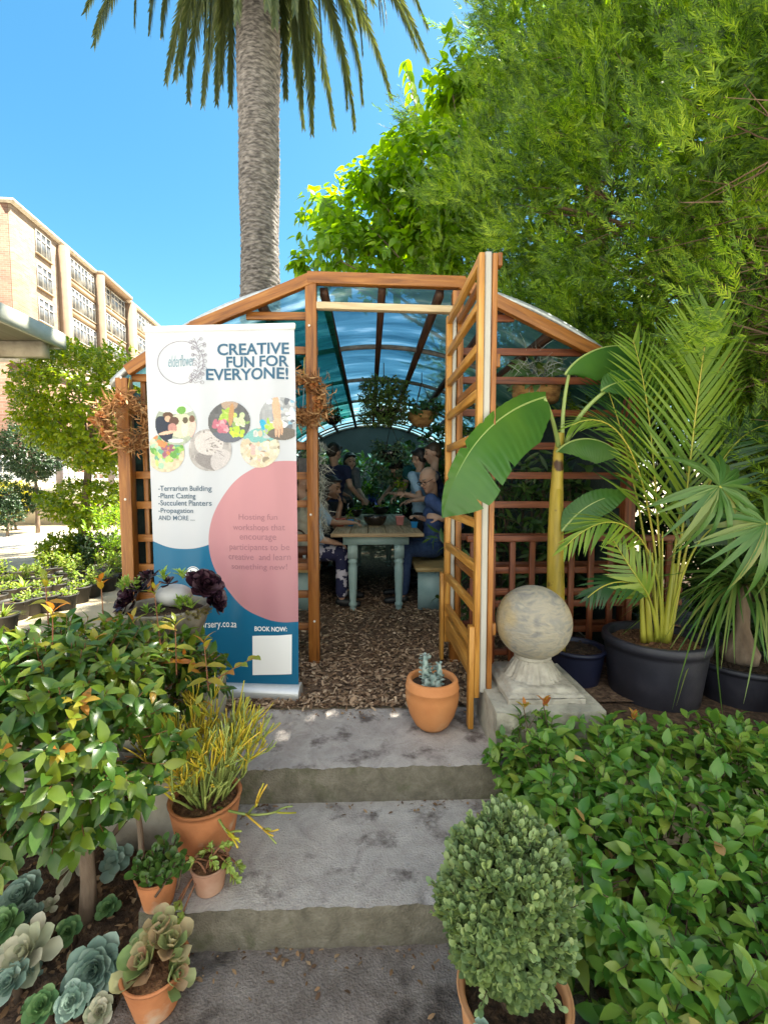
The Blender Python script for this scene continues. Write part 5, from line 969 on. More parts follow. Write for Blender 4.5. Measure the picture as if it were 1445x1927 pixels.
# ponytail palm
pp = V(*U(1392, 1240, 2.42)); t = pot('ponytail_palm', 'ponytail palm with long drooping strap leaves in a black pot at the right', 'potted plant', (pp[0], 2.42, .002), .235, pp[2], M['black_pot'], M['soil'], r_bot=.19, rim=.243, lip=.12)
b = MB(); b.lathe([(.001, -.02), (.085, -.01), (.095, .04), (.06, .10), (.035, .18), (.028, .42), (.001, .45)], pp, 24, wob=lambda a, z: .06 * np.sin(3 * a + z * 20)); b.build('trunk', M['bark'], t, smooth=True)
f = MB(); n = 150; a = rng.uniform(0, 6.28, n); el = rng.uniform(-.1, 1.3, n); D = np.stack([np.cos(a) * np.cos(el), np.sin(a) * np.cos(el), np.sin(el)], 1); f.leaves(pp + V(0, 0, .42) + D * .02, D, V(0, 0, 1) + rng.normal(0, .2, (n, 3)) - D * .2, rng.uniform(.35, .62, n), .0075, st=(0, .15, .3, .45, .6, .75, .9, 1), wd=(.8, 1, 1, .9, .75, .6, .35, .05), ac=2, cup=0, bend=rng.uniform(.8, 1.5, n)); f.build('strap_leaves', M['fan'], t)
# ================================================================ NURSERY YARD (left)
rng = np.random.default_rng(101)
M['seed'] = leafmat('seedling leaves', [(.08, .17, .03), (.16, .27, .04), (.28, .36, .07), (.42, .42, .14)], trans=.35, rough=.5, tcol=(1.7, 1.6, .5))
def nursery_proto(kind):
    t = thing('nursery_pot', 'pot', 'plant pot', (0, 0, 0), 'black nursery pots set out in rows in the yard'); c = (0, 0, 0)
    b = MB(); b.lathe([(.001, 0), (.080, 0), (.104, .135), (.112, .137), (.113, .150), (.104, .152), (.100, .13)], c, 28); b.build('pot_body', M['nursery_pot'], t, smooth=True)
    b = MB(); b.capdisc((0, 0, .128), .101); b.build('soil', M['bed'], t)
    f, s = MB(), MB()
    if kind == 0: P = np.stack([rng.normal(0, .035, 12), rng.normal(0, .035, 12), np.full(12, .13)], 1); sprigs(f, P, V(0, 0, 1) + rng.normal(0, .5, (12, 3)), .07, 5, .055, .011, stem=s, up=.1, **OVATE)
    elif kind == 1: P = np.stack([rng.normal(0, .03, 9), rng.normal(0, .03, 9), np.full(9, .13)], 1); sprigs(f, P, V(0, 0, 1) + rng.normal(0, .25, (9, 3)), .20, 8, .06, .013, stem=s, up=.1, **OVATE)
    elif kind == 2: n = 26; a = rng.uniform(0, 6.28, n); f.leaves(np.stack([.02 * np.cos(a), .02 * np.sin(a), np.full(n, .13)], 1), np.stack([np.cos(a), np.sin(a), rng.uniform(.4, 2, n)], 1), V(0, 0, 1), rng.uniform(.09, .17, n), .006, **STRAP); s.tube([(0, 0, .12), (0, 0, .15)], .01, 5)
    else: P = np.stack([rng.normal(0, .05, 5), rng.normal(0, .05, 5), np.full(5, .13)], 1); sprigs(f, P, V(0, 0, 1) + rng.normal(0, .3, (5, 3)), .03, 5, .035, .011, stem=s, **OVATE)
    f.build('seedling', M['seed'], t); s.build('stems', M['twig'], t); return t
protos = [nursery_proto(k) for k in range(4)]; used = [False] * 4
rows = [('front', [(6, 1157, 2), (30, 1134, 3), (58, 1126, 0), (90, 1121, 3), (124, 1117, 0), (148, 1106, 0), (173, 1097, 1), (200, 1087, 2), (223, 1079, 1)]),
        ('second', [(-12, 1120, 1), (16, 1110, 0), (46, 1106, 2), (78, 1103, 0), (108, 1098, 2), (137, 1091, 1), (160, 1086, 2), (184, 1080, 3), (208, 1073, 1)]),
        ('third', [(-5, 1096, 0), (20, 1092, 0), (48, 1089, 1), (74, 1085, 1), (102, 1082, 3), (128, 1078, 1), (152, 1074, 1), (176, 1069, 0)]),
        ('back', [(8, 1079, 1), (34, 1076, 2), (60, 1073, 0), (88, 1071, 1), (114, 1068, 1), (140, 1064, 0), (190, 1063, 1)])]
ORD = ['leftmost', 'second from the left', 'third from the left', 'fourth from the left', 'fifth from the left', 'sixth from the left', 'seventh from the left', 'eighth from the left', 'ninth from the left']
KN = ['spreading green seedlings', 'tall pale seedlings', 'grassy leaves', 'tiny sprouts']
for rn, L_ in rows:
    for i, (px, py, k) in enumerate(L_):
        p = U(px, py, Z=.145)
        if not used[k]: o = protos[k]; used[k] = True
        else: o = copy_tree(protos[k])
        o.location = (p.x, p.y, 0); o.rotation_euler = (0, 0, rng.uniform(0, 6.28)); s = rng.uniform(.92, 1.12); o.scale = (s, s, s * rng.uniform(.95, 1.05))
        o['label'] = f'black nursery pot of {KN[k]}, {ORD[i]} in the {rn} row'
# ---- topiary trees
M['top'] = leafmat('topiary leaves', [(.05, .10, .008), (.11, .19, .012), (.20, .28, .015), (.34, .36, .025)], trans=.45, rough=.35, tcol=(2.6, 2.2, .4))
M['top_dark'] = leafmat('dark topiary leaves', [(.012, .035, .012), (.025, .06, .02), (.05, .09, .025)], trans=.2, rough=.4)
def topiary(name, label, base, tiers, m, L, nper, trunk_r, stem_px=None):
    t = thing(name, label, 'tree', tuple(base), 'trees in the nursery yard'); f, tw = MB(), MB()
    topc = V(*tiers[0][0]); b = MB(); b.tube(curve(base, topc, 0, 10, mid=(V(*base) + topc) / 2 + V(.06, 0, 0)), [trunk_r, trunk_r * .75, trunk_r * .4], 9); b.build('trunk', M['bark'], t, smooth=True)
    for c, r in tiers:
        n = int(nper * r[0] * r[2] * 10); d = rdir(n); q = rng.uniform(.4, 1, (n, 1)) ** .45; P = V(*c) + d * V(*r) * q * (1 + .13 * np.sin(d[:, :1] * 6 + 1) * np.sin(d[:, 2:] * 5)); sprigs(f, P, d + V(0, 0, .3), L * 1.1, 5, L, L * .26, out=.8, fwd=.5, up=-.1, **{**OVATE, 'st': (0, .3, .7, 1), 'wd': (.1, 1, .8, .05)})
        for k in range(12): tw.tube(curve(V(c[0], c[1], c[2] - r[2] * .8), V(*c) + rdir(1)[0] * V(*r) * .8, 0, 5), [trunk_r * .3, .004], 4, cap=False)
    f.build('crown', m, t); tw.build('limbs', M['bark'], t); return t
TY = 7.0; base = V(*U(150, 1056, TY)); base[2] = 0
topiary('topiary_tree', 'bright yellow green two tiered topiary tree in the nursery yard', base, [(U(172, 764, TY), (.93, .9, .90)), (U(168, 948, TY - .1), (.60, .5, .30))], M['top'], .085, 330, .075)
TY = 11.2; base = V(*U(72, 1001, TY)); base[2] = 0
topiary('topiary_tree', 'smaller dark ball topiary on a thin stem behind the bright topiary', base, [(U(62, 848, TY), (.68, .65, .68)), (U(48, 938, TY), (.40, .4, .28))], M['top_dark'], .07, 420, .05)
TY = 10.5; base = V(*U(14, 1004, TY)); base[2] = 0
topiary('conifer_sapling', 'sparse dark conifer sapling at the left edge of the yard', base, [(U(12, 930, TY), (.22, .2, .45)), (U(10, 965, TY), (.34, .3, .3))], M['top_dark'], .07, 300, .03)
TY = 12.0; base = V(*U(30, 985, TY)); base[2] = 0
topiary('yellow_bush', 'low yellow leaved bush behind the conifer sapling', base, [(U(16, 938, TY), (.62, .5, .42))], leafmat('yellow bush leaves', [(.28, .28, .01), (.42, .40, .02)], trans=.4), .07, 420, .03)
TY = 6.3; base = V(*U(214, 1075, TY)); base[2] = 0
t = thing('bright_shrub', 'bright lime green upright shrub beside the greenhouse wall', 'shrub', tuple(base)); f, s = MB(), MB(); n = 130
P = base + np.stack([rng.normal(0, .14, n), rng.normal(0, .14, n), rng.uniform(.05, .8, n)], 1); sprigs(f, P, V(0, 0, 1) + rng.normal(0, .4, (n, 3)), .16, 7, .075, .013, stem=s, up=.2, **OVATE); f.build('foliage', leafmat('lime leaves', [(.12, .26, .03), (.22, .38, .04), (.34, .46, .08)], trans=.45, tcol=(1.8, 1.7, .5)), t); s.build('stems', M['twig'], t)
for px, py, lab in ((130, 1062, 'low dark green bush at the foot of the bright topiary, on its near side'), (188, 1060, 'low dark green bush between the bright topiary and the lime shrub')):
    TY = 6.6; base = V(*U(px, py, TY)); base[2] = 0; topiary('low_bush', lab, base, [(base + V(0, 0, .2), (.34, .3, .24))], M['top_dark'] if px > 150 else M['top'], .08, 500, .02)
# ---- boundary wall with railing, street and car
M['wall'] = mat('cream boundary wall', [(.5, .44, .35), (.58, .52, .43)], rough=.9, scale=2, bump=.15, bscale=40)
bw_ = thing('boundary_wall', 'low cream boundary wall with white palisade railing across the yard', 'wall', (-11, 13.6, 0))
b = MB(); b.box((-30, 13.5, -.004), (-1.9, 13.72, 1.30)); b.build('wall_body', M['wall'], bw_)
b = MB(); b.box((-30, 13.47, 1.302), (-1.9, 13.75, 1.345)); b.build('coping', M['white'], bw_)
b = MB()
for x in np.arange(-18, -2, .17): b.beam((x, 13.61, 1.34), (x, 13.61, 2.12), .045, .02, (0, 1, 0))
for z in (1.5, 1.98): b.beam((-18, 13.63, z), (-2, 13.63, z), .03, .05)
b.build('railing', M['white'], bw_)
for x in (U(118, 900, 13.6).x, U(215, 900, 13.6).x): b = MB(); b.box((x - .09, 13.52, 1.0), (x + .09, 13.46, 2.25)); b.build('rail_post', mat('mauve grey post', [(.2, .17, .18), (.28, .24, .25)], rough=.8), bw_)
b = MB(); b.box((-60, 13.8, -.3), (-1.5, 24, .62)); struct(b.build('street', mat('street asphalt', [(.10, .10, .10), (.16, .16, .16)], rough=.95, scale=20)))
c = U(45, 890, 17.0); cx, cy, cz = c.x, 17.0, .62
car = thing('parked_car', 'white car parked behind the railing at the left edge', 'car', (cx, cy, cz))
prof = [(-2.1, .35), (-2.15, .62), (-2.0, .85), (-1.2, .95), (-.55, 1.42), (.7, 1.45), (1.45, 1.02), (2.05, .92), (2.15, .6), (2.1, .3)]
b = MB(); k = len(prof); ins = [1, 1, 1, 1, .86, .86, 1, 1, 1, 1]; b.add([(cx + x, cy + s * .84 * q, cz + z) for s in (-1, 1) for (x, z), q in zip(prof, ins)], [(i, i + 1, k + i + 1, k + i) for i in range(k - 1)] + [tuple(range(k))[::-1], tuple(range(k, 2 * k)), (0, k, 2 * k - 1, k - 1)]); b.build('body', mat('white car paint', [(.7, .72, .75), (.74, .76, .78)], rough=.25, coat=.6), car, bevel=.05)
b = MB()
for x0, x1 in ((-.98, .02), (.10, 1.08)): b.add([(cx + x0 + (.32 if x0 < 0 else 0), cy - .80, cz + 1.36), (cx + x1 - (.30 if x1 > .5 else 0), cy - .80, cz + 1.36), (cx + x1, cy - .85, cz + .98), (cx + x0, cy - .85, cz + .98)], [(0, 1, 2, 3)])
b.build('side_window', mat('car glass', [(.03, .04, .05)], rough=.05), car)
for x in (-1.35, 1.35):
    b = MB(); b.tube([(cx + x, cy - .88, cz + .32), (cx + x, cy - .66, cz + .32)], .32, 24); wh = b.build('wheel', M['nursery_pot'], car); b = MB(); b.tube([(cx + x, cy - .89, cz + .32), (cx + x, cy - .87, cz + .32)], .2, 20); b.build('rim', M['metal'], wh)
# ---- carport canopy at the left edge
cp_ = thing('carport_canopy', 'flat carport roof with pale fascia at the left edge', 'canopy', (-7, 4, 0))
xr = U(118, 668, 6.2).x; b = MB(); b.box((-10, -1, 2.98), (xr - .02, 6.18, 3.03)); b.build('soffit', mat('beige soffit boards', [(.28, .24, .17), (.36, .31, .23)], rough=.8, stretch=(6, .3, 1), scale=4), cp_)
b = MB(); b.box((xr - .018, -1, 2.97), (xr + .03, 6.24, 3.17)); b.box((-10, 6.185, 2.97), (xr - .02, 6.24, 3.17)); b.build('fascia', mat('grey cream fascia', [(.42, .42, .36), (.52, .52, .46)], rough=.6), cp_)
b = MB(); b.box((-10, -1, 3.035), (xr - .03, 6.18, 3.15)); b.build('roof_deck', M['metal'], cp_)
b = MB(); b.box((-10, 5.9, 2.80), (xr - .06, 6.05, 2.975)); b.build('beam', M['beige'], cp_)
for y in (1.0, 5.95): b = MB(); b.tube([(-6.2, y, 0), (-6.2, y, 2.8)], .06, 12); b.build('column', M['metal'], cp_)
# ---- brick house behind the yard
def brickmat(n, c1, c2, mor, sc=1.0):
    if n in MATS: return MATS[n]
    m = bpy.data.materials.new(n); m.use_nodes = True; MATS[n] = m; nd, ln = m.node_tree.nodes, m.node_tree.links; pb = nd['Principled BSDF']; tc = nd.new('ShaderNodeTexCoord'); sp = nd.new('ShaderNodeSeparateXYZ'); cb = nd.new('ShaderNodeCombineXYZ'); ad = nd.new('ShaderNodeMath'); ad.operation = 'ADD'
    ln.new(tc.outputs['Object'], sp.inputs[0]); ln.new(sp.outputs[0], ad.inputs[0]); ln.new(sp.outputs[1], ad.inputs[1]); ln.new(ad.outputs[0], cb.inputs[0]); ln.new(sp.outputs[2], cb.inputs[1])
    br = nd.new('ShaderNodeTexBrick'); ln.new(cb.outputs[0], br.inputs['Vector']); br.inputs['Color1'].default_value = (*c1, 1); br.inputs['Color2'].default_value = (*c2, 1); br.inputs['Mortar'].default_value = (*mor, 1); br.inputs['Scale'].default_value = sc; br.inputs['Brick Width'].default_value = .5; br.inputs['Row Height'].default_value = .17; br.inputs['Mortar Size'].default_value = .012
    nz = nd.new('ShaderNodeTexNoise'); nz.inputs['Scale'].default_value = .8; nz.inputs['Detail'].default_value = 8; ln.new(tc.outputs['Object'], nz.inputs[0]); mr = nd.new('ShaderNodeMapRange'); mr.inputs[3].default_value = .65; mr.inputs[4].default_value = 1.3; ln.new(nz.outputs[0], mr.inputs[0])
    mx = nd.new('ShaderNodeMix'); mx.data_type = 'RGBA'; mx.blend_type = 'MULTIPLY'; mx.inputs[0].default_value = 1; ln.new(br.outputs[0], mx.inputs[6]); ln.new(mr.outputs[0], mx.inputs[7]); ln.new(mx.outputs[2], pb.inputs['Base Color']); pb.inputs['Roughness'].default_value = .9; return m
M['brick'] = brickmat('buff face brick', (.23, .155, .105), (.31, .225, .165), (.29, .25, .20)); M['brick_red'] = brickmat('red face brick', (.17, .085, .06), (.25, .135, .095), (.24, .19, .16))
hs_ = thing('brick_house', 'red brick house wall behind the boundary wall at the left edge', 'house', (-20, 25, 0)); xr = U(60, 800, 25).x
b = MB(); b.box((-30, 25, -.2), (xr, 33, 7.6)); b.build('wall', M['brick_red'], hs_); b = MB(); b.box((-30.3, 24.6, 7.602), (xr + .3, 33.3, 7.9)); b.build('roof', M['beige'], hs_)
b = MB(); b.box((-22.5, 24.93, 3.6), (-20.6, 24.99, 5.2)); w_ = b.build('window', M['white'], hs_); b = MB(); b.box((-22.4, 24.90, 3.7), (-20.7, 24.925, 5.1)); b.build('pane', mat('window glass', [(.10, .13, .16), (.22, .26, .30)], rough=.08, scale=.6), w_)
# ================================================================ APARTMENT BLOCK
az = math.atan((644 - 722.5) / F) - YAW; dv = V(math.sin(az), math.cos(az), 0); nv_ = V(dv[1], -dv[0], 0); A0 = V(*U(47, 900, 40.0)); A0[2] = 0
def FB(px, py):
    d = np.array(MW @ Vector(((px - 722.5) / F, (963.5 - py) / F, -1))); t_ = ((A0 - np.array(CAM)) @ nv_) / (d @ nv_); p = np.array(CAM) + d * t_ - A0; return p @ dv, p[2]
zr = FB(47, 378)[1] - .9; uE = FB(330, 700)[0] + 14
ap = thing('apartment_block', 'tall buff brick apartment block with rows of windows far behind the yard', 'building', tuple(A0), rz=math.pi / 2 - math.atan2(dv[0], dv[1]) * 1.0)
# local frame: +x along the facade, -y out of the facade (towards the right of the picture)
ap.rotation_euler = (0, 0, math.atan2(dv[1], dv[0]))
def lb_(name, m, lo, hi, parent=ap, **k): b = MB(); b.box(lo, hi); return b.build(name, m, parent, local=True, **k)
lb_('wall', M['brick'], (0, .0, -.2), (uE, 14, zr - .3)); lb_('end_wall', M['brick_red'], (-.06, .25, -.2), (-.002, 18, zr - .32)); lb_('roof_slab', M['beige'], (-.25, -.35, zr - .298), (uE + .3, 18.2, zr))  # end wall: darker red brick, the shade of that side put into its tone
u1, u2 = FB(108, 500)[0], FB(126, 500)[0]; M['pier'] = mat('tan plaster pier', [(.24, .165, .115), (.29, .21, .15)], rough=.9, scale=1.5); M['spandrel'] = mat('pale spandrel brick', [(.30, .22, .145), (.37, .28, .19)], rough=.9, scale=2)
z1 = FB(108, 462)[1]; lb_('pier', M['pier'], (u1, -.8, -.2), (u2 - .8, -.002, z1)); u3, u4 = FB(236, 600)[0], FB(251, 600)[0]; lb_('pier', M['pier'], (u3, -.9, -.2), (u4 - 1, -.002, FB(236, 571)[1]))
zt, zb_ = FB(80, 442)[1], FB(80, 483)[1]; pitch = FB(80, 442)[1] - FB(80, 503)[1]; wh_ = zt - zb_
M['pane'] = mat('apartment glass', [(.04, .05, .06), (.12, .13, .15), (.36, .37, .38)], rough=.08, scale=.9, detail=2); M['frame'] = mat('white window frames', [(.40, .40, .39), (.46, .46, .45)], rough=.5)
def win_proto(wd, ht, nm):
    b = MB()
    for x in np.linspace(0, wd, nm + 1): b.beam((x, -.05, 0), (x, -.05, ht), .07, .08, (0, 1, 0))
    for z in (0, ht * .68, ht): b.beam((-.04, -.05, z), (wd + .04, -.05, z), .08, .09)
    f = b.build('window', M['frame'], ap, local=True); b = MB(); b.box((0, -.035, 0), (wd, -.012, ht)); b.build('pane', M['pane'], f, local=True); b = MB(); b.box((-.1, -.22, -.14), (wd + .1, -.002, -.055)); b.build('sill', M['spandrel'], f, local=True); return f
cols = [(FB(67, 450)[0], FB(94, 450)[0] - FB(67, 450)[0], 3, 0), (FB(132, 500)[0], FB(175, 500)[0] - FB(132, 500)[0], 7, 0), (FB(181, 540)[0], FB(206, 560)[0] - FB(181, 540)[0], 4, 0), (FB(209, 560)[0], FB(234, 580)[0] - FB(209, 560)[0], 4, 0), (FB(253, 600)[0], FB(279, 620)[0] - FB(253, 600)[0], 4, 0), (FB(282, 620)[0], FB(309, 640)[0] - FB(282, 620)[0], 4, 0)]
nrow = int(zb_ / pitch) + 1
for ci, (u, wd, nm, _) in enumerate(cols):
    pro = None
    for r_ in range(nrow):
        o = win_proto(wd, wh_, nm) if pro is None else copy_tree(pro, ap); pro = pro or o; o.location = (u, 0, zb_ - r_ * pitch)
for (ua, ub) in ((cols[1][0] - .3, cols[1][0] + cols[1][1] + .3), (cols[2][0] - .2, u3 - .3), (cols[4][0] - .2, cols[5][0] + cols[5][1] + 1)):
    for r_ in range(nrow): lb_('spandrel', M['spandrel'], (ua, -.13, zb_ - r_ * pitch - (pitch - wh_) + .25), (ub, -.003, zb_ - r_ * pitch - .16))
b = MB(); ua, ub = cols[2][0] - .4, u3; b.box((ua, -1.0, zt + .35), (ub, -.004, zt + .75)); b.box((ua, -1.0, -.2), (ua + .35, -.004, zt + .348)); b.build('balcony_frame', M['pier'], ap, local=True)
b = MB(); b.tube([(22, 3, zr), (22, 3, zr + 3)], .05, 6); b.tube([(22, 3, zr + 3), (24, 3, zr + .2)], .03, 5); b.tube([(22, 3, zr + 3), (20.5, 3, zr + .2)], .03, 5); b.build('roof_mast', M['metal'], ap, local=True)

# ---- dark evergreen bushes filling the gap right of the greenhouse, under the cypresses
M['bush'] = leafmat('dark evergreen bush leaves', [(.012, .035, .01), (.025, .065, .014), (.05, .10, .02)], trans=.2, rough=.45)
for x, y, hh, w_, lab in ((2.35, 4.0, 1.9, .45, 'dark evergreen bush against the right corner of the greenhouse'), (3.1, 3.5, 2.0, .5, 'tall dark evergreen bush behind the areca palm fronds'), (3.4, 2.75, 1.7, .45, 'dark evergreen bush behind the fan palm at the right edge'), (2.75, 3.15, 1.1, .4, 'low dark evergreen bush behind the largest black pot'), (4.3, 4.6, 2.2, .7, 'dark evergreen bush farthest back on the right')):
    topiary('evergreen_bush', lab, V(x, y, 0), [((x, y, hh * .52), (w_, w_ * .8, hh * .5))], M['bush'], .085, 260, .03)
# ================================================================ GREENHOUSE INTERIOR
rng = np.random.default_rng(202)
M['teal'] = mat('pale duck egg paint', [(.26, .40, .40), (.34, .48, .47), (.40, .53, .51)], rough=.5, scale=6, bump=.08, bscale=40)
tb = thing('work_table', 'long plank topped table with pale teal turned legs', 'table', (.07, 5.2, 0))
b = MB(); xs = np.linspace(-.345, .488, 6)
for i in range(5): b.beam(((xs[i] + xs[i + 1]) / 2, 4.05, .737), ((xs[i] + xs[i + 1]) / 2, 6.6, .737), xs[i + 1] - xs[i] - .006, .036)
b.beam((-.347, 4.038, .737), (.490, 4.038, .737), .022, .034); b.build('tabletop', wood('worn plank table', (.20, .13, .07), (.36, .25, .14), (.48, .36, .22), rough=.6), tb, bevel=.004)
b = MB(); b.box((-.24, 4.12, .640), (.36, 4.15, .717)); b.box((-.24, 6.5, .640), (.36, 6.53, .717)); b.box((-.245, 4.152, .640), (-.215, 6.498, .717)); b.box((.335, 4.152, .640), (.365, 6.498, .717)); b.build('apron', M['teal'], tb)
lp = [(.026, 0), (.030, .03), (.027, .05), (.038, .062), (.038, .078), (.028, .09), (.033, .12), (.043, .36), (.044, .42), (.036, .455), (.046, .468), (.046, .482), (.038, .495), (.040, .51)]
for x, y in ((-.155, 4.19), (.275, 4.19), (-.155, 6.45), (.275, 6.45)):
    b = MB(); b.lathe(lp, (x, y, 0), 24); b.box((x - .045, y - .045, .508), (x + .045, y + .045, .66)); b.build('leg', M['teal'], tb, smooth=False)
def bench(label, x0, x1):
    t = thing('bench', label, 'bench', ((x0 + x1) / 2, 5.2, 0)); b = MB(); b.box((x0, 4.12, .382), (x1, 6.3, .42)); b.build('seat', wood('bench seat wood', (.26, .15, .05), (.42, .28, .11), (.5, .36, .17)), t, bevel=.004)
    for y in (4.2, 6.2): b = MB(); b.box((x0 + .025, y - .02, 0), (x1 - .025, y + .02, .381)); b.build('leg', M['teal'], t)
bench('pale teal bench on the right of the table under the man in blue', .43, .78); bench('pale teal bench on the left of the table behind the trellis', -.86, -.50)
# ---- people
SKIN = mat('light skin', [(.42, .24, .165), (.52, .31, .225)], rough=.55, scale=14); SKIN2 = mat('tanned skin', [(.26, .14, .09), (.34, .19, .125)], rough=.55, scale=14)
def bake(mb, name, m, parent, vox=.011, sm=3):
    me_o = mb.build('tmp', None); md = me_o.modifiers.new('r', 'REMESH'); md.mode = 'VOXEL'; md.voxel_size = vox; s_ = me_o.modifiers.new('s', 'SMOOTH'); s_.factor = .5; s_.iterations = sm
    dg = bpy.context.evaluated_depsgraph_get(); me = bpy.data.meshes.new_from_object(me_o.evaluated_get(dg)); bpy.data.objects.remove(me_o); me.name = name; me.materials.clear(); me.materials.append(m)
    me.transform(Matrix.Translation(-root_loc(parent))); me.polygons.foreach_set('use_smooth', np.ones(len(me.polygons), bool)); o = bpy.data.objects.new(name, me); COL.objects.link(o); o.parent = parent; return o
def cap(mb, a, ra, b_, rb):
    a, b_ = V(*a), V(*b_); L = np.linalg.norm(b_ - a) + 1e-6; d = (b_ - a) / L; an = np.linspace(0, np.pi / 2, 5); pts, rs = [], []
    for t in an[::-1][:-0 or None]: pts.append(a - d * ra * math.sin(t)); rs.append(max(.0006, ra * math.cos(t)))
    for t in (.33, .66): pts.append(a + (b_ - a) * t); rs.append(ra + (rb - ra) * t)
    for t in an: pts.append(b_ + d * rb * math.sin(t)); rs.append(max(.0006, rb * math.cos(t)))
    mb.tube(pts, np.array(rs), 12)
def frame(f, up=(0, 0, 1)):
    f = nrm(V(*f)); r = nrm(np.cross(f, V(*up))); return r, f, np.cross(r, f)
def hand(mb, w, d, nrml, s=1.0, curl=.5):
    r, f, u = frame(d, nrml); w = V(*w); R_ = np.stack([r, f, u], 1); mb.ball(w + f * .045 * s, (.038 * s, .048 * s, .016 * s), 14, 8, rot=R_); cap(mb, w - f * .02, .024 * s, w + f * .02, .026 * s)
    for i, (o, L) in enumerate(((-.028, .036), (-.010, .043), (.010, .040), (.027, .031))):
        p0 = w + (r * o + f * .082) * s; p1 = p0 + (f * math.cos(curl * .6) - u * math.sin(curl * .6)) * L * s; p2 = p1 + (f * math.cos(curl * 1.7) - u * math.sin(curl * 1.7)) * L * .8 * s; cap(mb, p0, .0088 * s, p1, .008 * s); cap(mb, p1, .008 * s, p2, .0068 * s)
    p0 = w + (-r * .03 + f * .03) * s; p1 = p0 + (-r * .028 + f * .03 - u * .012) * s; p2 = p1 + (-r * .004 + f * .028 - u * .012) * s; cap(mb, p0, .011 * s, p1, .010 * s); cap(mb, p1, .010 * s, p2, .008 * s)
def person(label, J, skin, top, bottom, hair=None, hairstyle='short', sleeve=.75, s=1.0, glasses=False, shoes=None, topname='shirt', vest=None):
    ft = (V(*J['anL']) + V(*J['anR'])) / 2; t = thing('person', label, 'person', (ft[0], ft[1], max(.012, ft[2] - .09)))
    hc = V(*J['head']); r, f, u = frame(J['face']); Rm = np.stack([r, f, u], 1); hip, ch = V(*J['hip']), V(*J['chest']); L = lambda x, y, z: hc + (r * x + f * y + u * z) * s
    b = MB(); b.ball(L(0, -.012, .028), V(.074, .096, .090) * s, 24, 16, rot=Rm); b.ball(L(0, .022, -.045), V(.056, .068, .070) * s, 20, 12, rot=Rm); cap(b, L(0, .062, -.092), .024 * s, L(0, .060, -.080), .026 * s)
    cap(b, L(0, .088, .012), .008 * s, L(0, .106, -.022), .0135 * s); b.ball(L(0, .080, -.055), V(.024, .012, .014) * s, 12, 8, rot=Rm); cap(b, L(-.036, .075, .030), .012 * s, L(.036, .075, .030), .012 * s)
    for q in (-1, 1): b.ball(L(q * .076, -.006, -.006), V(.010, .022, .033) * s, 12, 8, rot=Rm); b.ball(L(q * .044, .056, -.03), V(.022, .022, .024) * s, 12, 8, rot=Rm)
    nb = ch + (hc - ch) * .30; cap(b, nb, .056 * s, L(0, -.02, -.075), .050 * s)
    shL, shR = V(*J['shL']), V(*J['shR']); lat = nrm(shR - shL); sp = nrm(ch - hip); Rt = np.stack([lat, nrm(np.cross(sp, lat)), sp], 1)
    def torso(mb, g):
        for q, (a, c) in zip(np.linspace(0, 1, 6), ((.165, .115), (.150, .105), (.140, .10), (.150, .105), (.160, .108), (.140, .085))): mb.ball(hip + (ch - hip) * q * 1.02, V(a * s + g, c * s + g, .10 * s), 20, 12, rot=Rt)
        cap(mb, shL, .062 * s + g, shR, .062 * s + g); cap(mb, ch, .075 * s + g, nb - (nb - ch) * .1, .055 * s + g)
    torso(b, -.012)
    for k in 'LR':
        sh_, el, wr = V(*J['sh' + k]), V(*J['el' + k]), V(*J['wr' + k]); cap(b, sh_, .046 * s, el, .038 * s); cap(b, el, .038 * s, wr, .026 * s); hand(b, wr, J.get('hd' + k, nrm(wr - el)), J.get('hn' + k, (0, 0, 1)), s * .95, J.get('curl', .6))
        kn, an_ = V(*J['kn' + k]), V(*J['an' + k]); hj = hip + lat * (.085 * s if k == 'R' else -.085 * s); cap(b, hj, .075 * s, kn, .050 * s); cap(b, kn, .050 * s, an_, .034 * s); fd = nrm(V(*J.get('toe', J['face'])) * V(1, 1, 0)); cap(b, an_ - V(0, 0, .045), .034 * s, an_ + fd * .15 * s - V(0, 0, .062), .026 * s)
    bake(b, 'body', skin, t, .010)
    b = MB(); torso(b, .006)
    for k in 'LR':
        sh_, el, wr = V(*J['sh' + k]), V(*J['el' + k]), V(*J['wr' + k])
        if vest is None or True: cap(b, sh_, .060 * s, sh_ + (el - sh_) * min(1, sleeve), .054 * s)
        if sleeve > 1: cap(b, el, .050 * s, el + (wr - el) * (sleeve - 1), .042 * s)
    bake(b, topname, top, t, .011)
    if vest is not None: b = MB(); torso(b, .014); bake(b, 'vest', vest, t, .014)
    b = MB()
    for k in 'LR':
        kn, an_ = V(*J['kn' + k]), V(*J['an' + k]); hj = hip + lat * (.085 * s if k == 'R' else -.085 * s); cap(b, hj, .095 * s, kn, .072 * s); cap(b, kn, .070 * s, kn + (an_ - kn) * .9, .058 * s)
    b.ball(hip, V(.172 * s, .125 * s, .10 * s), 18, 10, rot=Rt); bake(b, 'trousers', bottom, t, .012)
    if shoes is not None:
        b = MB(); fd = nrm(V(*J.get('toe', J['face'])) * V(1, 1, 0))
        for k in 'LR': an_ = V(*J['an' + k]); cap(b, an_ - V(0, 0, .045) - fd * .02, .042 * s, an_ + fd * .16 * s - V(0, 0, .06), .032 * s)
        bake(b, 'shoes', shoes, t, .012)
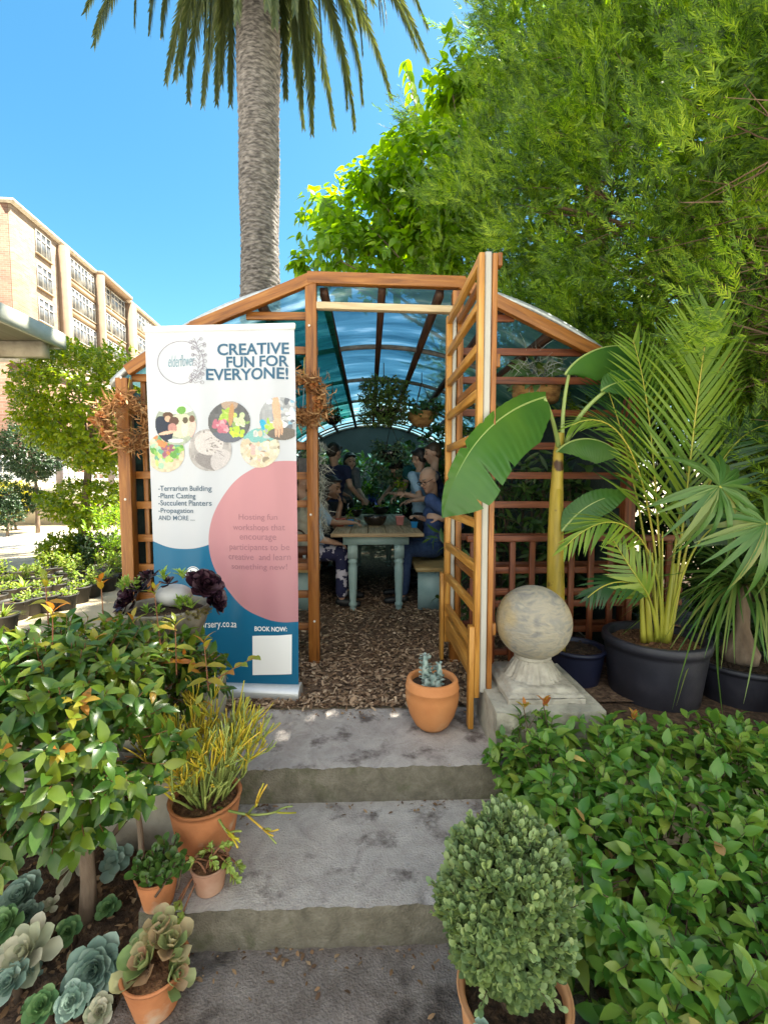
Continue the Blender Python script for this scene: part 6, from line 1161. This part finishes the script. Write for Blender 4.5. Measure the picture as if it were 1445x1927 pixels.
    if hair is not None:
        b = MB()
        if hairstyle == 'bald': b.ball(L(0, -.045, -.002), V(.080, .072, .055) * s, 20, 12, rot=Rm)
        else:
            b.ball(L(0, -.030, .046), V(.084, .096, .088) * s, 24, 14, rot=Rm, noise=.03); b.ball(L(0, -.06, -.01), V(.076, .06, .075) * s, 20, 12, rot=Rm, noise=.03); cap(b, L(-.05, .048, .088), .022 * s, L(.05, .048, .088), .022 * s)
            if hairstyle == 'long':
                for q in (-1, 1): cap(b, L(q * .066, -.02, .03), .03 * s, L(q * .075, -.02, -.12), .028 * s)
                cap(b, L(0, -.07, 0), .055 * s, L(0, -.085, -.15), .05 * s)
        bake(b, 'hair', hair, t, .010, 1)
    for q in (-1, 1): b = MB(); b.ball(L(q * .032, .083, .008), V(.013, .007, .007) * s, 10, 8, rot=Rm); b.build('eye', mat('dark eyes', [(.03, .02, .015)], rough=.2), t, smooth=True)
    b = MB(); b.ball(L(0, .087, -.056), V(.022, .006, .005) * s, 10, 6, rot=Rm); b.build('mouth', mat('lips', [(.32, .12, .10)], rough=.5), t, smooth=True)
    b = MB(); 
    for q in (-1, 1): cap(b, L(q * .018, .088, .034), .004 * s, L(q * .048, .078, .036), .004 * s)
    b.build('eyebrows', hair or M['twig'], t)
    if glasses:
        b = MB(); a = np.linspace(0, 2 * np.pi, 20)
        for q in (-1, 1): b.tube([L(q * .034 + .026 * math.cos(x), .100, .004 + .018 * math.sin(x)) for x in a], .0028, 5); b.tube([L(q * .060, .098, .008), L(q * .080, .0, .008)], .0026, 5)
        b.tube([L(-.008, .104, .006), L(.008, .104, .006)], .0026, 5); b.build('glasses', mat('dark spectacle frames', [(.03, .015, .01)], rough=.3), t)
    return t
def cloth(n, *c, **k): return mat(n, list(c), rough=.85, scale=k.get('scale', 30), bump=.3, bscale=18, **({'second': k['second']} if 'second' in k else {}))
BLUE = cloth('blue cotton', (.035, .065, .18), (.055, .10, .25)); DENIM = cloth('blue denim', (.025, .05, .13), (.045, .085, .20)); SKYB = cloth('light blue cotton', (.26, .40, .56), (.36, .52, .68)); NAVY = cloth('navy cotton', (.008, .012, .045), (.014, .02, .07)); DARK = cloth('dark clothing', (.015, .012, .018), (.03, .025, .03)); TEAL_ = cloth('teal cotton', (.01, .09, .10), (.02, .14, .15)); CREAM = cloth('cream cotton', (.40, .36, .28), (.52, .48, .38)); GREY = cloth('grey cotton', (.10, .10, .11), (.16, .16, .17))
FLORAL = mat('navy and white floral print', [(.012, .014, .055), (.018, .02, .07)], rough=.85, scale=20, second=((.55, .52, .60), 13, .53, .02))
HAIRD = mat('dark brown hair', [(.012, .008, .006), (.035, .02, .014)], rough=.5, scale=60, stretch=(1, 1, .2)); HAIRB = mat('brown hair', [(.04, .022, .012), (.08, .045, .025)], rough=.5, scale=60); HAIRG = mat('short grey hair', [(.10, .085, .075), (.18, .16, .15)], rough=.7, scale=80); SHOE = mat('black sandals', [(.01, .01, .012), (.02, .02, .022)], rough=.5)
u_ = lambda x, y, Y: tuple(U(x, y, Y))
person('balding man in blue with dark glasses seated at the right of the table', dict(head=u_(806, 902, 4.42), face=(-.72, -.50, -.45), hip=(.66, 4.66, .53), chest=(.66, 4.60, .97), shL=(.60, 4.40, 1.04), shR=(.66, 4.80, 1.04), elL=u_(866, 990, 4.34), wrL=u_(828, 975, 4.22), elR=u_(838, 990, 4.72), wrR=u_(790, 974, 4.52), hdL=(-.9, .0, .25), hnL=(0, -.9, .4), knL=(.36, 4.38, .56), anL=(.33, 4.42, .10), knR=(.34, 4.74, .56), anR=(.33, 4.76, .10), toe=(-1, 0, 0), curl=.7), SKIN, BLUE, DENIM, HAIRG, 'bald', .95, glasses=True, shoes=SHOE)
person('woman in floral trousers and light blue sleeves seated on the left bench behind the trellis', dict(head=u_(566, 902, 4.42), face=(.9, -.1, -.35), hip=(-.64, 4.46, .53), chest=(-.60, 4.44, .95), shL=(-.58, 4.62, 1.02), shR=(-.54, 4.26, 1.0), elL=(-.42, 4.72, .80), wrL=(-.20, 4.62, .80), elR=u_(600, 1014, 4.20), wrR=u_(630, 1021, 4.24), knL=(-.24, 4.66, .54), anL=(-.24, 4.64, .11), knR=(-.26, 4.34, .53), anR=(-.27, 4.30, .11), toe=(1, -.2, 0)), SKIN, SKYB, FLORAL, HAIRB, 'long', .95, shoes=SHOE, vest=CREAM)
person('dark haired woman on the left raising one hand to her face', dict(head=u_(626, 918, 5.0), face=(.85, -.45, -.25), hip=(-.66, 5.06, .53), chest=(-.62, 5.02, .95), shL=(-.60, 5.20, 1.02), shR=(-.52, 4.86, 1.02), elL=(-.42, 5.2, .80), wrL=(-.22, 5.1, .80), elR=u_(632, 990, 4.76), wrR=u_(641, 950, 4.78), hdR=(-.1, .0, 1), hnR=(1, 0, 0), knL=(-.30, 5.2, .54), anL=(-.30, 5.2, .11), knR=(-.30, 4.95, .54), anR=(-.30, 4.95, .11), toe=(1, 0, 0)), SKIN2, DARK, DARK, HAIRD, 'long', .6, shoes=SHOE)
person('man in a navy shirt standing with his back turned at the left', dict(head=u_(630, 852, 6.0), face=(.6, .75, -.3), hip=(-.52, 6.02, .92), chest=u_(632, 893, 6.0), shL=(-.72, 6.12, 1.40), shR=u_(652, 885, 5.92), elL=(-.60, 6.3, 1.15), wrL=(-.35, 6.4, 1.05), elR=u_(659, 915, 5.86), wrR=u_(676, 935, 5.98), knL=(-.58, 6.05, .50), anL=(-.60, 6.05, .11), knR=(-.44, 6.0, .50), anR=(-.44, 6.0, .11), toe=(.6, .8, 0)), SKIN, NAVY, DARK, HAIRD, 'short', .45, shoes=SHOE)
person('pale faced woman standing beyond the man in the navy shirt', dict(head=u_(659, 868, 6.6), face=(.4, -.85, -.2), hip=(-.40, 6.7, .92), chest=(-.38, 6.68, 1.32), shL=(-.20, 6.66, 1.38), shR=(-.56, 6.66, 1.38), elL=(-.16, 6.55, 1.12), wrL=(-.08, 6.4, 1.0), elR=(-.58, 6.5, 1.12), wrR=(-.42, 6.4, 1.02), knL=(-.32, 6.7, .50), anL=(-.32, 6.7, .11), knR=(-.48, 6.7, .50), anR=(-.48, 6.7, .11)), SKIN, GREY, DARK, HAIRD, 'long', .9, shoes=SHOE)
person('boy in a light blue shirt reaching out beside the seated man', dict(head=u_(788, 862, 5.25), face=(-.75, .55, -.25), hip=(.60, 5.24, .80), chest=u_(788, 905, 5.25), shL=u_(776, 896, 5.10), shR=(.62, 5.42, 1.22), elL=u_(792, 938, 4.98), wrL=u_(764, 929, 5.0), elR=(.50, 5.50, 1.05), wrR=(.30, 5.45, 1.08), hdL=(-1, 0, .1), hnL=(0, -.8, .6), knL=(.58, 5.15, .45), anL=(.58, 5.15, .11), knR=(.60, 5.35, .45), anR=(.60, 5.35, .11), toe=(-1, 0, 0)), SKIN, SKYB, DARK, HAIRD, 'short', .6, s=.88, shoes=SHOE)
person('brown haired boy in profile partly hidden by the door edge', dict(head=u_(813, 853, 4.98), face=(-.95, -.15, -.25), hip=(.78, 5.0, .82), chest=(.72, 5.0, 1.22), shL=(.70, 4.84, 1.28), shR=(.72, 5.16, 1.28), elL=(.66, 4.82, 1.05), wrL=(.50, 4.88, 1.02), elR=(.62, 5.2, 1.05), wrR=(.45, 5.18, 1.0), knL=(.80, 4.95, .45), anL=(.82, 4.95, .11), knR=(.82, 5.1, .45), anR=(.84, 5.1, .11), toe=(-1, 0, 0)), SKIN, NAVY, DARK, HAIRB, 'short', .6, s=.9, shoes=SHOE)
person('dark haired woman in teal bending over the far end of the table', dict(head=u_(748, 884, 5.95), face=(-.55, -.45, -.7), hip=(.62, 6.25, .92), chest=u_(776, 888, 6.05), shL=u_(766, 884, 5.90), shR=(.46, 6.25, 1.36), elL=u_(762, 915, 5.85), wrL=u_(745, 932, 5.8), elR=(.30, 6.2, 1.15), wrR=(.18, 6.05, 1.02), knL=(.62, 6.2, .50), anL=(.62, 6.2, .11), knR=(.62, 6.4, .50), anR=(.62, 6.4, .11), toe=(-1, 0, 0)), SKIN, TEAL_, DARK, HAIRD, 'long', .5, shoes=SHOE)
# ---- things on the table
TZ = .757
def glassmat():
    m = bpy.data.materials.new('clear glass'); m.use_nodes = True; nd, ln = m.node_tree.nodes, m.node_tree.links; tp = nd.new('ShaderNodeBsdfTransparent'); gl = nd.new('ShaderNodeBsdfGlossy'); gl.inputs['Roughness'].default_value = .02; tp.inputs[0].default_value = (.85, .93, .92, 1); fr_ = nd.new('ShaderNodeFresnel'); fr_.inputs[0].default_value = 1.7; ms = nd.new('ShaderNodeMixShader'); ln.new(fr_.outputs[0], ms.inputs[0]); ln.new(tp.outputs[0], ms.inputs[1]); ln.new(gl.outputs[0], ms.inputs[2]); ln.new(ms.outputs[0], nd['Material Output'].inputs[0]); return m
GLASS = glassmat()
def sqpot(label, px, py, w_, h, m, plant=True):
    p = V(*U(px, py, Z=TZ)); t = thing('small_pot', label, 'plant pot', tuple(p)); b = MB(); q = [(.72, 0), (.95, .86), (1.05, .86), (1.06, 1), (.94, 1), (.88, .8)]; vs = []
    for a, z in q: vs += [(p[0] + sx * w_ * a, p[1] + sy * w_ * a, p[2] + h * z) for sx, sy in ((-1, -1), (1, -1), (1, 1), (-1, 1))]
    n = len(q); b.add(vs, [(i * 4 + k, i * 4 + (k + 1) % 4, (i + 1) * 4 + (k + 1) % 4, (i + 1) * 4 + k) for i in range(n - 1) for k in range(4)] + [(3, 2, 1, 0), (n * 4 - 4, n * 4 - 3, n * 4 - 2, n * 4 - 1)]); b.build('pot_body', m, t, bevel=.003)
    if plant: f = MB(); sprigs(f, p + V(0, 0, h) + rng.normal(0, .015, (6, 3)), V(0, 0, 1) + rng.normal(0, .4, (6, 3)), .06, 5, .04, .011, **OVATE); f.build('plant', M['top'], t)
RED = mat('red plastic', [(.32, .05, .03), (.38, .07, .04)], rough=.4); PINK = mat('salmon plastic', [(.5, .17, .16), (.56, .22, .2)], rough=.45); BLU = mat('bright blue plastic', [(.01, .22, .55), (.02, .28, .62)], rough=.4)
sqpot('square dark red plastic pot at the left end of the table', 641, 990, .048, .085, RED, False); sqpot('small bright blue pot beside the red pot', 660, 990, .032, .07, BLU); sqpot('square salmon pink plastic pot beside the seated man', 752, 988, .046, .10, PINK, False); sqpot('small bright blue pot at the right end of the table', 779, 993, .034, .06, BLU, False)
def bowl(label, px, py, r_, h, m, name='bowl', fill=None):
    p = V(*U(px, py, Z=TZ)); t = thing(name, label, 'bowl', tuple(p)); b = MB(); q = np.linspace(0, 1, 10); b.lathe([(.001, 0), (r_ * .45, 0)] + [(r_ * (.45 + .55 * math.sin(x * math.pi / 2)), h * (1 - math.cos(x * math.pi / 2))) for x in q] + [(r_ * .95, h)] + [(r_ * .95 * math.cos(x * 1.4), h * (1 - .85 * math.sin(x * 1.5))) for x in q[1:]], p, 36); b.build('vessel', m, t, smooth=True)
    if fill: f = MB(); k = 16; sprigs(f, p + V(0, 0, h * .6) + rng.normal(0, 1, (k, 3)) * V(r_ * .35, r_ * .35, .01), V(0, 0, 1) + rng.normal(0, .5, (k, 3)), .06, 6, .05, .012, **OVATE); f.build('plants', fill, t)
BLK = mat('black glazed bowl', [(.012, .009, .008), (.03, .02, .016)], rough=.15, coat=.5)
bowl('large black glazed bowl in the middle of the table', 706, 988, .125, .10, BLK); bowl('second black bowl behind the large one with green plants', 716, 967, .12, .11, BLK, fill=M['top']); bowl('dark bowl of seedlings near the left of the table', 668, 972, .10, .10, BLK, fill=M['top'])
def jar(label, px, py, r_, h):
    p = V(*U(px, py, Z=TZ)); t = thing('glass_terrarium', label, 'terrarium', tuple(p)); b = MB(); b.lathe([(.001, .001), (r_ * .7, .001), (r_, h * .3), (r_ * .98, h * .6), (r_ * .7, h * .92), (r_ * .72, h)], p, 32); b.build('jar', GLASS, t, smooth=True)
    b = MB(); b.lathe([(.001, .004), (r_ * .66, .004), (r_ * .85, h * .2), (.001, h * .24)], p, 20); b.build('soil', M['soil'], t); f = MB(); sprigs(f, p + V(0, 0, h * .25) + rng.normal(0, .01, (6, 3)), V(0, 0, 1) + rng.normal(0, .4, (6, 3)), .05, 5, .035, .01, **OVATE); f.build('plants', M['top'], t)
jar('round glass terrarium behind the blue pot on the left', 655, 968, .085, .17); jar('tall glass terrarium beside the salmon pot', 764, 972, .06, .17); jar('round glass terrarium in the middle of the far table', 725, 948, .10, .17)
p = V(*U(700, 955, Z=TZ)); t = thing('blue_flowers', 'bunch of blue flowers standing on the far part of the table', 'flowers', tuple(p)); b = MB(); b.lathe([(.001, 0), (.04, 0), (.05, .07), (.045, .08)], p, 20); b.build('vase', BLK, t, smooth=True); f = MB(); k = 60; P = p + V(0, 0, .14) + rng.normal(0, 1, (k, 3)) * V(.06, .05, .04); f.leaves(P, rdir(k), rdir(k), .05, .015, **ROUND); f.build('petals', mat('blue petals', [(.02, .04, .22), (.05, .10, .4)], island=.8), t)
p = V(*U(757, 918, 4.98)); t = thing('seedling_bunch', 'leafy green seedling held up by the boy in light blue', 'plant', tuple(p)); f, s = MB(), MB(); sprigs(f, p + rng.normal(0, .02, (9, 3)), V(-.2, 0, 1) + rng.normal(0, .5, (9, 3)), .09, 6, .06, .014, stem=s, **OVATE); f.build('leaves', M['top'], t); s.build('stems', M['twig'], t)
p = V(-.66, 4.30, .422); t = thing('satchel', 'brown leather satchel on the left bench behind the trellis', 'bag', tuple(p)); b = MB(); b.box((p[0] - .13, p[1] - .17, p[2]), (p[0] + .13, p[1] + -.08, p[2] + .2)); b.build('bag_body', mat('brown leather', [(.14, .045, .018), (.22, .08, .03)], rough=.45, scale=8, bump=.2), t, bevel=.02); b = MB(); b.box((p[0] - .135, p[1] - .176, p[2] + .10), (p[0] + .135, p[1] - .171, p[2] + .2)); b.build('flap', mat('dark leather', [(.10, .03, .012)], rough=.45), t); b = MB(); b.box((p[0] + .05, p[1] - .186, p[2] + .09), (p[0] + .08, p[1] - .178, p[2] + .125)); b.build('buckle', M['metal'], t); b = MB(); b.tube(curve(p + V(-.12, -.12, .2), p + V(.12, -.12, .2), .3, 12), .008, 6); b.build('strap', M['wood_dark'], t)
# ---- hanging plants
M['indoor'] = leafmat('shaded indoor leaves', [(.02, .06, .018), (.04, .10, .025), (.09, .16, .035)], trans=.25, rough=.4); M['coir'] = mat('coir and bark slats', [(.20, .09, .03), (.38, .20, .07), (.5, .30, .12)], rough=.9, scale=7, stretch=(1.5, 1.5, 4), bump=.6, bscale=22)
def hanging(label, px, py, Yq, r_, pot_m, ln_, nleaf, m, L, droop, shape=OVATE, topz=None, slat=False, spread=1.0):
    p = V(*U(px, py, Yq)); t = thing('hanging_basket', label, 'hanging plant', tuple(p)); b = MB()
    if slat: b.lathe([(.001, -r_ * .7), (r_ * .9, -r_ * .68), (r_, 0), (r_ * .95, .01), (r_ * .8, -.02)], p, 24, wob=lambda a, z: .03 * np.sign(np.sin(a * 9)))
    else: b.lathe([(.001, -r_ * .95), (r_ * .45, -r_ * .85), (r_ * .85, -r_ * .45), (r_, 0), (r_ * .95, .01), (r_ * .8, -.03)], p, 28)
    b.build('basket', pot_m, t, smooth=not slat)
    zt_ = rz(p[0]) - .06 if topz is None else topz; b = MB()
    for a in (0, 2.1, 4.2): b.tube([p + V(r_ * .95 * math.cos(a), r_ * .95 * math.sin(a), 0), V(p[0], p[1], min(zt_ - .1, p[2] + .35))], .004, 5)
    b.tube([V(p[0], p[1], min(zt_ - .1, p[2] + .35)), V(p[0], p[1], zt_)], .005, 6); b.build('hanger', M['wood_dark'], t)
    f, s = MB(), MB(); a = rng.uniform(0, 6.28, nleaf); q = rng.uniform(.1, 1.0, nleaf) ** .6 * r_ * spread; P = p + np.stack([q * np.cos(a), q * np.sin(a), rng.uniform(-droop, ln_, nleaf)], 1)
    sprigs(f, P, np.stack([np.cos(a), np.sin(a), rng.normal(.2, .5, nleaf)], 1), L * 1.4, 6, L, L * .26, stem=s, up=-.15, **shape); f.build('foliage', m, t); s.build('stems', M['twig'], t); return t
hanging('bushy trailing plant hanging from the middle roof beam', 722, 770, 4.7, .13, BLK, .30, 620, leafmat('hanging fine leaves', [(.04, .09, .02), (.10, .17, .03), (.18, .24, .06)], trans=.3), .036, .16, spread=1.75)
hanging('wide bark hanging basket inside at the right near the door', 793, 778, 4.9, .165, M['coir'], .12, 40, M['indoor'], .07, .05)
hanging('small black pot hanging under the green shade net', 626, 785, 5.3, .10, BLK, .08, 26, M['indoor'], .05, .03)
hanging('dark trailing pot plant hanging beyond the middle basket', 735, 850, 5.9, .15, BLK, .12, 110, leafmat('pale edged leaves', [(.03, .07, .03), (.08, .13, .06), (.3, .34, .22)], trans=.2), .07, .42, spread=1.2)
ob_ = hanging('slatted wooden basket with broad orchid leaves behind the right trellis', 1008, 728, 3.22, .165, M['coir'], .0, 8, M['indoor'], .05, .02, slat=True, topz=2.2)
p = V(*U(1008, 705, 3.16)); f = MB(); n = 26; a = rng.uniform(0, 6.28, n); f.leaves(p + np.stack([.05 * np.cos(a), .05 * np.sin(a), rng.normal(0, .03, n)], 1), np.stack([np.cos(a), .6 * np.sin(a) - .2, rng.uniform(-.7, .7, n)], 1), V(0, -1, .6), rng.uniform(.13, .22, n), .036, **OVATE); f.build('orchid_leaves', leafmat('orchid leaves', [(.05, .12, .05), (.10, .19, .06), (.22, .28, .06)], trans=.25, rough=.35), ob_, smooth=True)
f = MB(); n = 170; f.leaves(p + rng.normal(0, 1, (n, 3)) * V(.08, .05, .05) + V(0, -.05, .04), rdir(n) + V(0, 0, -.3), rdir(n), .10, .0016, st=(0, .33, .66, 1), wd=(1, 1, 1, .3), ac=2, bend=1.0); f.build('air_moss', mat('grey air moss', [(.25, .27, .24), (.4, .42, .38)], rough=.9), ob_)
p = V(*U(605, 830, 3.08)); t = thing('spanish_moss', 'grey stringy moss hanging along the inner door post', 'moss', tuple(p)); f = MB(); n = 280; P = p + np.stack([rng.normal(0, .018, n), rng.normal(0, .03, n), -rng.uniform(0, .62, n)], 1); f.leaves(P, V(0, 0, -1) + rng.normal(0, .7, (n, 3)), rdir(n), .075, .0016, st=(0, .33, .66, 1), wd=(1, 1, 1, .3), ac=2, bend=.9); f.build('strands', MATS['grey air moss'], t); 
p = V(*U(576, 878, 3.3)); t = thing('wall_planter', 'grey planter box with white flowers behind the left trellis', 'planter', tuple(p)); b = MB(); b.box((p[0] - .05, p[1] - .05, p[2] - .06), (p[0] + .05, p[1] + .05, p[2] + .06)); b.build('box', GREY, t, bevel=.006); f = MB(); k = 40; f.leaves(p + V(0, 0, .09) + rng.normal(0, .035, (k, 3)), rdir(k), rdir(k), .05, .01, **OVATE); f.build('plants', MATS['pale edged leaves'], t); b = MB(); b.tube([p + V(-.04, 0, .06), p + V(0, 0, .7)], .003, 5); b.tube([p + V(.04, 0, .06), p + V(0, 0, .7)], .003, 5); b.build('wire', M['metal'], t)
# ---- tall shade plants along the inside walls
def shade_plant(label, x, y, h, n, L, m, z0=.3, sp=.3, shape=OVATE, W=.26):
    t = thing('shade_plant', label, 'plant', (x, y, 0), 'leafy plants inside the greenhouse'); f, s = MB(), MB(); P = V(x, y, 0) + np.stack([rng.normal(0, sp, n), rng.normal(0, sp * .7, n), rng.uniform(z0, h, n)], 1); P[:, 0] = np.clip(P[:, 0], X0 - 1.5, X0 + 1.5); sprigs(f, P, rng.normal(0, 1, (n, 3)) + V(0, -.3, .5), L, 5, L, L * W, up=-.2, stem=s, **shape); f.build('foliage', m, t)
    for k in range(6): s.tube(curve(V(x, y, 0), V(x + rng.normal(0, sp * .7), y + rng.normal(0, sp * .5), h * .9), 0, 6), [.014, .005], 5, cap=False)
    s.build('stems', M['twig'], t)
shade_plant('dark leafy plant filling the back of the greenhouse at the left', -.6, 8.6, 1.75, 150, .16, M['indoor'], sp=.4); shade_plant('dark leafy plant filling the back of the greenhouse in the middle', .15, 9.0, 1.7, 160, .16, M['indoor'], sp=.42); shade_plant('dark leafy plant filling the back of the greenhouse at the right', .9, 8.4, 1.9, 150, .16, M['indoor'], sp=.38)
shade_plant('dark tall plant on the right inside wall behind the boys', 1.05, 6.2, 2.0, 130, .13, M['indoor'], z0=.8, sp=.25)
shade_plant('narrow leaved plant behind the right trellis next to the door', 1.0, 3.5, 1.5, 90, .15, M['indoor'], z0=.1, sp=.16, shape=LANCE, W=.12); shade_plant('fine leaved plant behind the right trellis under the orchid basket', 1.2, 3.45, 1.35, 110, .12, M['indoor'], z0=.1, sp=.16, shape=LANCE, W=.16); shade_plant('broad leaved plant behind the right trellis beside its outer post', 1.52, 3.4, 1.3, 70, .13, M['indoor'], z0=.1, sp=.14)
